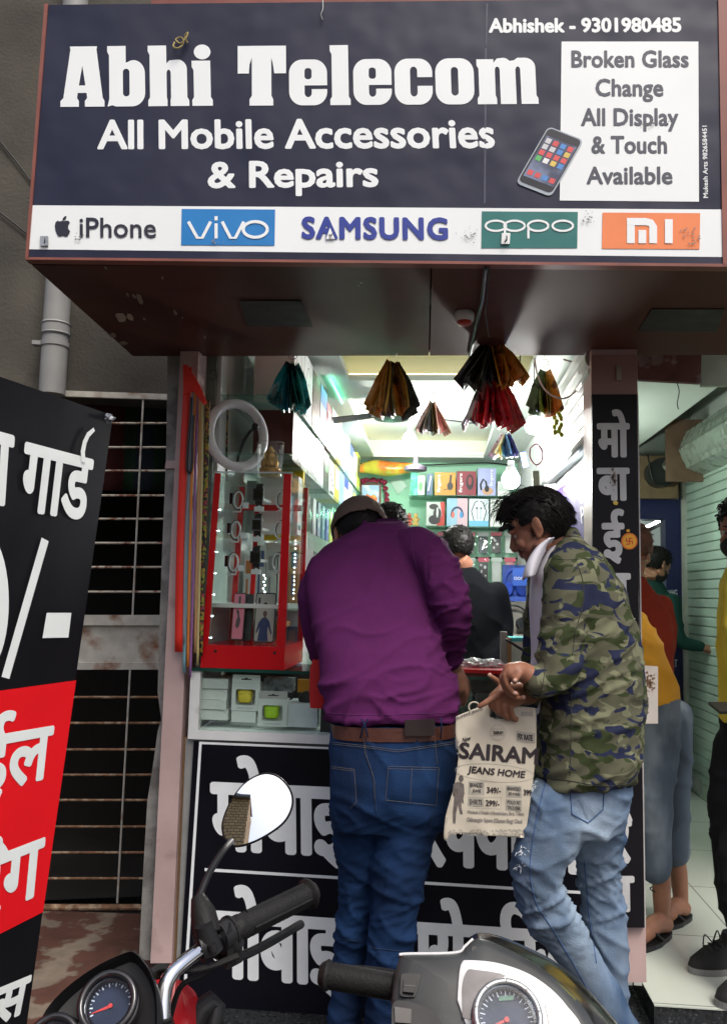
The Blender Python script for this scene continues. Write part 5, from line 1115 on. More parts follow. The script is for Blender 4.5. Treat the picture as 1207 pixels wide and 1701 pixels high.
# green glow lamp and led strips
bm = BM(); tube(bm, [P(640, 848, 6.3), P(652, 862, 6.3)], .03, 12); tag(obj('green_lamp', bm, M('green_glow', (.35, 1, .6), emit=16), smooth=True), 'pale green glowing altar lamp on the back wall', 'lamp')
bm = BM(); tube(bm, [V((LX+.3, 4.0, 2.54)), V((LX+.3, 4.5, 2.54))], .006, 8); tag(obj('green_strip_light', bm, M('green_strip', (.1, 1, .5), emit=5)), 'thin green light strip along the top of the left wall', 'lamp')
bm = BM(); tube(bm, [P(868, 752, 4.3), P(873, 775, 4.3)], .014, 10); tag(obj('blue_lamp', bm, M('blue_glow', (.15, .3, 1), emit=8), smooth=True), 'small blue glowing lamp beside the low bulb', 'lamp')
# fan
fn_ = thing('ceiling_fan', 'dark ceiling fan hanging below the tray ceiling', 'fan', (0, 0, 0)); fc = P(650, 687, 4.3); fn_.location = fc
bm = BM(); loft(bm, [(fc+V((0, 0, z)), V((q, 0, 0)), V((0, q, 0))) for z, q in ((-.035, .02), (-.03, .09), (-.005, .1), (.01, .095), (.03, .05), (.04, .015))], 28); obj('motor', bm, M('fan_black', (.02, .022, .025), .35), fn_, smooth=True)
bm = BM(); tube(bm, [fc+V((0, 0, .03)), V((fc.x, fc.y, CEZ+.14))], .012, 10); obj('rod', bm, M('fan_black', (.02, .022, .025)), fn_)
for k in range(3):
    a_ = R(30+120*k); d = V((math.cos(a_), math.sin(a_), 0)); s = V((-d.y, d.x, .18)).normalized()
    bm = BM(); slab(bm, [fc+d*.09-s*.03, fc+d*.5-s*.042, fc+d*.52, fc+d*.5+s*.042, fc+d*.09+s*.03], V((0, 0, .004))); obj('blade', bm, M('fan_grey', (.03, .032, .035), .5), fn_)
bm = BM(); p0 = P(690, 778, 5.6); loft(bm, [(p0+V((0, 0, z)), V((q, 0, 0)), V((0, q, 0))) for z, q in ((-.02, .06), (-.015, .075), (.01, .075), (.03, .02), (.12, .012))], 24); tag(obj('hanging_lamp_shade', bm, M('dark_shade', (.06, .05, .07), .4), smooth=True), 'small dark lamp shade hanging in front of the back wall', 'lamp')
# ================================================================== SHOP NEXT DOOR
ns = thing('next_shop', 'dim shop next door with blue door frame and white walls', 'shop', (1.5, 6.5, FLZ))
m_offw = M('dull_white_wall', (.5, .52, .48), .6, var=.06, vscale=2)
SX = 1.85; DY = 6.5
bm = BM(); box(bm, (.76, 3.05, 2.6), (1.42, DY+2, 2.64)); box(bm, (1.42, 3.05, 3.0), (2.7, DY+2, 3.04)); box(bm, (1.415, 3.05, 2.64), (1.42, DY, 3.0)); obj('ceiling', bm, m_offw, ns)
bm = BM(); box(bm, (.695, FY+.17, FLZ+.001), (.722, 9, 3)); obj('wall', bm, m_offw, ns)
bm = BM(); box(bm, (1.9, 4.0, FLZ+.001), (2.0, DY, 3)); obj('wall', bm, m_offw, ns)
bm = BM(); dl, dr, dt = P(1050, 900, DY).x, P(1103, 900, DY).x, P(1080, 863, DY).z
box(bm, (.76, DY, dt+.17), (2.6, DY+.1, 3)); obj('wall', bm, M('grey_green_wall', (.25, .27, .24), .7, var=.1), ns)
bm = BM(); box(bm, (.76, DY-.03, dt), (1.9, DY+.12, dt+.17)); box(bm, (dr, DY-.03, FLZ+.001), (SX+.03, DY+.12, dt)); blue = obj('door_frame', bm, M('deep_blue_board', (.012, .014, .075), .35, var=.08), ns)
bm = BM(); box(bm, (.76, 8.3, FLZ), (2.6, 8.4, 3)); box(bm, (2.2, DY+.13, FLZ), (2.3, 8.3, 3)); obj('wall', bm, M('inner_white', (.72, .76, .74), .6, var=.04), ns)
DPL = Plane(V((0, DY-.03, 0)), V((1, DY-.03, 0)), V((0, DY-.03, 1)))
m_blt = M('pale_lettering', (.45, .47, .55), .4)
bm = BM()
for s, bl, br, tl in (('BANG', (1106, 992), (1124, 991), (1106, 980)), ('BANG', (1106, 1003), (1124, 1002), (1106, 993)), ('BOLT', (1106, 1110), (1124, 1108), (1106, 1097)), ('BOOM', (1109, 1206), (1124, 1206), (1109, 1194))): write(bm, s, DPL, bl, br, tl, .0022)
for k, y in enumerate((1010, 1014, 1018)): strokes(bm, DPL, [[(1108, y), (1117, y)]], .003)
strokes(bm, DPL, [[(1109, 1188), (1124, 1188)], [(1109, 1211), (1124, 1211)]], .004); flat(bm, DPL, [(1109, 1183), (1116, 1183), (1112, 1174)], .002)
obj('lettering', bm, m_blt, blue)
tf = thing('tube_light', 'dark tube light fixture glowing into the white room behind the blue frame', 'lamp', tuple(P(1080, 877, 7.6)))
bm = BM(); a_, b_ = P(1062, 887, 7.2), P(1100, 868, 7.6); tube(bm, [a_, b_], .022, 8); obj('fixture', bm, M('dark_fixture', (.05, .05, .05), .5), tf)
bm = BM(); tube(bm, [a_+V((.02, .05, .035)), b_+V((.02, .05, .035))], .016, 8); obj('tube', bm, M('tube_white', (.9, 1, .95), emit=40), tf)
bm = BM(); slab(bm, [P(x, y, 8.28) for x, y in ((1060, 945), (1078, 945), (1078, 922), (1060, 922))], V((0, .01, 0))); tag(obj('wall_chart', bm, M('chart_print', (.3, .42, .5), .5, var=.3, vscale=20)), 'pale blue wall chart in the room behind the blue frame', 'chart')
tf2 = thing('tube_light', 'unseen tube light added on the left wall of the shop next door, behind the pillar', 'lamp', (.73, 5.2, 2.2))  # unseen lamp added to brighten the next shop
bm = BM(); box(bm, (.724, 4.6, 2.17), (.75, 5.9, 2.22)); obj('fixture', bm, m_offw, tf2)
bm = BM(); tube(bm, [(.766, 4.62, 2.195), (.766, 5.88, 2.195)], .014, 10); obj('tube', bm, M('added_tube', (.85, 1, .9), emit=62), tf2)
# shutter along the right side
sh = thing('roller_shutter', 'pale green slatted roller shutter on the right side wall', 'shutter', (SX, 5.3, FLZ))
m_shut = M('pale_green_steel', (.46, .58, .5), .4, .05, var=.06, vscale=3, col2=(.4, .5, .43), c2scale=1.6)
bm = BM(); z = FLZ+.002; pr = []
while z < 2.42:
    pr += [(SX+.006, z), (SX-.010, z+.004), (SX-.012, z+.01), (SX-.012, z+.054), (SX-.010, z+.059), (SX+.006, z+.0635)]; z += .064
A_ = [bm.verts.new((x, 3.9, zz)) for x, zz in pr]; B_ = [bm.verts.new((x, DY-.05, zz)) for x, zz in pr]
for i in range(len(pr)-1): bm.faces.new((A_[i], B_[i], B_[i+1], A_[i+1]))
obj('slats', bm, m_shut, sh)
bm = BM(); box(bm, (SX-.04, DY-.075, FLZ+.001), (SX+.03, DY-.035, 2.45)); obj('guide_rail', bm, M('dull_white_rail', (.48, .48, .43), .5), sh)
bm = BM(); box(bm, (SX-.05, 4.5, FLZ+.002), (SX-.013, DY-.1, FLZ+.09)); obj('bottom_bar', bm, M('worn_green_bar', (.3, .37, .29), .5, var=.2, col2=(.2, .2, .14), c2scale=20, c2lo=.58), sh, bevel=.004)
bm = BM(); obox(bm, V((SX-.055, DY-.35, FLZ+.075)), V((.006, 0, 0)), V((0, .12, 0)), V((0, 0, .05))); obj('lock_plate', bm, M('zinc', (.45, .46, .46), .35, .8), sh)
dz = P(1182, 735, 5.7); bm = BM(); n_ = 40
A_, B_ = [], []
for k in range(n_):
    a = 2*math.pi*k/n_; r = .17+(.012 if k % 5 == 0 else 0)
    A_.append(bm.verts.new((SX+r*math.cos(a), 3.9, dz.z+r*math.sin(a)))); B_.append(bm.verts.new((SX+r*math.cos(a), 6.0, dz.z+r*math.sin(a))))
for k in range(n_): bm.faces.new((A_[k], A_[(k+1) % n_], B_[(k+1) % n_], B_[k]))
bm.faces.new(A_); bm.faces.new(B_[::-1]); obj('drum', bm, M('ribbed_steel', (.33, .38, .32), .3, .4, var=.1), sh)
bm = BM(); box(bm, (SX-.26, 6.01, dz.z-.22), (SX+.3, 6.04, dz.z+.22)); obj('end_plate', bm, M('rust_brown_plate', (.14, .08, .05), .6, var=.2), sh)
bu = thing('shutter_motor', 'brown board with round dark drum end above the blue door frame', 'motor', tuple(P(1095, 800, 6.3)))
bm = BM(); slab(bm, [P(x, y, 6.35) for x, y in ((1050, 828), (1127, 828), (1122, 757), (1050, 757))], V((0, .05, 0))); obj('board', bm, M('brown_board', (.17, .11, .06), .7, var=.25), bu)
bm = BM(); disc(bm, P(1093, 788, 6.349), (0, -1, 0), .105, .12, 32); obj('drum', bm, M('dark_drum', (.02, .022, .02), .5, var=.3), bu, smooth=True)
bm = BM(); tube(bm, [P(1108, 778, 6.2), P(1130, 752, 6.1)], .05, 14); obj('shaft', bm, M('grey_shaft', (.13, .13, .11), .4, .5), bu, smooth=True)
bm = BM(); tube(bm, spline([P(x, y, 6.2) for x, y in ((1075, 755), (1085, 800), (1105, 800), (1122, 770), (1128, 750))], 6), .006, 6); obj('cable', bm, m_black, bu)
# stained plank under the front edge, card on the pillar, loose wire
bm = BM(); slab(bm, [P(x, y, 3.3) for x, y in ((1057, 630), (1163, 636), (1165, 560), (1057, 560))], V((0, .03, 0))); tag(obj('plank', bm, M('stained_red_plank', (.16, .06, .05), .5, var=.3, vscale=12, col2=(.3, .2, .18), c2scale=9, c2lo=.55)), 'reddish stained plank hanging right of the pillar under the canopy', 'plank')
bm = BM(); slab(bm, [P(x, y, 3.34) for x, y in ((1165, 640), (1300, 640), (1300, 560), (1165, 560))], V((0, .03, 0))); tag(obj('panel_board', bm, M('pale_green_panel', (.36, .42, .33), .5)), 'pale green panel board at the right under the canopy', 'panel')
bm = BM(); tube(bm, spline([P(x, y, 3.32) for x, y in ((1123, 634), (1127, 650), (1124, 670), (1126, 680))]), .002, 5); tag(obj('loose_wire', bm, m_black), 'thin loose wire dangling from the stained plank', 'wire')
nc = thing('notice_card', 'white card with brown glue stains fixed at the edge of the pillar', 'card', tuple(P(1080, 1202, FY+.06)))
NP = Plane(P(1066, 1202, FY+.06), P(1092, 1202, FY+.06), P(1066, 1105, FY+.06))
bm = BM(); flat(bm, NP, [(1063, 1202), (1092, 1202), (1092, 1107), (1062, 1105)], 0, .004); obj('sheet', bm, M('cream_card', (.62, .58, .52), .6, var=.06), nc)
bm = BM()
for _ in range(70):
    x, y = 1079+rnd.gauss(0, 4.5), 1134+rnd.gauss(0, 8); s_ = .6+rnd.random()*1.8; flat(bm, NP, [(x-s_, y), (x, y+s_*1.2), (x+s_*.8, y), (x+.2, y-s_)], .0008)
obj('glue_marks', bm, M('glue_brown', (.22, .13, .07), .7), nc)
bm = BM(); NP2 = Plane(P(1066, 1202, RPF-.02), P(1092, 1202, RPF-.02), P(1066, 1105, RPF-.02)); flat(bm, NP2, [(1052, 1005), (1059, 1045), (1061, 1045), (1060, 980), (1056, 984)], 0, .002); tag(obj('torn_paper', bm, M('torn_white', (.66, .64, .62), .7)), 'scrap of torn white paper on the edge of the pillar board', 'paper')
# ---- tall board on the pillar
NB = Plane(P(983, 1540, RPF-.02), P(1070, 1540, RPF-.02), P(983, 655, RPF-.02))
pb = thing('name_board', 'tall narrow black board with white vertical Hindi lettering on the pillar', 'sign', tuple(P(1028, 1540, RPF-.02)))
bm = BM(); flat(bm, NB, [(986, 1541), (1070, 1541), (1060, 1000), (1057.5, 655), (982.5, 655), (984, 1000)], 0, .016); obj('panel', bm, M('black_vinyl_board', (.009, .008, .011), .45, var=.15, vscale=5, spec=.2), pb)
bm = BM(); flat(bm, NB, [(1070, 1541), (1072, 1541), (1059.5, 655), (1057.5, 655)], -.0005, .016); obj('edge', bm, M('board_edge', (.5, .48, .46), .5), pb)
bm = BM()
for s, bl, br, tl in (('मो', (991, 760), (1046, 760), (990, 680)), ('बा', (991, 832), (1046, 832), (990, 777)), ('ई', (999, 937), (1037, 937), (998, 845)), ('ल', (992, 1012), (1048, 1012), (991, 952)), ('िर', (996, 1100), (1050, 1100), (995, 1030)), ('पे', (996, 1205), (1052, 1205), (996, 1120)), ('र', (1005, 1300), (1050, 1300), (1004, 1240)), ('िरं', (1002, 1435), (1050, 1435), (1002, 1330)), ('ग', (1004, 1515), (1054, 1515), (1003, 1455))):
    write(bm, s, NB, bl, br, tl, .0052, bx=1.15)
obj('lettering', bm, M('greyed_white_letters', (.6, .6, .6), .5, var=.12, vscale=12), pb)
# round festive sticker, stuck sticker shreds
st = thing('round_sticker', 'round orange and yellow festive sticker on the black pillar board', 'sticker', tuple(NB.hit(1044, 899)))
bm = BM(); flat(bm, NB, [(1044.5+(13.2+(.8 if k % 2 else 0))*math.cos(2*math.pi*k/48), 899+(13.4+(.8 if k % 2 else 0))*math.sin(2*math.pi*k/48)) for k in range(48)], .002, .001); obj('rim', bm, M('sticker_orange', (.8, .2, .02), .4), st)
bm = BM(); flat(bm, NB, [(1044.5+11*math.cos(2*math.pi*k/36), 899+11.2*math.sin(2*math.pi*k/36)) for k in range(36)], .0025); flat(bm, NB, [(1042.5+3*math.cos(2*math.pi*k/12), 881.5+2.6*math.sin(2*math.pi*k/12)) for k in range(12)], .0025); obj('centre', bm, M('sticker_yellow', (.85, .42, .03), .4), st)
bm = BM(); c_ = (1044.5, 899); s_ = 5.5
strokes(bm, NB, [[(c_[0], c_[1]-s_), (c_[0], c_[1]+s_)], [(c_[0]-s_, c_[1]), (c_[0]+s_, c_[1])], [(c_[0], c_[1]-s_+.6), (c_[0]+s_, c_[1]-s_+.6)], [(c_[0]+s_-.6, c_[1]), (c_[0]+s_-.6, c_[1]+s_)], [(c_[0], c_[1]+s_-.6), (c_[0]-s_, c_[1]+s_-.6)], [(c_[0]-s_+.6, c_[1]), (c_[0]-s_+.6, c_[1]-s_)]], .0034, .003); obj('emblem', bm, M('sticker_red', (.6, .04, .02), .4), st)
bm = BM()
for _ in range(26):
    x, y = 1019+rnd.gauss(0, 2.2), 793+rnd.gauss(0, 8); s2 = .8+rnd.random()*2; flat(bm, NB, [(x-s2, y), (x, y+s2*1.6), (x+s2*.8, y), (x+.2, y-s2)], .004)
tag(obj('sticker_shreds', bm, M('shred_pink', (.33, .24, .2), .7)), 'torn sticker shreds left on the second letter of the pillar board', 'sticker')
bm = BM(); flat(bm, NB, [(1017, 834), (1022, 831), (1026, 835), (1024, 839), (1019, 838)], .004, .001); tag(obj('gold_fleck', bm, M('gold_fleck', (.5, .36, .08), .3, .6)), 'small gold sticker fleck under the second letter of the pillar board', 'sticker')

# ================================================================== STANDING BOARD AT THE LEFT
A0, B0 = P(188, 690, 1.70), P(45, 1701, 1.62); dv = V((-.25, -1, 0)).normalized()
foot = B0+(B0-A0)*((B0.z-.02)/(A0.z-B0.z))
BD = Plane(A0, B0, A0+dv)
sb = thing('standing_board', 'black and red standing board with white Hindi lettering at the left', 'sign', tuple(foot))
WID = 1.15; nb = BD.n
bm = BM(); slab(bm, [foot, foot+dv*WID, A0+dv*WID, A0], -nb*.03); obj('panel', bm, M('black_flex', (.007, .007, .009), .42, var=.15, vscale=6, spec=.15), sb)
def dirpt(px, py): return BD.hit(px, py)
r0, r1 = BD.hit(127, 1130, .001), BD.hit(72, 1515, .001)
bm = BM(); bm.faces.new([bm.verts.new(p) for p in (r0, r1, r1+dv*WID*.94, r0+dv*WID*.94)]); obj('red_band', bm, M('red_flex', (.75, .008, .014), .45, var=.06, vscale=5, spec=.2), sb)
m_bl = M('board_white', (.8, .84, .82), .45, var=.04)
bm = BM(); B_ = dict(bold=.0042, off=.0016)
write(bm, 'गाड', BD, (27, 848), (144, 866), (41, 733), .0045, off=.0016)
write(bm, 'लास', BD, (-150, 818), (16, 845), (-140, 678), .0045, off=.0016)
strokes(bm, BD, [[(139, 768), (138, 750), (141, 735), (147, 722), (157, 713)]], [.012, .013, .012, .011, .008], .004)
strokes(bm, BD, [[(75.5, 896), (9.5, 1126)]], .021, .0016); flat(bm, BD, [(78, 1018), (119, 1018), (114, 1059), (71, 1060)], .0016)
oc = BD.hit(-28, 1000); od = BD.hit(-28, 880)-oc; oe = BD.hit(14, 1000)-oc
q = [[oc+od*math.cos(2*math.pi*k/40)*s+oe*math.sin(2*math.pi*k/40)*s2+nb*.0016 for k in range(40)] for s, s2 in ((1, 1), (.8, .55))]
vv = [[bm.verts.new(p) for p in r_] for r_ in q]
for k in range(40): bm.faces.new((vv[0][k], vv[0][(k+1) % 40], vv[1][(k+1) % 40], vv[1][k]))
write(bm, 'ईल', BD, (-52, 1342), (79, 1307), (-34, 1186), .0042, off=.0018)
write(bm, 'िरंग', BD, (-92, 1562), (66, 1487), (-76, 1404), .0042, off=.0018)
write(bm, 'पास', BD, (-92, 1745), (40, 1683), (-76, 1671), .0036, off=.0016)
obj('lettering', bm, m_bl, sb)
bm = BM(); bmesh.ops.create_icosphere(bm, subdivisions=3, radius=1)
for v in bm.verts: v.co = A0+V((v.co.x*.022, v.co.y*.018, v.co.z*.012))*(1+.4*noise.noise(v.co*2))+V((-.015, -.01, -.01))
obj('tape_corner', bm, M('shiny_tape', (.14, .15, .17), .15, var=.3, vscale=30, bump=1), sb)
bm = BM()
for s in (.05, WID-.05): tube(bm, [A0+dv*s-nb*.02-V((0, 0, .1)), V((foot.x, foot.y, .012))+dv*s-nb*.45], .012, 8)
obj('support_leg', bm, m_black, sb)
# brick house across the street, seen only in the scooter mirror
hb = thing('brick_house', 'tan brick house across the street showing in the round mirror', 'house', (-6, -9, 0))
m_brk = M('tan_brick', (.36, .22, .1), .85, var=.15)
nt, b = nodes(m_brk); bt = nt.nodes.new('ShaderNodeTexBrick'); bt.inputs['Scale'].default_value = 1.0; bt.inputs['Brick Width'].default_value = .3; bt.inputs['Row Height'].default_value = .15; bt.inputs['Mortar Size'].default_value = .015
bt.inputs['Color1'].default_value = (.75, .5, .24, 1); bt.inputs['Color2'].default_value = (.6, .38, .17, 1); bt.inputs['Mortar'].default_value = (.14, .1, .07, 1)
mp = nt.nodes.new('ShaderNodeMapping'); mp.inputs['Rotation'].default_value = (R(90), 0, 0); nt.links.new(nt.nodes['Texture Coordinate'].outputs['Object'], mp.inputs[0]); nt.links.new(mp.outputs[0], bt.inputs[0]); nt.links.new(bt.outputs[0], b.inputs['Base Color'])
HX0, HX1, HT = -9.0, -1.2, 6.6
bm = BM(); box(bm, (HX0, -11.5, 0), (HX1, -8.5, HT)); obj('wall', bm, m_brk, hb)
bm = BM(); slab(bm, [V((HX0-.3, -8.2, HT)), V((HX1+.02, -8.2, HT)), V((HX1+.02, -11.8, HT+.5)), V((HX0-.3, -11.8, HT+.5))], V((0, 0, .12))); obj('roof', bm, M('grey_sheet_roof', (.25, .25, .26), .5), hb)
# ================================================================== PEOPLE
def skin_mat(name, c):
    m = M(name, c, .5, var=.1, vscale=30, bump=.12, bscale=260, spec=.4)
    nt, b = nodes(m); b.inputs['Subsurface Weight'].default_value = .08; b.inputs['Subsurface Radius'].default_value = (.01, .004, .002); b.inputs['Subsurface Scale'].default_value = .5
    return m
m_skin = skin_mat('brown_skin', (.27, .125, .075)); m_skin2 = skin_mat('warm_brown_skin', (.27, .12, .072))
m_hair = M('black_hair', (.008, .007, .0065), .5, var=.3, vscale=60, spec=.15)
m_cloth_bump = dict(bump=.35, bscale=420)
def fabric(name, c, **k):
    a = dict(rough=.9, var=.1, vscale=10, bump=.3, bscale=380, spec=.12); a.update(k); return M(name, c, **a)
def ridge(q): return 1-abs(noise.noise(q))*2
def folds(amp, fx, fy, fz, seed, sharp=3, low=.5):
    def f(p, n):
        q = V((p.x*fx+seed, p.y*fy, p.z*fz)); w = V((noise.noise(q*.5+V((9, 0, 0))), noise.noise(q*.5+V((0, 9, 0))), noise.noise(q*.5+V((0, 0, 9)))))
        r = max(0, ridge(q+w*.8)); return amp*(r**sharp-.25)+amp*low*noise.noise(q*.45)
    return f
def ringP(pl, pr, py, yd, ty, tilt=0, dy=0):    # elliptical section between two pixels; tilt leans it front to back
    a, b = P(pl, py-dy, yd), P(pr, py+dy, yd); c = (a+b)/2; u = (b-a)/2
    return (c, u, V((0, ty*math.cos(tilt), ty*math.sin(tilt))))
def limb(bm, pts, rs, n=18, k=6):
    tube(bm, spline(pts, k), ipol(rs, k), n)
    for p, r in ((pts[0], rs[0]), (pts[-1], rs[-1])): ball(bm, p, r*.98, 14)
def fused(name, bm, m, parent, voxel, smooth=4, disp=None, fac=.5):
    return link(name, fuse(bm, voxel, smooth, disp, fac), m, parent)
def head_mesh(bm, T, open_mouth=False, nose=1.0):            # T: local (x right, y face, z up; centre of skull) -> world, scale included
    def b_(c, r): 
        sc = T.to_scale(); q = T.to_quaternion().to_matrix(); ball(bm, T @ V(c), [a*sc.x for a in r], 22, q)
    b_((0, -.012, .03), (.074, .094, .088)); b_((0, .03, -.02), (.062, .062, .08)); b_((0, .045, -.062), (.046, .045, .042)); b_((0, .072, -.09), (.021, .018, .017))
    b_((0, .058, .035), (.055, .034, .04))
    for s in (-1, 1):
        b_((s*.036, .064, -.03), (.024, .02, .022)); b_((s*.027, .083, .018), (.024, .010, .009)); b_((s*.05, .02, -.055), (.02, .042, .028))
        b_((s*.012, .097, -.034), (.009, .01, .008)); b_((s*.075, -.006, -.006), (.006, .017, .030)); b_((s*.080, -.014, .004), (.004, .011, .024)); b_((s*.077, -.01, .02), (.004, .014, .007)); b_((s*.075, .0, -.03), (.005, .009, .010))
    tube(bm, [T @ V(p) for p in ((0, .084, .022), (0, .099, -.005), (0, .114*nose, -.028))], [.008*T.to_scale().x, .010*T.to_scale().x, .0125*T.to_scale().x], 12); b_((0, .108*nose, -.031), (.0125, .012, .0105))
    b_((0, .088, -.052), (.021, .012, .006)); b_((0, .086, -.063), (.019, .012, .0065))
def TM(c, fwd, up, s=1.0):
    y = V(fwd).normalized(); x = y.cross(V(up)).normalized(); z = x.cross(y)
    return Matrix.Translation(V(c)) @ Matrix((x, y, z)).transposed().to_4x4() @ Matrix.Diagonal((s, s, s, 1))
def eyes(T, parent):
    bm = BM()
    for s in (-1, 1): ball(bm, T @ V((s*.028, .074, .002)), .0115*T.to_scale().x, 14)
    e = obj('eyes', bm, M('eye_white', (.3, .27, .25), .3), parent, smooth=True)
    bm = BM()
    for s in (-1, 1): ball(bm, T @ V((s*.028, .0805, .0)), .0062*T.to_scale().x, 12)
    obj('iris', bm, M('iris_dark', (.02, .012, .008), .1), e, smooth=True)
    bm = BM()
    for s in (-1, 1): tube(bm, spline([T @ V((s*x, y, z)) for x, y, z in ((.012, .094, .02), (.026, .093, .026), (.044, .078, .02))]), [.003, .004, .0045, .004, .004, .004, .004, .004, .004, .004, .0035, .003, .003, .003, .002, .002, .002][:17], 6, flat=.6)
    obj('eyebrows', bm, m_hair, parent)
def hair_clumps(bm, T, n, region, length, lift, seed, r=.007, flow=None):   # many curved locks on the skull
    rd = random.Random(seed); sc = T.to_scale().x
    for _ in range(n):
        th, ph = region(rd); d = V((math.cos(ph)*math.cos(th), math.cos(ph)*math.sin(th), math.sin(ph)))
        base = V((d.x*.076, d.y*.096-.012, d.z*.09+.03)); fl = flow(base, rd) if flow else V((0, -1, -.4))
        L = length(base, rd); pts = [base-d*.004, base+d*lift*.7+fl*L*.3, base+d*lift+fl*L*.7, base+d*lift*(.7)+fl*L-V((0, 0, .25*L))]
        tube(bm, [T @ p for p in spline(pts, 3)], [r*sc*q for q in (.8, 1, 1, 1, .95, .9, .8, .65, .45, .12)], 5)
def hair_cap(bm, T, cut, rs=(.081, .102, .096), back=-.07, seed=1, rough=.006):  # skull cap of short hair, cut(p) decides coverage
    g = bmesh.ops.create_icosphere(bm, subdivisions=5, radius=1); dead = []
    for v in g['verts']:
        d = V(v.co); p = V((d.x*rs[0], d.y*rs[1]-.012, d.z*rs[2]+.03)); p += d*(rough*noise.noise(d*14+V((seed, 0, 0)))+rough*.5*noise.noise(d*40))
        if not cut(p): dead.append(v)
        v.co = T @ p
    bmesh.ops.delete(bm, geom=dead, context='VERTS')
def finger(bm, pts, r0, r1=None, k=5):
    r1 = r1 or r0*.78; n = (len(pts)-1)*k+1; rr_ = [r0+(r1-r0)*i/(n-1)+(.0006 if 0 < i < n-1 and i % k == 0 else 0) for i in range(n)]
    tube(bm, spline(pts, k), rr_, 12); ball(bm, pts[-1], r1*.99, 12); ball(bm, pts[0], r0, 12)

# ------------------------------------------------------------ man in the purple sweatshirt (back view)
pm = thing('person', 'man in purple sweatshirt, brown cap and dark blue jeans leaning over the counter', 'person', tuple(P(650, 1790, 2.6)))
m_purp = fabric('purple_jersey', (.092, .0165, .084), vscale=14, var=.1)
bm = BM()
T_ = [ringP(541, 757, 1196, 2.60, .122), ringP(538, 757, 1170, 2.605, .128), ringP(534, 757, 1130, 2.62, .133), ringP(527, 738, 1080, 2.65, .13), ringP(517, 722, 1030, 2.69, .13, .15), ringP(510, 712, 980, 2.73, .128, .25), ringP(511, 708, 940, 2.76, .12, .35), ringP(534, 706, 910, 2.785, .104, .34), ringP(566, 702, 891, 2.805, .084, .28), ringP(590, 684, 878, 2.825, .066, .25), ringP(602, 668, 868, 2.84, .052, .25)]
loft(bm, T_, 40, e=2.35)
limb(bm, [P(538, 946, 2.76), P(522, 1000, 2.79), P(536, 1075, 2.86), P(560, 1085, 3.02)], [.054, .055, .05, .042])           # left arm reaching forward
limb(bm, [P(690, 912, 2.775), P(724, 940, 2.70), P(748, 1000, 2.645), P(752, 1045, 2.69), P(746, 1094, 2.78)], [.078, .07, .062, .05, .04])
def purple_disp(p, n):
    z = p.z; hem = max(0, 1-abs(z-1.13)/.16); f = .0
    q = V((p.x*5, p.y*5, z*22)); w = noise.noise(V((p.x*6, p.y*6, z*4)))
    f += hem*.015*(max(0, ridge(q+V((w*2, 0, w*2))))**3-.2)
    d = V((p.x*4+z*5, p.y*4, z*7-p.x*5)); f += .011*(max(0, ridge(d*1.1+V((3, 1, 0))))**4-.15)*max(.4, min(1, (1.62-z)*3))
    f += .006*noise.noise(V((p.x*5, p.y*5, z*5)))
    arm = P(740, 1000, 2.66)
    if (p-arm).length < .24 and p.x > P(712, 1000, 2.7).x: f += .010*(max(0, ridge(V((p.x*10+z*14, p.y*6, z*26-p.x*14))))**3-.2)
    return f
sh_ = fused('sweatshirt', bm, m_purp, pm, .0075, 6, purple_disp)
pt = bvh_of(sh_.data)
bm = BM(); cr_ = [ringP(599, 671, 874, 2.842, .058, .25), ringP(602, 668, 866, 2.846, .055, .25), ringP(605, 665, 865, 2.85, .051, .25), ringP(608, 662, 872, 2.85, .047, .25)]; loft(bm, cr_, 40, cap=False); obj('collar', bm, m_purp, sh_, smooth='all')
bm = BM()
stitch(bm, pt, px_spline([(612, 876), (624, 881), (640, 883), (655, 881), (668, 876)], 4), .0008)
stitch(bm, pt, px_spline([(686, 884), (684, 905), (688, 930), (697, 960), (706, 990)], 5), .0011); stitch(bm, pt, px_spline([(541, 1184), (600, 1188), (690, 1186), (756, 1183)], 5), .0009)
obj('seams', bm, M('purple_seam', (.085, .014, .085), .9), sh_)
# jeans
m_denim = fabric('dark_denim', (.008, .019, .053), vscale=7, var=.3, bump=.5, bscale=520, col2=(.014, .043, .12), c2scale=3.2, c2lo=.42, c2hi=.7, stretch=(1, 1, .6))
bm = BM()
loft(bm, [ringP(552, 755, 1198, 2.60, .118), ringP(549, 757, 1240, 2.595, .125), ringP(548, 757, 1290, 2.585, .130), ringP(549, 750, 1335, 2.585, .122), ringP(553, 738, 1375, 2.59, .10)], 40, e=2.4)
limb(bm, [P(600, 1330, 2.62), P(597, 1400, 2.63), P(594, 1480, 2.64), P(586, 1560, 2.66), P(578, 1640, 2.66), P(572, 1720, 2.67), P(570, 1772, 2.67)], [.09, .077, .062, .057, .053, .053, .054])
limb(bm, [P(685, 1330, 2.58), P(669, 1400, 2.575), P(658, 1480, 2.565), P(650, 1560, 2.565), P(646, 1640, 2.57), P(640, 1720, 2.58), P(638, 1772, 2.58)], [.098, .087, .073, .07, .066, .064, .064])
def jean_disp(p, n):
    z = p.z; f = .004*noise.noise(V((p.x*6, p.y*6, z*6)))
    knee = math.exp(-((z-.56)/.2)**2)+math.exp(-((z-.12)/.12)**2)+.4*math.exp(-((z-.85)/.06)**2)
    w = noise.noise(V((p.x*5+3, p.y*5, z*3)))
    f += .013*knee*(max(0, ridge(V((p.x*4+w, p.y*4, z*17+p.x*6))))**3-.22)+.006*knee*(max(0, ridge(V((p.x*7-w*2, p.y*7, z*33-p.x*14))))**3-.2); f += .007*(max(0, ridge(V((p.x*9+z*5, p.y*5, z*8))))**4-.15)
    return f
jn = fused('jeans', bm, m_denim, pm, .0075, 5, jean_disp); jt = bvh_of(jn.data)
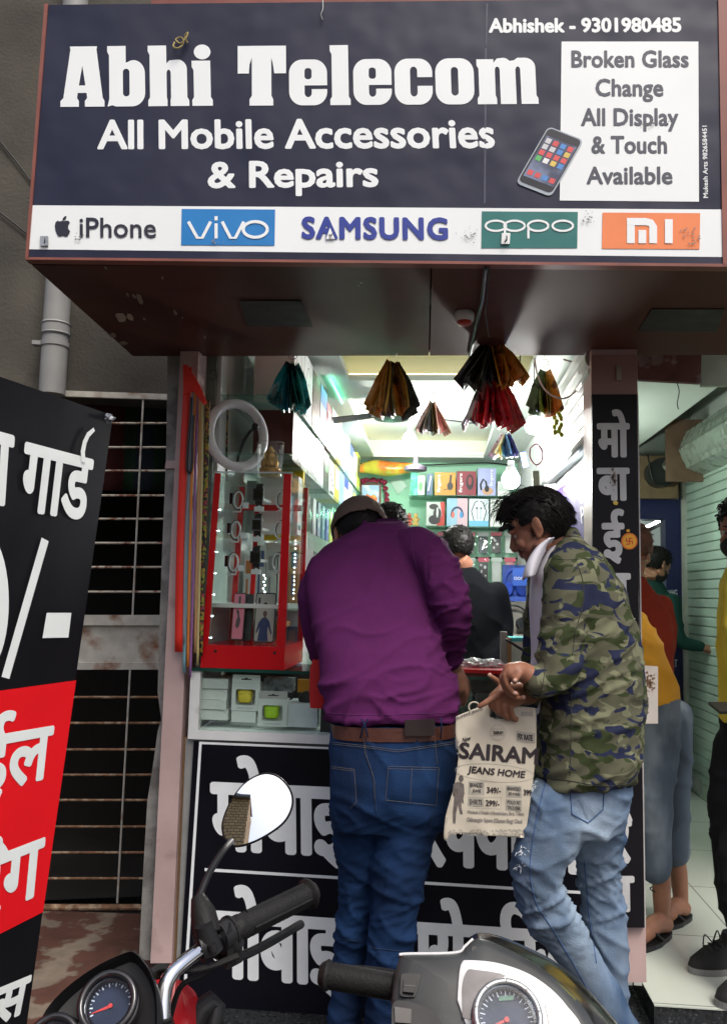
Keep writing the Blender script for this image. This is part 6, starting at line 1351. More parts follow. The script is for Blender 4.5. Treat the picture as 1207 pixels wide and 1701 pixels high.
m_thr = M('tan_thread', (.12, .11, .10), .9); m_thr_b = M('blue_thread', (.07, .12, .22), .8)
bm = BM(); patch(bm, jt, [(549, 1272), (588, 1277), (592, 1340), (553, 1332)], .0028); obj('back_pocket', bm, m_denim, jn); bm = BM(); patch(bm, jt, [(642, 1274), (728, 1274), (724, 1336), (640, 1329)], .0028); obj('back_pocket', bm, m_denim, jn)
bm = BM()
for ln in ([(549, 1273), (588, 1278), (592, 1332), (580, 1345)], [(549, 1276), (586, 1281)], [(645, 1273), (728, 1275)], [(644, 1277), (728, 1279)], [(645, 1273), (640, 1329), (724, 1338), (729, 1275)], [(684, 1276), (681, 1334)], [(551, 1233), (600, 1238), (660, 1246), (756, 1232)], [(551, 1236), (600, 1241), (660, 1249), (756, 1235)], [(604, 1225), (606, 1250), (620, 1290), (622, 1330)], [(722, 1230), (726, 1270)]): stitch(bm, jt, ln, .0006, .0035)
obj('stitching', bm, m_thr, jn)
bm = BM(); stitch(bm, jt, [(606, 1230), (610, 1262), (622, 1300), (624, 1350)], .0016, .001); stitch(bm, jt, [(718, 1345), (706, 1420), (700, 1500), (694, 1580)], .001, .001); stitch(bm, jt, [(566, 1560), (610, 1566)], .0012, .001); stitch(bm, jt, [(616, 1575), (690, 1582)], .0012, .001); obj('seams', bm, M('denim_dark', (.012, .026, .06), .9), jn)
bm = BM(); flat(bm, Plane(P(727, 1279, 2.47), P(732, 1279, 2.47), P(727, 1275, 2.47)), [(724, 1277), (730, 1277), (730, 1274.5), (724, 1274.5)], 0, .002) if 0 else None
m_belt = M('brown_leather', (.075, .026, .018), .45, var=.15, vscale=20, bump=.3, bscale=150)
bm = BM(); rg = [ringP(550, 757, 1221, 2.60, .127), ringP(550, 757, 1199, 2.60, .126)]; outer = loft(bm, rg, 48, cap=False, e=2.4); obj('belt', bm, m_belt, pm, smooth='all')
BP = Plane(P(650, 1210, 2.471), P(700, 1210, 2.471), P(650, 1190, 2.471))
bm = BM(); flat(bm, BP, [(672, 1223), (722, 1222), (722, 1195), (672, 1197)], .006, .012); obj('leather_patch', bm, M('dark_leather', (.022, .014, .014), .5, var=.2), jn, bevel=.002)
for pts in (((600, 1194), (606, 1206), (611, 1224)), ((611, 1194), (603, 1208), (598, 1226)), ((731, 1192), (733, 1206), (731, 1228))):
    bm = BM(); tube(bm, [BP.hit(x, y, .004+(.002 if i == 1 else 0)-(0.02 if x > 720 else 0)) for i, (x, y) in enumerate(pts)], .0042, 8, flat=.5)
    obj('belt_loop', bm, m_denim, jn)
# body: head, neck, arms end in hands; shoes
hT = TM(P(596, 894, 2.96), (-.25, .80, -.55), (-.1, .5, .86), 1.1)
bm = BM(); head_mesh(bm, hT); tube(bm, [P(634, 905, 2.81), P(610, 888, 2.92)], [.04, .05], 18)
loft(bm, [ringP(580, 710, 1150, 2.62, .07), ringP(575, 680, 960, 2.75, .06), ringP(618, 652, 905, 2.80, .03)], 24)
limb(bm, [P(690, 925, 2.76), P(744, 1000, 2.66), P(746, 1092, 2.78), P(752, 1112, 2.81)], [.04, .04, .033, .03])
limb(bm, [P(590, 940, 2.78), P(530, 1000, 2.80), P(540, 1075, 2.87), P(575, 1088, 3.04)], [.03, .03, .03, .03])
for sx_, yy in ((598, 2.63), (680, 2.575)): limb(bm, [P(sx_, 1230, yy), P(sx_-(4 if sx_ < 640 else 18), 1480, yy+.02), P(sx_-(27 if sx_ < 640 else 41), 1765, yy+.035)], [.05, .034, .028], 12)
limb(bm, [P(752, 1108, 2.81), P(757, 1126, 2.815), P(762, 1140, 2.815)], [.028, .033, .03])
for k, (x0, x1, dz) in enumerate(((775, 772, 0), (770, 768, .004), (762, 761, .004), (754, 755, -.002))):
    finger(bm, [P(x0-3, 1138, 2.80+.012*k), P(x0, 1152, 2.80+.014*k), P(x1, 1164-k, 2.815+.014*k), P(x1-3, 1171-k*2, 2.83+.014*k)], .0088)
finger(bm, [P(764, 1118, 2.82), P(774, 1130, 2.85), P(778, 1146, 2.87)], .0095)
finger(bm, [P(575, 1088, 3.04), P(590, 1096, 3.10), P(600, 1100, 3.14)], .02)
bd = fused('body', bm, m_skin, pm, .0036, 3)
bm = BM(); c = P(757, 1141, 2.782); ring(bm, c, P(757, 1150, 2.8)-c, .0092, .0018, 20, 6); ball(bm, c+V((0, -.011, 0)), .0042, 10); obj('ring', bm, m_chr if 0 else m_steel, bd, smooth=True)
bm = BM(); hair_cap(bm, hT, lambda p: p.z > -.045 and p.y < .03 and not (p.y > -.03 and p.z < -.01 and abs(p.x) > .06), (.079, .099, .093), rough=.004); obj('hair', bm, m_hair, bd, smooth='all')
m_cap = fabric('brown_knit_cap', (.13, .095, .08), vscale=30, bump=.6, bscale=260)
bm = BM(); g = bmesh.ops.create_icosphere(bm, subdivisions=5, radius=1); dead = []
for v in g['verts']:
    d = V(v.co); p = V((d.x*.086, d.y*.105-.012, d.z*.098+.034)); cut_ = p.z-(.018-.12*p.y*.2)
    if cut_ < 0: dead.append(v)
    f_ = .0035*math.exp(-((cut_-.02)/.006)**2)-.0015*math.exp(-((cut_-.03)/.003)**2)
    v.co = hT @ (p+d*(f_+.002*noise.noise(d*6)))
bmesh.ops.delete(bm, geom=dead, context='VERTS'); cp = obj('cap', bm, m_cap, pm, smooth='all'); md = cp.modifiers.new('t', 'SOLIDIFY'); md.thickness = .004; md.offset = 1
for sx_, yy in ((572, 2.66), (640, 2.57)):
    p0 = P(sx_, 1780, yy); p0.z = 0; bm = BM(); loft(bm, [(p0+V((dx, dy, z)), V((w, 0, 0)), V((0, l, 0))) for dx, dy, z, w, l in ((0, .06, .002, .045, .13), (0, .06, .03, .048, .135), (0, .05, .06, .042, .11), (0, .0, .1, .04, .05))], 24, e=2.5); obj('shoe', bm, m_black, pm, smooth=True)
tag(obj('tote_bag', (lambda b_: (loft(b_, [(P(530, py, 2.85), V((w, 0, 0)), V((0, .03, 0))) for py, w in ((1175, .03), (1150, .033), (1110, .03), (1095, .02))], 20, e=3), b_)[1])(BM()), M('red_cloth', (.5, .012, .012), .7, var=.15), smooth=True), 'bright red cloth bag held in front of the man in purple', 'bag')

# ------------------------------------------------------------ young man in camouflage jacket
cm = thing('person', 'young man with wavy black hair in camouflage jacket and washed blue jeans holding a bag', 'person', tuple(P(985, 1760, 2.5)))
m_camo = fabric('camouflage_cotton', (.12, .125, .075), bump=.3)
nt, b = nodes(m_camo); tc = nt.nodes['Texture Coordinate']; mp = nt.nodes.new('ShaderNodeMapping'); mp.inputs['Scale'].default_value = (14.5, 14.5, 26); nt.links.new(tc.outputs['Object'], mp.inputs[0])
def camo_layer(prev, colr, off, lo, scale=1.0, det=1.2):
    ad = nt.nodes.new('ShaderNodeVectorMath'); ad.operation = 'ADD'; ad.inputs[1].default_value = off; nt.links.new(mp.outputs[0], ad.inputs[0])
    n = nt.nodes.new('ShaderNodeTexNoise'); n.inputs['Scale'].default_value = scale; n.inputs['Detail'].default_value = det; n.inputs['Distortion'].default_value = .9; nt.links.new(ad.outputs[0], n.inputs[0])
    r_ = nt.nodes.new('ShaderNodeMapRange'); r_.inputs[1].default_value = lo-.008; r_.inputs[2].default_value = lo+.008; nt.links.new(n.outputs[0], r_.inputs[0])
    mx = nt.nodes.new('ShaderNodeMix'); mx.data_type = 'RGBA'; nt.links.new(r_.outputs[0], mx.inputs[0]); mx.inputs[7].default_value = (*colr, 1)
    if isinstance(prev, tuple): mx.inputs[6].default_value = (*prev, 1)
    else: nt.links.new(prev, mx.inputs[6])
    return mx.outputs[2]
o1 = camo_layer((.095, .095, .062), (.04, .052, .022), (0, 0, 0), .53, .9); o1 = camo_layer(o1, (.165, .17, .105), (7.3, 2.1, 4.4), .58, 1.0); o1 = camo_layer(o1, (.02, .025, .055), (3.1, 8.2, 1.7), .575, .95)
nt.links.new(o1, b.inputs['Base Color'])
bm = BM()
loft(bm, [ringP(885, 1050, 1296, 2.53, .165, 0, -8), ringP(887, 1058, 1260, 2.53, .172), ringP(890, 1064, 1200, 2.535, .172), ringP(896, 1064, 1140, 2.54, .172), ringP(900, 1058, 1080, 2.55, .175), ringP(897, 1048, 1030, 2.56, .185), ringP(892, 1034, 985, 2.57, .195), ringP(893, 1012, 950, 2.58, .19), ringP(902, 990, 922, 2.585, .155), ringP(918, 968, 902, 2.59, .09), ringP(925, 962, 892, 2.59, .07)], 40, e=2.4)
limb(bm, [P(948, 955, 2.43), P(938, 1010, 2.40), P(930, 1065, 2.385), P(925, 1110, 2.37), P(905, 1130, 2.36), P(888, 1128, 2.35)], [.078, .068, .06, .058, .046, .04], 20)
limb(bm, [P(915, 955, 2.72), P(900, 1040, 2.70), P(893, 1120, 2.66), P(885, 1150, 2.55)], [.07, .06, .052, .042], 18)
def camo_disp(p, n):
    z = p.z; arm = p.y < 2.47
    w = noise.noise(V((p.x*6, p.y*6, z*4)))
    f = .006*noise.noise(V((p.x*5, p.y*5, z*5)))
    if arm and z < 1.45: f += .010*(max(0, ridge(V((p.x*5+w, p.y*5, z*20-p.x*10))))**3-.22)
    else: f += .008*(max(0, ridge(V((p.x*6+z*3+w, p.y*4, z*5-p.x*5))))**4-.15)
    f += .004*(max(0, ridge(V((p.x*14, p.y*10, z*14+3))))**4-.1)
    return f
jk = fused('jacket', bm, m_camo, cm, .0075, 4, camo_disp); jkt = bvh_of(jk.data)
bm = BM(); loft(bm, [ringP(921, 966, 903, 2.59, .078, -.25), ringP(924, 962, 893, 2.592, .075, -.25), ringP(927, 959, 888, 2.595, .072, -.25), ringP(929, 957, 890, 2.595, .066, -.25)], 36, cap=False); obj('collar', bm, m_camo, jk, smooth='all')
bm = BM(); stitch(bm, jkt, px_spline([(958, 935), (968, 970), (966, 1010), (955, 1050), (950, 1090)], 5), .0013, .0005); stitch(bm, jkt, [(948, 1150), (948, 1220), (946, 1288)], .0011, .0005); stitch(bm, jkt, px_spline([(890, 1290), (940, 1296), (1000, 1306), (1045, 1302)], 4), .0012, .0005); stitch(bm, jkt, px_spline([(905, 925), (940, 930), (985, 926)], 4), .0011, .0005); stitch(bm, jkt, px_spline([(893, 1160), (900, 1140), (905, 1105), (900, 1092)], 4), .001, .0005)
obj('seams', bm, M('camo_seam', (.035, .04, .03), .9), jk)
# white scarf / shirt under the jacket
m_scarf = fabric('white_cotton', (.62, .61, .66), var=.05)
bm = BM(); L = []
for px0, px1, py, y0, y1 in ((930, 908, 893, 2.53, 2.50), (912, 889, 905, 2.50, 2.49), (900, 876, 925, 2.47, 2.47), (893, 868, 945, 2.45, 2.46), (888, 866, 960, 2.44, 2.47)):
    L.append([bm.verts.new(P(px0, py-3, y0+.03)), bm.verts.new(P((px0*2+px1)/3, py-2, y0-.012)), bm.verts.new(P((px0+2*px1)/3, py, y1-.014)), bm.verts.new(P(px1, py+3, y1)), bm.verts.new(P(px1+6, py+5, y1+.06))])
for a, b_ in zip(L, L[1:]):
    for j in range(4): bm.faces.new((a[j], a[j+1], b_[j+1], b_[j])).smooth = True
sc_ = obj('shirt_collar', bm, m_scarf, cm, smooth='all'); md = sc_.modifiers.new('s', 'SUBSURF'); md.levels = md.render_levels = 2; md = sc_.modifiers.new('t', 'SOLIDIFY'); md.thickness = .003
bm = BM(); loft(bm, [ringP(892, 985, 1270, 2.56, .12), ringP(880, 985, 1060, 2.565, .13), ringP(877, 985, 1000, 2.57, .135), ringP(880, 975, 955, 2.575, .13), ringP(897, 955, 915, 2.58, .08), ringP(908, 950, 898, 2.585, .055)], 32); fused('shirt', bm, m_scarf, cm, .009, 4, folds(.006, 5, 4, 5, 2))
# head
cT = TM(P(897, 876, 2.56), (-.86, .34, -.40), (-.30, .06, .95), .94)
bm = BM(); head_mesh(bm, cT, nose=.97); tube(bm, [P(930, 925, 2.585), P(915, 893, 2.575)], [.058, .056], 18)
loft(bm, [ringP(930, 1000, 1200, 2.54, .07), ringP(925, 990, 980, 2.57, .08), ringP(920, 955, 915, 2.59, .05)], 20)
limb(bm, [P(948, 960, 2.44), P(930, 1065, 2.39), P(922, 1112, 2.37), P(895, 1128, 2.355), P(878, 1122, 2.345), P(868, 1116, 2.34)], [.05, .043, .04, .033, .029, .027])
limb(bm, [P(915, 960, 2.70), P(896, 1110, 2.66), P(880, 1148, 2.50), P(862, 1152, 2.42)], [.05, .04, .034, .03])
for hx in (955, 1000): limb(bm, [P(hx, 1290, 2.55), P(hx, 1330, 2.55), P(hx, 1370, 2.55)], [.07, .06, .05], 12)
# near hand: palm over the other hand, thumb and fingers bent down
pal_ = [P(866, 1114, 2.335), P(856, 1116, 2.325), P(848, 1118, 2.32)]
limb(bm, pal_, [.025, .026, .022]); ball(bm, P(850, 1111, 2.325), (.024, .016, .017))
finger(bm, [P(846, 1108, 2.318), P(838, 1122, 2.312), P(841, 1137, 2.315), P(851, 1150, 2.325), P(858, 1153, 2.33)], .0083)
finger(bm, [P(842, 1112, 2.332), P(833, 1126, 2.328), P(840, 1146, 2.332), P(856, 1158, 2.345), P(870, 1159, 2.36)], .0083)
finger(bm, [P(846, 1118, 2.345), P(836, 1134, 2.345), P(846, 1153, 2.35), P(864, 1161, 2.37)], .0079)
finger(bm, [P(850, 1122, 2.355), P(841, 1140, 2.36), P(850, 1156, 2.365), P(862, 1160, 2.38)], .008)
finger(bm, [P(864, 1108, 2.32), P(862, 1119, 2.305), P(856, 1128, 2.30), P(854, 1132, 2.302)], .0095)
# far hand: fist round the bag handle, one finger pointing
limb(bm, [P(864, 1152, 2.42), P(850, 1154, 2.405), P(836, 1156, 2.40)], [.03, .035, .03]); ball(bm, P(838, 1162, 2.405), (.036, .025, .028))
finger(bm, [P(834, 1142, 2.395), P(828, 1133, 2.39), P(820, 1127, 2.385), P(812, 1122, 2.38)], .008)
for k, (x, y) in enumerate(((822, 1152), (829, 1160), (838, 1166), (848, 1168))):
    finger(bm, [P(x+8, y-8, 2.385+.004*k), P(x-6+k*2, y+6, 2.375+.004*k), P(x-7+k*3, y+20, 2.385+.004*k), P(x+2+k*2, y+27, 2.41), P(x+10, y+20, 2.43)], .0091)
finger(bm, [P(836, 1150, 2.38), P(820, 1158, 2.365), P(806, 1167, 2.36), P(796, 1173, 2.362)], .0093)
cb_ = fused('body', bm, m_skin2, cm, .003, 2)
m_nail = M('finger_nail', (.55, .33, .26), .25, var=.04)
bm = BM()
for q, yd in (((813, 1121), 2.371), ((855, 1130), 2.2905), ((855, 1151), 2.318), ((869, 1158), 2.3515)): ball(bm, P(*q, yd), (.0058, .0022, .0052), 10)
obj('nails', bm, m_nail, cb_, smooth=True)
eyes(cT, cb_)
# beard shadow and moustache: short stubs of hair rooted on the face
bt_ = bvh_of(cb_.data); rd = random.Random(5); bm = BM()
for _ in range(4200):
    s = rd.choice((-1, 1)); u = rd.random()
    if rd.random() < .62: loc = V((s*.085, .014+.044*u*u+rd.gauss(0, .006), .0-.088*u+rd.gauss(0, .005)))
    else: loc = V((s*.05*rd.random(), .13, -.046+rd.gauss(0, .003))) if rd.random() < .5 else V((s*.05*rd.random(), .12, -.088+rd.gauss(0, .008)))
    a = cT @ loc; tgt = cT @ V((0, .02, loc.z)); h = bt_.ray_cast(a, (tgt-a).normalized(), .12)
    if h[0] is None: continue
    nn = h[1]; dn = (cT.to_3x3() @ V((s*.0, .25, -1))).normalized(); e_ = h[0]+nn*.0012+dn*(.003+.0025*rd.random()); sd = dn.cross(nn)*.00035
    p_ = h[0]-nn*.0005; q_ = bm.faces.new([bm.verts.new(w) for w in (p_-sd, p_+sd, e_)])
obj('beard', bm, m_hair, cb_)
bm = BM()
hair_cap(bm, cT, lambda p: p.z > (.055 if p.y > .045 else (.012 if p.y > -.005 else (-.012 if p.y > -.03 else -.06))) , (.080, .100, .101), seed=4, rough=.005)
def smooth_locks(n, seed, reg, Lf, r):
    rd = random.Random(seed)
    for _ in range(n):
        x, y = reg(rd); q = max(0, 1-(x/.085)**2-((y+.012)/.106)**2); zz = .03+.099*math.sqrt(q)
        L = Lf(x, y, rd); s = .012*noise.noise(V((x*30, y*30, seed))); up = .55 if y > .03 else .15
        pts = [V((x, y, zz-.006)), V((x+s, y+L*.4, zz+L*up*.5+.003)), V((x+s*2, y+L*.8, zz+L*up*.55)), V((x+s*2+rd.gauss(0, .004), y+L*1.05, zz+L*up*.2-.1*L))]
        tube(bm, [cT @ p for p in spline(pts, 3)], [r*k_ for k_ in (.7, 1, 1, 1, 1, .95, .85, .7, .5, .15)], 4)
smooth_locks(900, 3, lambda rd: (rd.uniform(-.07, .07), rd.uniform(-.09, .07)), lambda x, y, rd: .024+.010*rd.random(), .0021)
smooth_locks(420, 8, lambda rd: (rd.uniform(-.062, .062), rd.uniform(.045, .082)), lambda x, y, rd: .02+.024*rd.random()*(1-abs(x)*6), .002)
smooth_locks(60, 18, lambda rd: (rd.uniform(-.06, .06), rd.uniform(.0, .082)), lambda x, y, rd: .05+.03*rd.random(), .0009)
def reg_sd(rd): return (rd.uniform(-math.pi, 0), rd.uniform(-.5, .6))
hair_clumps(bm, cT, 1100, reg_sd, lambda b_, rd: .018+.008*rd.random(), .002, 9, .0015, lambda b_, rd: V((0, -.3+rd.gauss(0, .2), -.9)))
obj('hair', bm, m_hair, cb_, smooth='all')
bm = BM()
for k in range(26):
    a_ = cT @ V((rnd.uniform(-.05, .05), rnd.uniform(-.02, .1), .125)); d_ = cT.to_3x3() @ V((rnd.gauss(0, .4), rnd.uniform(-.3, .8), .8)); tube(bm, spline([a_-d_*.02, a_+d_*.012, a_+d_*.022+cT.to_3x3() @ V((0, .02, .0)), a_+d_*.02+cT.to_3x3() @ V((0, .035, -.012))], 4), .0006, 4)
obj('stray_hair', bm, m_hair, cb_)
# jeans
m_wash = fabric('washed_denim', (.038, .08, .16), vscale=9, var=.22, bump=.5, bscale=520, col2=(.27, .345, .43), c2scale=3.4, c2lo=.44, c2hi=.68, stretch=(1, 1, .45))
bm = BM()
loft(bm, [ringP(888, 1044, 1285, 2.53, .14), ringP(887, 1042, 1310, 2.53, .145), ringP(878, 1036, 1345, 2.53, .145), ringP(872, 1030, 1375, 2.53, .13)], 36, e=2.4)
limb(bm, [P(925, 1340, 2.47), P(908, 1390, 2.45), P(895, 1435, 2.44), P(893, 1470, 2.445), P(908, 1510, 2.455), P(938, 1555, 2.47), P(972, 1610, 2.485), P(1008, 1668, 2.5), P(1040, 1725, 2.51)], [.098, .084, .074, .071, .067, .062, .056, .05, .047])
limb(bm, [P(985, 1340, 2.58), P(993, 1400, 2.60), P(995, 1460, 2.61), P(1004, 1530, 2.62), P(1010, 1600, 2.63), P(1014, 1680, 2.64), P(1014, 1745, 2.64)], [.09, .076, .066, .063, .056, .05, .048])
def wash_disp(p, n):
    z = p.z; w = noise.noise(V((p.x*5+3, p.y*5, z*3))); kn = math.exp(-((z-.68)/.12)**2)+.5*math.exp(-((z-.92)/.06)**2)
    return .004*noise.noise(V((p.x*6, p.y*6, z*6)))+.013*kn*(max(0, ridge(V((p.x*4+w+7, p.y*4, z*19-p.x*7))))**3-.22)+.007*kn*(max(0, ridge(V((p.x*7-w*2, p.y*7, z*36+p.x*16))))**3-.2)+.008*(max(0, ridge(V((p.x*9+z*7, p.y*5, z*8))))**4-.15)
wj = fused('jeans', bm, m_wash, cm, .0075, 4, wash_disp); wt = bvh_of(wj.data)
bm = BM(); patch(bm, wt, [(947, 1300), (1002, 1300), (1000, 1345), (975, 1366)], .0025); obj('back_pocket', bm, m_wash, wj)
bm = BM()
for ln in (px_spline([(905, 1300), (893, 1350), (884, 1400), (880, 1450), (890, 1500), (918, 1545), (958, 1612), (1000, 1690)], 4), [(1003, 1300), (1001, 1345), (976, 1367), (949, 1352), (946, 1300)], px_spline([(970, 1430), (978, 1520), (990, 1600)], 4)): stitch(bm, wt, ln, .0017, .0012)
obj('seams', bm, M('dark_wash_seam', (.05, .1, .22), .9), wj)
bm = BM(); rd = random.Random(3)
for cx_, cy_, n_ in ((884, 1306, 46), (866, 1412, 16), (861, 1440, 14)):
    for _ in range(n_):
        p_ = on_surface(wt, cx_+rd.gauss(0, 4), cy_+rd.gauss(0, 4), .002)
        if p_ is None: continue
        d_ = V((rd.gauss(0, 1), -.6, rd.gauss(0, 1))).normalized()*.009; tube(bm, [p_, p_+d_*.6, p_+d_+V((0, 0, -.003))], .0009, 4)
obj('torn_threads', bm, M('white_thread', (.65, .7, .75), .9), wj)
for (x, y, yy, dx) in ((1045, 1735, 2.51, -.04), (1014, 1755, 2.64, -.06)):
    p0 = P(x, y, yy); p0.z = .0; bm = BM(); loft(bm, [(p0+V((dx, 0, z)), V((l, 0, 0)), V((0, w, 0))) for z, l, w in ((.002, .125, .045), (.03, .13, .047), (.06, .1, .042), (.1, .05, .042))], 24, e=2.5); obj('shoe', bm, m_black, cm, smooth=True)
# ------------------------------------------------------------ printed carrier bag
bgp = Plane(P(757, 1390, 2.40), P(870, 1390, 2.40), P(757, 1190, 2.415))
bag = thing('carrier_bag', 'cream printed carrier bag reading Sairam Jeans Home held by the man in camouflage', 'bag', tuple(P(810, 1180, 2.41)))
def bag_d(p): return .0045*noise.noise(V((p.x*9, 0, p.z*5)))+.003*noise.noise(V((p.x*20+p.z*16, 1, p.z*6)))
m_bagc = M('cream_film', (.55, .5, .40), .42, var=.06, vscale=7, bump=.15, bscale=30, coat=.1)
bo = px_spline([(757, 1190), (776, 1182), (793, 1175)], 4)[:-1]+[(793, 1175), (812, 1168), (812, 1190), (822, 1194), (838, 1194), (846, 1188), (850, 1172), (888, 1176)]+px_spline([(888, 1176), (889, 1250), (880, 1330), (872, 1392)], 5)[1:]+px_spline([(872, 1392), (830, 1389), (790, 1386), (752, 1385), (741, 1396), (737, 1392), (737, 1380), (741, 1350), (755, 1300), (761, 1250), (756, 1220), (757, 1190)], 4)[1:-1]
import mathutils
def in_poly(x, y, poly):
    c_ = False; j = len(poly)-1
    for i in range(len(poly)):
        xi, yi = poly[i]; xj, yj = poly[j]
        if (yi > y) != (yj > y) and x < (xj-xi)*(y-yi)/(yj-yi)+xi: c_ = not c_
        j = i
    return c_
def grid_fill(bm, plane, poly, st, disp, back=0.0):
    xs = [p[0] for p in poly]; ys = [p[1] for p in poly]; pts = [V(p) for p in poly]; n0 = len(pts)
    x = min(xs)+st*.7
    while x < max(xs):
        y = min(ys)+st*.7
        while y < max(ys):
            if in_poly(x, y, poly) and min((V((x, y))-q).length for q in pts[:n0]) > st*.55: pts.append(V((x, y)))
            y += st
        x += st
    r_ = mathutils.geometry.delaunay_2d_cdt(pts, [(i, (i+1) % n0) for i in range(n0)], [], 1, 1e-6)
    vs = []
    for i, q in enumerate(r_[0]):
        p = plane.hit(q.x, q.y); p = p+plane.n*(disp(p)-back); vs.append(bm.verts.new(p))
    for f in r_[2]: bm.faces.new([vs[i] for i in f]).smooth = True
bm = BM(); grid_fill(bm, bgp, bo, 5, bag_d); fo = obj('front_sheet', bm, m_bagc, bag, smooth='all'); md = fo.modifiers.new('t', 'SOLIDIFY'); md.thickness = .0006; md.offset = -1
bm = BM(); grid_fill(bm, bgp, [(x+1.5, y+1) for x, y in bo], 7, lambda p: bag_d(p)*.6-.016*math.sin(max(0, min(1, (1.16-p.z)/.42))*math.pi/1.3), .002); bo_ = obj('back_sheet', bm, m_bagc, bag, smooth='all')
bm = BM(); tube(bm, spline([bgp.hit(x, y, .002) for x, y in ((780, 1181), (778, 1173), (783, 1167), (791, 1167), (796, 1172))], 5), .0022, 8); obj('handle_loop', bm, m_bagc, bag)
def bag_print(name, m, fn, parent=None):
    bm = BM(); fn(bm)
    for v in bm.verts: v.co = v.co+bgp.n*bag_d(v.co)
    return obj(name, bm, m, parent or fo)
m_bk = M('bag_ink_dark', (.03, .022, .025), .5); m_bg = M('bag_ink_grey', (.24, .22, .2), .5); m_bf = M('bag_ink_faint', (.36, .34, .29), .5)
BW = lambda bm, s, bl, br, tl, b_=.0005, o=.0018: write(bm, s, bgp, bl, br, tl, b_, off=o)
bag_print('lettering', m_bk, lambda bm: (BW(bm, 'SAIRAM', (761, 1260), (893, 1271), (763, 1232), .0022), BW(bm, 'JEANS HOME', (775, 1287), (870, 1296), (778, 1272), .0009), BW(bm, 'New', (767, 1234), (781, 1230), (768, 1225), .0004)))
bag_print('lettering', m_bk, lambda bm: (BW(bm, '349/-', (808, 1317), (831, 1318), (808, 1307), .0006, .0024), BW(bm, '299/-', (806, 1338), (829, 1340), (806, 1328), .0006, .0024), BW(bm, 'FIX RATE', (859, 1228), (884, 1231), (859, 1218), .0006, .0024), BW(bm, '399', (869, 1321), (882, 1322), (869, 1311), .0006, .0024)))
bag_print('lettering', m_bg, lambda bm: (BW(bm, 'Wholesale & Retailer of Branded Jeans, Shirts, T-Shirts', (775, 1353), (869, 1357), (776, 1345), .0002), BW(bm, 'Chikmanglur Square (Chuman Baag) Chauk', (774, 1366), (867, 1370), (775, 1357), .0004), BW(bm, 'SUPERB JEANS', (758, 1197), (802, 1180), (757, 1191), .0004)))
bag_print('lettering', m_bk, lambda bm: (BW(bm, 'BRANDED', (780, 1307), (802, 1308), (780, 1300), .0001, .0024), BW(bm, 'JEANS', (784, 1317), (798, 1318), (784, 1310), .0002, .0024), BW(bm, 'SHIRTS', (779, 1336), (800, 1337), (779, 1327), .0002, .0024), BW(bm, 'BRANDED', (842, 1312), (864, 1314), (842, 1306), .0001, .0024), BW(bm, 'JEANS', (844, 1321), (863, 1323), (844, 1315), .0002, .0024), BW(bm, 'POLO FIT', (842, 1335), (864, 1337), (842, 1329), .0001, .0024), BW(bm, 'TROUSER', (842, 1344), (864, 1346), (842, 1338), .0001, .0024), BW(bm, 'SAIRAM', (819, 1220), (835, 1220), (819, 1214), .0003, .0024)))
for q in ([(777, 1320), (804, 1321), (804, 1299), (778, 1298)], [(776, 1339), (803, 1340), (803, 1325), (777, 1324)], [(857, 1231), (888, 1235), (888, 1218), (857, 1214)], [(840, 1324), (866, 1326), (866, 1306), (840, 1304)], [(839, 1346), (866, 1348), (866, 1329), (839, 1327)], [(864, 1190), (884, 1190), (884, 1182), (864, 1182)]): bag_print('price_panel', m_bf, lambda bm: flat(bm, bgp, q, .0012))
bag_print('outline', m_bg, lambda bm: (strokes(bm, bgp, [[(821+66*math.cos(a*.157), 1284+14.5*math.sin(a*.157)+5*math.cos(a*.157)) for a in range(41)]], .0008, .0014), strokes(bm, bgp, [[(826+12.5*math.cos(a*.21), 1217+13*math.sin(a*.21)) for a in range(31)], [(816, 1211), (837, 1211)], [(816, 1222), (837, 1222)]], .0008, .0015), strokes(bm, bgp, [[(776, 1323), (833, 1325), (833, 1299), (777, 1297)], [(776, 1342), (832, 1344), (832, 1325)]], .0006, .0014)))
bag_print('printed_man', M('bag_print_man', (.14, .12, .11), .5, var=.3, vscale=60), lambda bm: (flat(bm, bgp, [(752, 1368), (752, 1345), (754, 1325), (751, 1318), (753, 1302), (759, 1299), (765, 1299), (770, 1303), (771, 1318), (769, 1326), (770, 1335), (766, 1332), (766, 1340), (768, 1352), (764, 1352), (760, 1336), (757, 1352), (756, 1368)], .0016), flat(bm, bgp, [(765.5+4*math.cos(k*.5), 1293+5.5*math.sin(k*.5)) for k in range(12)], .0018)))
def band(bm):
    rd = random.Random(2)
    for _ in range(120):
        x, y = rd.uniform(745, 868), rd.uniform(1378, 1387); s_ = rd.uniform(.6, 2.2); flat(bm, bgp, [(x-s_, y), (x, y+s_), (x+s_*1.4, y+.2), (x, y-s_*.7)], .0014)
bag_print('printed_ground', m_bf, band)

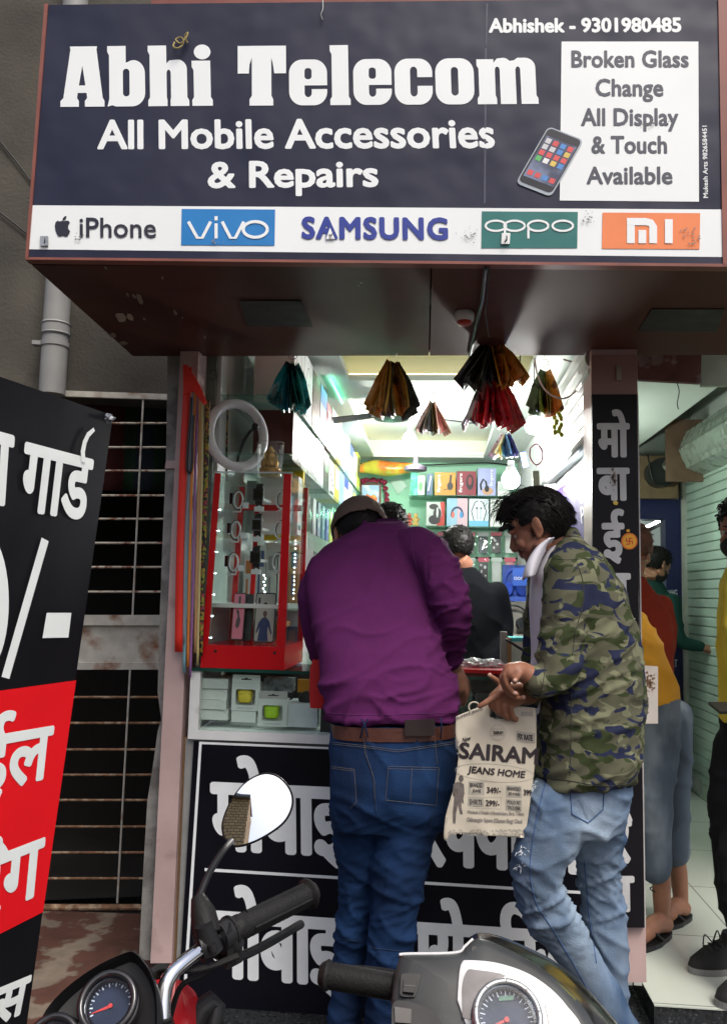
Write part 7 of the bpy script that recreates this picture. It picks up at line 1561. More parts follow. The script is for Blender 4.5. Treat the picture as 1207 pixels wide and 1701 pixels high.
# ------------------------------------------------------------ others
def simple_person(label, head, fwd, up, hs_, torso, arms, legs, top, bottom, skin, shoes=None, hair_cut=None, mask=False, voxel=.011, top_disp=None, sleeve_end=True, feet=None, hair=m_hair, base=None):
    th = thing('person', label, 'person', base or tuple(head)); T = TM(head, fwd, up, hs_)
    bm = BM(); head_mesh(bm, T); tube(bm, [T @ V((0, -.02, -.06)), torso[-1][0]], [.054, .06], 16)
    loft(bm, [(c, u*.8, w*.8) for c, u, w in torso], 20)
    for pts, rs in arms:
        limb(bm, pts, [r*.75 for r in rs]); d = (pts[-1]-pts[-2]).normalized(); limb(bm, [pts[-1], pts[-1]+d*.06], [.026, .03]); u, w = frame_of(d)
        for k in range(4): o = pts[-1]+d*.08+u*(k-1.5)*.017; finger(bm, [o, o+d*.03+w*.006, o+d*.05+w*.02, o+d*.055+w*.035], .0085)
        finger(bm, [pts[-1]+d*.03+u*.03, pts[-1]+d*.06+u*.042+w*.01, pts[-1]+d*.085+u*.04+w*.02], .0095)
    for pts, rs in legs: limb(bm, pts, [r*.75 for r in rs])
    for f0, f1 in (feet or []): limb(bm, [f0, (f0+f1)/2+V((0, 0, .02)), f1], [.032, .036, .03])
    body = fused('body', bm, skin, th, voxel*.5, 2)
    bm = BM(); loft(bm, torso, 30, e=2.4)
    for pts, rs in arms:
        n_ = len(pts); limb(bm, pts if sleeve_end else pts[:max(2, n_-1)], rs if sleeve_end else rs[:max(2, n_-1)])
    fused('shirt', bm, top, th, voxel, 4, top_disp or folds(.008, 5, 5, 7, hash(label) % 17))
    bm = BM(); c0, u0, w0 = torso[0]; loft(bm, [(c0+V((0, 0, .03)), u0*.96, w0*.96), (c0-V((0, 0, .08)), u0*1.0, w0*1.0), (c0-V((0, 0, .16)), u0*.95, w0*.95)], 28, e=2.4)
    for pts, rs in legs: limb(bm, pts, rs)
    fused('trousers', bm, bottom, th, voxel, 4, folds(.008, 5, 5, 9, 3+hash(label) % 7))
    bm = BM(); hair_cap(bm, T, hair_cut or (lambda p: p.z > (.055 if p.y > .04 else (.0 if p.y > -.01 else -.055))), (.082, .102, .100), seed=len(label), rough=.009); hair_clumps(bm, T, 420, lambda rd: (rd.uniform(-3.1, 3.1), rd.uniform(.1, 1.5)), lambda b_, rd: .024+.012*rd.random(), .005, len(label), .003, lambda b_, rd: V((rd.gauss(0, .4), rd.gauss(.3, .4), .1)))
    obj('hair', bm, hair, body, smooth='all')
    eyes(T, body)
    if mask:
        bm = BM(); g = bmesh.ops.create_icosphere(bm, subdivisions=4, radius=1); dead = []
        for v in g['verts']:
            d = V(v.co); p = V((d.x*.068, .035+d.y*.07, -.052+d.z*.056)); p.y += .006*math.exp(-(p.x/.03)**2)
            if p.y < -.005 or p.z > -.008+.01*(1-abs(d.x)): dead.append(v)
            v.co = T @ p
        bmesh.ops.delete(bm, geom=dead, context='VERTS'); obj('face_mask', bm, M('black_mask', (.012, .012, .014), .8), body, smooth='all')
    return th, T
def tor(cx, y, zs):  # torso helper in world coords: (z, half width, half depth, dx, dy)
    return [(V((cx+dx, y+dy, z)), V((w, 0, 0)), V((0, d, 0))) for z, w, d, dx, dy in zs]
# shopkeeper in black, seen from behind
h = P(757, 912, 4.6); m_blk_j = fabric('black_jacket', (.005, .0055, .007)); m_dkp = fabric('dark_trousers', (.02, .02, .024))
cxk = P(775, 1000, 4.6).x
simple_person('shopkeeper in black jacket turned away behind the counter', h, (-.5, .75, -.25), (.1, .2, 1), 1.0,
  tor(cxk, 4.6, ((1.02, .16, .12, .02, 0), (1.2, .165, .12, .02, 0), (1.38, .18, .125, .01, 0), (1.52, .17, .11, 0, 0), (1.6, .11, .09, -.01, 0), (1.66, .065, .065, -.02, 0))),
  [([V((cxk+.16, 4.6, 1.53)), V((cxk+.2, 4.62, 1.33)), V((cxk+.12, 4.45, 1.16))], [.06, .055, .04]), ([V((cxk-.16, 4.6, 1.53)), V((cxk-.2, 4.62, 1.33)), V((cxk-.1, 4.8, 1.2))], [.06, .055, .04])],
  [([V((cxk-.07, 4.6, .98)), V((cxk-.08, 4.6, .6)), V((cxk-.08, 4.6, .22))], [.08, .07, .06]), ([V((cxk+.09, 4.6, .98)), V((cxk+.1, 4.6, .6)), V((cxk+.1, 4.6, .22))], [.08, .07, .06])],
  m_blk_j, m_dkp, m_skin2, base=(cxk, 4.6, FLZ))
h = P(648, 880, 4.0); cxk = h.x
simple_person('person with thick black hair mostly hidden behind the brown cap', h, (.2, -.9, -.45), (0, -.3, 1), 1.0,
  tor(cxk, 4.05, ((1.0, .16, .12, 0, 0), (1.25, .18, .12, 0, 0), (1.5, .19, .11, 0, 0), (1.6, .12, .09, 0, 0), (1.66, .06, .06, 0, -.02))), [([V((cxk+.17, 4.05, 1.53)), V((cxk+.2, 4.0, 1.3)), V((cxk+.1, 3.8, 1.25))], [.06, .055, .04]), ([V((cxk-.17, 4.05, 1.53)), V((cxk-.2, 4.0, 1.3)), V((cxk-.1, 3.8, 1.25))], [.06, .055, .04])],
  [([V((cxk+s*.08, 4.05, .98)), V((cxk+s*.08, 4.05, .6)), V((cxk+s*.08, 4.05, .22))], [.08, .07, .06]) for s in (-1, 1)], fabric('grey_shirt', (.1, .1, .11)), m_dkp, m_skin2, base=(cxk, 4.05, FLZ))
# next shop: bent man in yellow shirt
m_yel = fabric('mustard_satin', (.62, .3, .03), rough=.5, var=.08); m_greyd = fabric('grey_denim', (.09, .115, .15), vscale=8, var=.25, col2=(.15, .18, .21), c2scale=4, stretch=(1, 1, .5))
hd = P(1000, 1010, 3.95)
legs_ = [([P(1092, 1190, 3.62), P(1090, 1270, 3.58), P(1085, 1350, 3.55), P(1086, 1440, 3.54)], [.088, .078, .07, .068]), ([P(1118, 1190, 3.72), P(1121, 1270, 3.74), P(1119, 1340, 3.74), P(1120, 1415, 3.74)], [.08, .068, .063, .062])]
th, T = simple_person('man in mustard yellow shirt and grey jeans bending forward behind the pillar', hd, (-.8, .3, -.5), (-.5, .2, .8), 1.0,
  [ringP(1060, 1127, 1168, 3.65, .14), ringP(1052, 1124, 1150, 3.66, .145), ringP(1040, 1110, 1105, 3.68, .15), ringP(1022, 1090, 1060, 3.72, .15), ringP(1000, 1072, 1025, 3.78, .14), ringP(985, 1045, 1005, 3.84, .1)],
  [([P(1030, 1050, 3.62), P(1015, 1120, 3.6), P(985, 1150, 3.62)], [.06, .05, .04])], legs_, m_yel, m_greyd, m_skin,
  feet=[(P(1098, 1445, 3.54), V((*P(1098, 1500, 3.56).xy, FLZ+.08))), (V((*P(1104, 1500, 3.57).xy, FLZ+.05)), V((*P(1066, 1500, 3.45).xy, FLZ+.042))), (P(1122, 1420, 3.74), V((*P(1130, 1482, 3.75).xy, FLZ+.08))), (V((*P(1134, 1484, 3.76).xy, FLZ+.05)), V((*P(1106, 1490, 3.68).xy, FLZ+.042)))], base=tuple(P(1095, 1520, 3.5)), top_disp=folds(.012, 6, 4, 9, 5, 2))
for a, b_ in ((P(1102, 1512, 3.56), P(1060, 1518, 3.42)), (P(1135, 1488, 3.76), P(1100, 1494, 3.66))):
    a.z = b_.z = FLZ+.001; d = (b_-a).normalized(); s = V((-d.y, d.x, 0))*.042; c = (a+b_)/2; L_ = (b_-a).length/2+.05
    bm = BM(); slab(bm, [c+d*L_*math.cos(2*math.pi*k/20)+s*math.sin(2*math.pi*k/20)*(1 if math.cos(2*math.pi*k/20) > 0 else .85) for k in range(20)], V((0, 0, .018))); tube(bm, spline([c+s*.9-d*.02+V((0, 0, .02)), c+d*.04+s*.4+V((0, 0, .062)), c+d*.1+V((0, 0, .03))]), .006, 6); tube(bm, spline([c-s*.9-d*.02+V((0, 0, .02)), c+d*.04-s*.4+V((0, 0, .062)), c+d*.1+V((0, 0, .03))]), .006, 6); obj('sandal', bm, m_black, th)
bm = BM(); ring(bm, P(1095, 1478, 3.56), (0, 0, 1), .037, .0022, 28, 6); obj('ankle_thread', bm, m_black, th)
# man in red, man in green
h = P(1056, 910, 4.6); cxk = h.x-.03
simple_person('man in rust red shirt half hidden behind the pillar', h, (.1, .9, -.3), (0, .3, 1), 1.0, tor(cxk, 4.6, ((1.0, .17, .12, .02, 0), (1.25, .19, .13, .03, 0), (1.45, .19, .12, 0, 0), (1.56, .12, .09, 0, 0), (1.63, .06, .06, 0, 0))),
  [([V((cxk+.16, 4.6, 1.48)), V((cxk+.2, 4.7, 1.25)), V((cxk+.12, 4.9, 1.15))], [.06, .052, .04])], [([V((cxk+s*.08, 4.6, .98)), V((cxk+s*.09, 4.6, .6)), V((cxk+s*.09, 4.6, .22))], [.08, .07, .06]) for s in (-1, 1)], fabric('rust_red_shirt', (.2, .025, .014)), m_dkp, m_skin2, base=(cxk, 4.6, FLZ), hair=M('reddish_hair', (.1, .035, .02), .6, var=.3))
h = P(1090, 938, 6.0); cxk = P(1074, 1050, 6.0).x
simple_person('man in dark green shirt and black mask standing in the blue doorway', h, (.75, .45, -.45), (.2, .1, 1), .98, tor(cxk, 6.05, ((1.0, .16, .12, .02, 0), (1.25, .19, .13, .02, 0), (1.48, .2, .12, .0, 0), (1.58, .13, .09, .02, 0), (1.66, .06, .06, .04, 0))),
  [([V((cxk+.17, 6.0, 1.5)), V((cxk+.2, 5.95, 1.25)), V((cxk+.34, 5.95, 1.2))], [.06, .052, .04])], [([V((cxk+s*.08, 6.05, .98)), V((cxk+s*.09, 6.05, .6)), V((cxk+s*.09, 6.05, .22))], [.08, .07, .06]) for s in (-1, 1)], fabric('dark_green_shirt', (.012, .042, .036)), m_dkp, m_skin, mask=True, base=(cxk, 6.05, FLZ))
# masked man at the right edge
h = P(1232, 880, 3.25); cxk = h.x+.07
th, T = simple_person('man in yellow top, black mask and black trousers at the right edge', h, (-.62, -.75, -.2), (0, 0, 1), 1.02, tor(cxk, 3.3, ((1.06, .145, .12, 0, 0), (1.25, .145, .12, 0, 0), (1.45, .15, .12, 0, 0), (1.58, .14, .1, .01, 0), (1.64, .1, .08, 0, 0), (1.69, .06, .06, 0, 0))),
  [([V((cxk-.10, 3.27, 1.54)), V((cxk-.105, 3.22, 1.28)), V((cxk-.07, 3.12, 1.07))], [.048, .044, .037]), ([V((cxk+.19, 3.3, 1.54)), V((cxk+.24, 3.3, 1.28)), V((cxk+.2, 3.15, 1.07))], [.058, .05, .04])],
  [([P(1226, 1240, 3.3), P(1214, 1340, 3.28), P(1214, 1430, 3.28), P(1220, 1505, 3.28)], [.092, .08, .066, .06]), ([V((cxk+.06, 3.3, .98)), V((P(1268, 1590, 3.06).x-.03, 3.17, .6)), V((P(1262, 1590, 3.06).x-.02, 3.05, .27))], [.1, .08, .06])],
  fabric('yellow_top', (.66, .5, .06)), fabric('black_trousers', (.012, .012, .014)), m_skin, mask=True, base=(cxk, 3.3, FLZ))
for tip, heel, lab in ((P(1142, 1535, 3.25), P(1222, 1530, 3.3), 0), (P(1188, 1596, 3.0), P(1262, 1590, 3.06), 1)):
    tip.z = heel.z = FLZ; d = (tip-heel); L_ = d.length; d.normalize(); s = V((-d.y, d.x, 0)); c = (tip+heel)/2
    bm = BM(); slab(bm, [c+d*L_*.5*math.cos(2*math.pi*k/28)+s*.046*math.sin(2*math.pi*k/28)+V((0, 0, .001)) for k in range(28)], V((0, 0, .022))); shoe = obj('shoe_sole', bm, M('grey_sole', (.2, .2, .2), .6), th, bevel=.004)
    bm = BM(); loft(bm, [(c+d*o_+V((0, 0, z)), d*l_, s*w_) for o_, z, l_, w_ in ((0, .023, L_*.49, .044), (-.005, .045, L_*.47, .043), (-.03, .075, L_*.36, .038), (-.07, .1, L_*.2, .036), (-.08, .13, L_*.17, .036))], 28, e=2.3); up_ = obj('shoe', bm, M('black_knit', (.012, .012, .013), .8, bump=.5, bscale=200), th, smooth=True)
    bm = BM(); o_ = c+d*.0+V((0, 0, .098))
    for k in range(3): tube(bm, [o_+d*(.02*k-.02)+s*.03-V((0, 0, .008*k+.004)), o_+d*(.02*k-.02)+V((0, 0, .006-.008*k)), o_+d*(.02*k-.02)-s*.03-V((0, 0, .008*k+.004))], .003, 6)
    tube(bm, spline([o_, o_+V((-.03, -.01, .03)), o_+V((-.04, -.02, .0))]), .0025, 6); tube(bm, spline([o_, o_+V((.01, -.02, .05)), o_+V((.02, -.03, .02))]), .0025, 6); obj('laces', bm, m_black, up_)
bm = BM(); pc = P(1203, 1176, 3.1); obox(bm, pc, V((.04, .01, 0)), V((-.01, .03, .012)), V((0, -.002, .005))); tag(obj('mobile_phone', bm, m_gblk if 'm_gblk' in globals() else m_black, bevel=.003), 'black mobile phone in the hand of the man at the right edge', 'phone')
# ================================================================== MOTORCYCLE (front left) AND SCOOTER (front right)
m_rub = M('black_rubber', (.011, .011, .011), .6, var=.2, bump=.3, bscale=200, spec=.25)
m_gblk = M('gloss_black', (.01, .01, .011), .18, var=.1, coat=.5)
m_mblk = M('satin_black', (.012, .012, .013), .42, var=.12, vscale=25, spec=.3)
m_chr = M('chrome', (.75, .76, .78), .07, 1, var=.02)
m_bred = M('bike_red', (.4, .012, .018), .15, coat=.6, var=.05)
def star(outline, plane, prof, centre=None, tilt=None):   # domed cover from an outline in pixels: prof = [(scale, height)]
    bm = BM(); pts = [plane.hit(*p) for p in outline]; c = plane.hit(*centre) if centre else sum(pts, V((0, 0, 0)))/len(pts)
    rings = [[bm.verts.new(c+(p-c)*s+plane.n*h) for p in pts] for s, h in prof]; n = len(pts)
    for a, b_ in zip(rings, rings[1:]):
        for j in range(n): bm.faces.new((a[j], a[(j+1) % n], b_[(j+1) % n], b_[j])).smooth = True
    bm.faces.new(rings[-1]); bm.faces.new(rings[0][::-1]); return bm
# ---- motorcycle
mc0 = P(180, 1665, .95); MP = Plane(mc0, mc0+V((1, .06, 0)), mc0+V((0, .62, .78)))
mo = thing('motorcycle', 'black and red motorcycle with chrome handlebar parked at the lower left', 'motorcycle', (mc0.x, .95, 0))
outl = px_spline([(62, 1712), (85, 1672), (120, 1637), (165, 1606), (208, 1586), (224, 1584), (238, 1596), (252, 1618), (262, 1650), (264, 1700), (262, 1760), (200, 1800), (110, 1790), (60, 1750)], 5)
obj('instrument_cowl', star(outl, MP, [(.96, -.13), (1.0, -.03), (1.015, .004), (.99, .007), (.955, -.002), (.9, -.012), (.5, -.018)], (170, 1690)), m_mblk, mo, smooth=True)
def dial(root, pl, c, r, mtick, needle=None, m_f=None, asp=1.0, m_rim=None):
    cc = pl.hit(*c); up = V((0, .62, .78)); up = (up-pl.n*up.dot(pl.n)).normalized(); rt = up.cross(pl.n)
    bm = BM(); ring(bm, cc+pl.n*.006, pl.n, r, .0042, 48, 10, up=up); ring(bm, cc+pl.n*-.008, pl.n, r*.985, .006, 48, 10, up=up); hs_ = obj('dial_rim', bm, m_rim or m_gblk, root)
    bm = BM(); disc(bm, cc-pl.n*.013, pl.n, r*.99, .002, 48, up=up); obj('dial_face', bm, m_f or M('dial_face', (.03, .04, .07), .6, spec=.15, var=.25, vscale=30), hs_)
    bm = BM()
    for k in range(25):
        a = R(210-10*k); d = rt*math.cos(a)+up*math.sin(a); o = cc-pl.n*.0105; L = .16 if k % 2 == 0 else .09; s = pl.n.cross(d)*(.0007 if k % 2 == 0 else .0004)
        bm.faces.new([bm.verts.new(q) for q in (o+d*r*.84-s, o+d*r*.84+s, o+d*r*(.84-L)+s, o+d*r*(.84-L)-s)])
    obj('scale_marks', bm, mtick, hs_)
    bm = BM(); a = R(205); d = rt*math.cos(a)+up*math.sin(a); s = pl.n.cross(d)*.0012; o = cc-pl.n*.0098
    bm.faces.new([bm.verts.new(q) for q in (o-s*1.5, o+s*1.5, o+d*r*.74+s*.3, o+d*r*.74-s*.3)]); disc(bm, o, pl.n, r*.08, .002, 16); obj('needle', bm, M('needle_red', (.65, .04, .03), .4), hs_)
    bm = BM(); disc(bm, cc+pl.n*.003, pl.n, r*.985, .0012, 48, up=up); obj('lens', bm, thin_glass('dial_lens', (.95, .97, 1), .0, .3), hs_)
    return hs_
m_tick = M('tick_white', (.75, .78, .8), .5)
dial(mo, MP, (181, 1667), .029, m_tick); dial(mo, MP, (88, 1738), .027, m_tick)
bm = BM(); flat(bm, MP, [(128, 1703), (142, 1683), (150, 1720), (138, 1740)], .004, .003); obj('switch_pad', bm, M('dim_grey', (.05, .055, .06), .4), mo, bevel=.001)
hb_px = [(268, 1760, .97), (270, 1702, .98), (272, 1655, .99), (281, 1624, 1.0), (305, 1599, 1.02), (340, 1573, 1.05), (375, 1552, 1.08), (435, 1519, 1.13), (520, 1481, 1.2)]
hpts = spline([P(*q) for q in hb_px], 8)
bm = BM(); tube(bm, [P(150, 1830, .96), P(215, 1815, .96), P(255, 1790, .965)]+hpts, .0088, 18); obj('handlebar', bm, m_chr, mo, smooth=True)
bm = BM(); ring(bm, P(270, 1702, .98), P(271, 1680, .985)-P(270, 1702, .98), .0095, .0018, 20, 6); tube(bm, [P(270.5, 1698, .98), P(271, 1690, .981)], .0102, 16); obj('clip', bm, m_rub, mo)
gp = [P(380, 1550, 1.085), P(520, 1481, 1.2)]; gd = gp[1]-gp[0]; N = 40
bm = BM(); tube(bm, [gp[0]+gd*(i/N) for i in range(N+1)], [(.0205 if i < 2 else .0168 if 3 < i < 6 else .0205 if i in (37, 38) else .0155+.0006*(i % 2)) * (.9 if i == N else 1) for i in range(N+1)], 22)
for k in range(4):
    a = k*1.57; u, w = frame_of(gd); o = (u*math.cos(a)+w*math.sin(a))*.0158; tube(bm, [gp[0]+gd*.2+o, gp[0]+gd*.88+o], .0022, 6)
obj('grip', bm, m_rub, mo, smooth=True)
bm = BM(); tube(bm, [P(362, 1560, 1.07), P(384, 1548, 1.088)], .019, 16); tube(bm, [P(368, 1545, 1.07), P(392, 1572, 1.085)], .013, 10); obox(bm, P(385, 1580, 1.08), gd.normalized()*.012, V((.006, -.008, 0)), V((0, 0, .014))); obj('switch_housing', bm, m_mblk, mo, smooth=True)
bm = BM(); tube(bm, [P(330, 1575, 1.05), P(352, 1564, 1.06)], .0175, 16); tube(bm, [P(338, 1535, 1.05), P(350, 1580, 1.055)], [.011, .016], 12); tube(bm, [P(352, 1568, 1.04), P(355, 1580, 1.04)], .0055, 10); obj('lever_clamp', bm, m_mblk, mo, smooth=True)
bm = BM(); tube(bm, spline([P(350, 1580, 1.07), P(385, 1592, 1.1), P(430, 1575, 1.15), P(500, 1535, 1.25)]), [.006]*25, 8); obj('brake_lever', bm, m_mblk, mo, smooth=True)
bm = BM(); tube(bm, spline([P(395, 1588, 1.07), P(350, 1605, 1.05), P(310, 1612, 1.03), P(262, 1608, 1.0), P(235, 1640, .99)]), .0042, 8); tube(bm, spline([P(380, 1590, 1.08), P(335, 1620, 1.06), P(300, 1640, 1.05), P(280, 1700, 1.05)]), .0035, 8); obj('cable', bm, m_rub, mo, smooth=True)
mir = bm = BM(); tube(bm, [P(345, 1552, 1.06), P(337, 1515, 1.07), P(329, 1490, 1.08)], [.017, .0155, .009], 14); obj('mirror_boot', bm, m_rub, mo, smooth=True)
bm = BM(); tube(bm, spline([P(331, 1490, 1.08), P(348, 1450, 1.11), P(372, 1412, 1.15), P(396, 1386, 1.212)]), .0045, 10); obj('mirror_stem', bm, m_mblk, mo, smooth=True)
MC = P(429, 1345, 1.2)
m_mir = M('mirror_silver', (.92, .92, .92), .01, 1, var=0)
mn = V((.076, -.935, .346)).normalized(); MPL = Plane(MC, MC+mn.cross(V((0, 0, 1))), MC+mn.cross(V((1, 0, 0))))
if MPL.n.dot(mn) < 0: MPL.n = mn
oval_ = px_spline([(371, 1392), (369, 1368), (381, 1335), (405, 1302), (436, 1285), (462, 1289), (482, 1310), (487, 1335), (476, 1362), (452, 1383), (418, 1401), (388, 1407), (371, 1392)], 5)[:-1]
hm = obj('mirror_shell', star(oval_, MPL, [(.5, -.03), (.86, -.022), (1.0, -.006), (1.01, .002), (.985, .004), (.955, .001)]), m_mblk, mo, smooth=True)
bm = BM(); pts = [MPL.hit(*p) for p in oval_]; c = sum(pts, V((0, 0, 0)))/len(pts); RAD = .75; rgs = []
for s in (.955, .8, .64, .48, .32, .16):
    rgs.append([bm.verts.new(c+(p-c)*s+MPL.n*(.003-((p-c)*s).length_squared/(2*RAD)+.0025)) for p in pts])
n_ = len(pts)
for a, b_ in zip(rgs, rgs[1:]):
    for j in range(n_): bm.faces.new((a[j], a[(j+1) % n_], b_[(j+1) % n_], b_[j])).smooth = True
cv = bm.verts.new(c+MPL.n*.0055)
for j in range(n_): bm.faces.new((rgs[-1][j], rgs[-1][(j+1) % n_], cv)).smooth = True
obj('mirror_glass', bm, m_mir, hm, smooth='all')
# fairing, lever beyond, tank, fork and wheel (mostly below the picture)
bm = BM(); FP = Plane(P(300, 1660, 1.1), P(340, 1660, 1.16), P(300, 1600, 1.12)); obj('fairing', star(px_spline([(284, 1622), (306, 1634), (322, 1654), (324, 1690), (312, 1740), (285, 1760), (275, 1700)], 4), FP, [(.9, -.08), (1, -.01), (1, 0), (.93, .006), (.5, .008)]), m_bred, mo, smooth=True)
bm = BM(); tube(bm, [P(318, 1720, 1.12), P(335, 1678, 1.13), P(352, 1664, 1.14), P(360, 1672, 1.14), P(355, 1705, 1.13), P(330, 1735, 1.12)], [.014, .016, .014, .012, .014, .012], 12); obj('hand_guard', bm, m_mblk, mo, smooth=True)
cxm = mc0.x+.02
bm = BM(); loft(bm, [((cxm, y, z), (rx, 0, 0), (0, 0, rz)) for y, z, rx, rz in ((.78, .80, .05, .05), (.72, .82, .12, .1), (.55, .83, .15, .13), (.35, .8, .13, .1), (.25, .77, .07, .05))], 24, e=2.6); obj('fuel_tank', bm, m_bred, mo, smooth=True)
bm = BM(); loft(bm, [((cxm, y, z), (rx, 0, 0), (0, 0, .045)) for y, z, rx in ((.26, .77, .09), (.1, .76, .13), (-.3, .79, .14), (-.55, .82, .1))], 20, e=3); obj('seat', bm, m_rub, mo, smooth=True)
for s in (-1, 1):
    bm = BM(); tube(bm, [(cxm+s*.09, .99, .92), (cxm+s*.09, 1.22, .32)], [.02, .026], 14); obj('fork_leg', bm, m_mblk, mo, smooth=True)
for yw in (1.23, -.1):
    bm = BM(); ring(bm, (cxm, yw, .31), (1, 0, 0), .255, .05, 48, 14); w_ = obj('wheel', bm, m_rub, mo)
    bm = BM(); ring(bm, (cxm, yw, .31), (1, 0, 0), .205, .014, 48, 8); tube(bm, [(cxm-.06, yw, .31), (cxm+.06, yw, .31)], .04, 16)
    for k in range(5): a = k*1.2566; tube(bm, [(cxm, yw, .31), (cxm, yw+.2*math.cos(a), .31+.2*math.sin(a))], .014, 8)
    obj('rim', bm, M('grey_alloy', (.25, .25, .26), .35, .8), w_)
bm = BM(); loft(bm, [((cxm, 1.08, .78), (.05, 0, 0), (0, .02, .05)), ((cxm, 1.14, .76), (.085, 0, 0), (0, .02, .085)), ((cxm, 1.2, .74), (.09, 0, 0), (0, .02, .09)), ((cxm, 1.215, .735), (.06, 0, 0), (0, .01, .06))], 24); obj('headlight', bm, m_gblk, mo, smooth=True)
bm = BM(); box(bm, (cxm-.1, .1, .3), (cxm+.1, .6, .68)); obj('engine', bm, M('grey_alloy', (.25, .25, .26), .35, .8), mo, bevel=.04)
# ---- scooter
so0 = P(850, 1680, 1.2); SPn = Plane(so0, so0+V((1, .03, 0)), so0+V((0, .66, .75)))
so = thing('scooter', 'silver and black scooter with round dial parked at the lower right', 'scooter', (so0.x, 1.2, 0))
m_sil = M('worn_silver_paint', (.046, .05, .052), .38, 0, var=.2, vscale=12, col2=(.02, .02, .02), c2scale=7, c2lo=.46, c2hi=.7, spec=.3, stretch=(1, 1.6, 1.6))
sil = px_spline([(650, 1662), (655, 1625), (663, 1592), (672, 1587), (755, 1585), (772, 1574), (785, 1562), (803, 1560), (850, 1580), (905, 1612), (950, 1652), (985, 1700), (1000, 1760), (950, 1850), (800, 1870), (715, 1800), (690, 1740), (660, 1700)], 5)
obj('headset_cover', star(sil, SPn, [(.97, -.12), (1.0, -.03), (1.004, -.006), (.99, .003), (.95, .008), (.85, .012), (.5, .014)], (820, 1690)), m_sil, so, smooth=True)
bm = BM(); ln = [SPn.hit(x, y, -.002) for x, y in px_spline([(664, 1588), (672, 1585), (755, 1583), (772, 1572), (785, 1560)], 5)]; tube(bm, ln, .0022, 8); obj('edge_trim', bm, M('white_trim', (.56, .57, .57), .3), so, smooth=True)
vis = px_spline([(781, 1563), (795, 1556), (830, 1560), (880, 1580), (925, 1602), (968, 1638), (1005, 1678), (1035, 1720), (1050, 1780), (1010, 1790), (990, 1730), (960, 1680), (920, 1640), (870, 1610), (820, 1585)], 5)
VPn = Plane(P(850, 1640, 1.27), P(950, 1640, 1.275), P(850, 1540, 1.36))
bm = BM(); g = []
top_ = px_spline([(779, 1564), (795, 1556), (830, 1559), (880, 1578), (925, 1600), (968, 1636), (1005, 1676), (1038, 1722), (1060, 1790)], 6); bot_ = px_spline([(784, 1566), (800, 1566), (828, 1582), (868, 1606), (912, 1636), (950, 1672), (980, 1712), (1000, 1752), (1012, 1800)], 6)
for (xa, ya), (xb, yb) in zip(top_, bot_):
    a, b_ = P(xa, ya, 1.33), SPn.hit(xb, yb, .004); m_ = (a+b_)/2+V((0, -.004, .010)); m3 = a*.8+b_*.2+V((0, -.002, .008))
    g.append([bm.verts.new(q) for q in (b_, m_, m3, a, a+V((0, .03, -.03)), a+V((.02, .08, -.16)))])
for a, b_ in zip(g, g[1:]):
    for j in range(5): bm.faces.new((a[j], a[j+1], b_[j+1], b_[j])).smooth = True
obj('visor', bm, m_gblk, so, smooth='all')
bm = BM(); q = [SPn.hit(x, y, .006) for x, y in px_spline([(815, 1580), (850, 1592), (890, 1612), (925, 1635), (955, 1662)], 5)]; tube(bm, q, .0028, 6); obj('visor_lip', bm, M('olive_edge', (.1, .1, .02), .3), so, smooth=True)
bm = BM(); disc(bm, SPn.hit(788, 1578, .010), SPn.n, .0045, .002, 16); obj('screw', bm, m_mblk, so)
# white instrument surround with two dark insets and the dial
def star2(o_px, i_px): return None
tr_out = px_spline([(757, 1668), (760, 1625), (765, 1606), (775, 1602), (820, 1606), (870, 1622), (910, 1648), (940, 1680), (965, 1720), (965, 1800), (900, 1830), (810, 1800), (775, 1720)], 5)
obj('dial_surround', star(tr_out, SPn, [(1, .004), (1, .0165), (.985, .019), (.93, .0195)], (850, 1700)), M('white_trim', (.56, .57, .57), .3), so, smooth=True)
m_ins = M('dark_inset', (.07, .07, .085), .12, var=.4, vscale=22, coat=.4)
for q in ([(768, 1690), (767, 1640), (775, 1613), (790, 1611), (838, 1620), (812, 1636), (795, 1662), (786, 1692)], [(904, 1668), (918, 1660), (930, 1672), (948, 1700), (958, 1740), (905, 1740), (910, 1700)]):
    bm = BM(); flat(bm, SPn, px_spline(q+[q[0]], 4)[:-1], .0205, .003); obj('inset_panel', bm, m_ins, so)
SD = Plane(so0+SPn.n*.034, so0+SPn.n*.034+V((1, .03, 0)), so0+SPn.n*.034+V((0, .66, .75)))
dd = dial(so, SD, (842, 1690), .041, m_tick, m_f=M('scooter_dial', (.06, .07, .09), .6, var=.8, vscale=9, spec=.15), m_rim=M('silver_rim', (.42, .43, .43), .25, .7))
bm = BM(); flat(bm, SD, [(828, 1655), (852, 1653), (852, 1661), (828, 1663)], -.009); obj('indicator', bm, M('dim_green', (.04, .16, .08), .4), dd)
bm = BM(); cc = SD.hit(842, 1690); up = (V((0, .62, .78))-SD.n*V((0, .62, .78)).dot(SD.n)).normalized(); rt = up.cross(SD.n)
for k in range(9):
    a = R(90+40*k); ball(bm, cc+SD.n*.010+(rt*math.cos(a)+up*math.sin(a))*.041, .0016, 8)
obj('rim_studs', bm, M('white_trim', (.56, .57, .57), .3), dd)
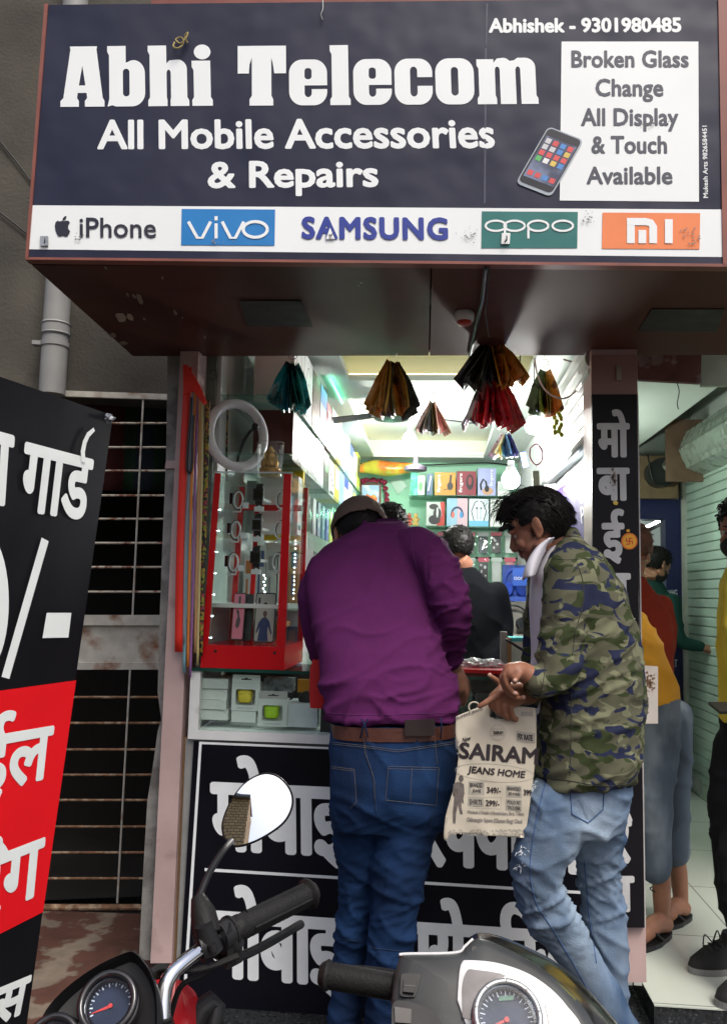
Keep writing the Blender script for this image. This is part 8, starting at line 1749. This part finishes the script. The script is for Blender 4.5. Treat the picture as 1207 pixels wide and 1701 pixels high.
# switches on the left block
bm = BM(); flat(bm, SPn, px_spline([(664, 1651), (666, 1622), (672, 1617), (696, 1618), (698, 1624), (690, 1652), (684, 1656), (668, 1655), (664, 1651)], 3)[:-1], .0165, .01); sw = obj('switch_bezel', bm, m_mblk, so)
bm = BM(); flat(bm, SPn, [(669, 1647), (671, 1624), (692, 1625), (687, 1649)], .0225, .007); obj('dip_switch', bm, m_mblk, sw, bevel=.0015)
bm = BM(); flat(bm, SPn, [(671, 1636), (690, 1637), (689.5, 1639), (671, 1638)], .0232, .001); obj('switch_groove', bm, M('groove', (.05, .05, .05), .5), sw)
bm = BM(); flat(bm, SPn, px_spline([(650, 1700), (652, 1668), (668, 1662), (705, 1672), (728, 1690), (738, 1730), (700, 1760), (655, 1740), (650, 1700)], 4)[:-1], .0175, .02); obj('lower_switch_block', bm, m_mblk, so)
bm = BM(); flat(bm, SPn, [(655, 1672), (683, 1676), (682, 1700), (656, 1698)], .0215, .005); obj('horn_switch', bm, m_gblk, so, bevel=.0015)
g0, g1 = P(664, 1641, 1.255), P(531, 1618, 1.27); gd = g1-g0
bm = BM(); N = 44
tube(bm, [g0+gd*(i/N) for i in range(N+1)], [.021 if i < 4 else .0178+.0005*(i % 2) if i < 39 else (.0205, .0215, .0195, .0175, .0165, .013)[min(5, i-39)] for i in range(N+1)], 24); obj('grip', bm, m_rub, so, smooth=True)
bm = BM(); tube(bm, spline([g0+V((.02, .06, -.01)), g0+gd*.4+V((0, .075, -.015)), g0+gd*.9+V((0, .07, -.02))]), .006, 8); obj('brake_lever', bm, m_mblk, so, smooth=True)
g2 = so0+V((.31, -.10, -.20)); bm = BM(); tube(bm, [so0+V((.17, .0, -.09)), g2], .0178, 18); obj('grip', bm, m_rub, so, smooth=True)
sx = so0.x
bm = BM(); loft(bm, [((sx, 1.27, .88), (.06, 0, 0), (0, .05, 0)), ((sx, 1.3, .8), (.13, 0, 0), (0, .06, 0)), ((sx, 1.33, .6), (.2, 0, 0), (0, .05, 0)), ((sx, 1.3, .4), (.2, 0, 0), (0, .05, 0)), ((sx, 1.15, .28), (.19, 0, 0), (0, .1, 0))], 24, e=3); obj('apron', bm, m_sil, so, smooth=True)
bm = BM(); box(bm, (sx-.17, .55, .24), (sx+.17, 1.2, .3)); obj('footboard', bm, m_mblk, so, bevel=.02)
bm = BM(); loft(bm, [((sx, y, z), (rx, 0, 0), (0, 0, rz)) for y, z, rx, rz in ((.55, .5, .1, .1), (.4, .55, .16, .2), (0, .6, .17, .2), (-.4, .66, .1, .1))], 20, e=2.6); obj('rear_body', bm, m_sil, so, smooth=True)
bm = BM(); loft(bm, [((sx, y, z), (rx, 0, 0), (0, 0, .04)) for y, z, rx in ((.5, .76, .1), (.3, .79, .14), (-.2, .81, .14), (-.4, .82, .1))], 20, e=3); obj('seat', bm, m_rub, so, smooth=True)
for yw in (1.48, -.05):
    bm = BM(); ring(bm, (sx, yw, .22), (1, 0, 0), .165, .05, 44, 14); w_ = obj('wheel', bm, m_rub, so); bm = BM(); disc(bm, (sx-.03, yw, .22), (1, 0, 0), .125, .06, 32); obj('rim', bm, M('grey_alloy', (.25, .25, .26), .35, .8), w_)
bm = BM(); tube(bm, [(sx, 1.3, .85), (sx, 1.42, .45), (sx+.07, 1.46, .3), (sx+.07, 1.48, .22)], .025, 12); obj('fork', bm, m_mblk, so, smooth=True)
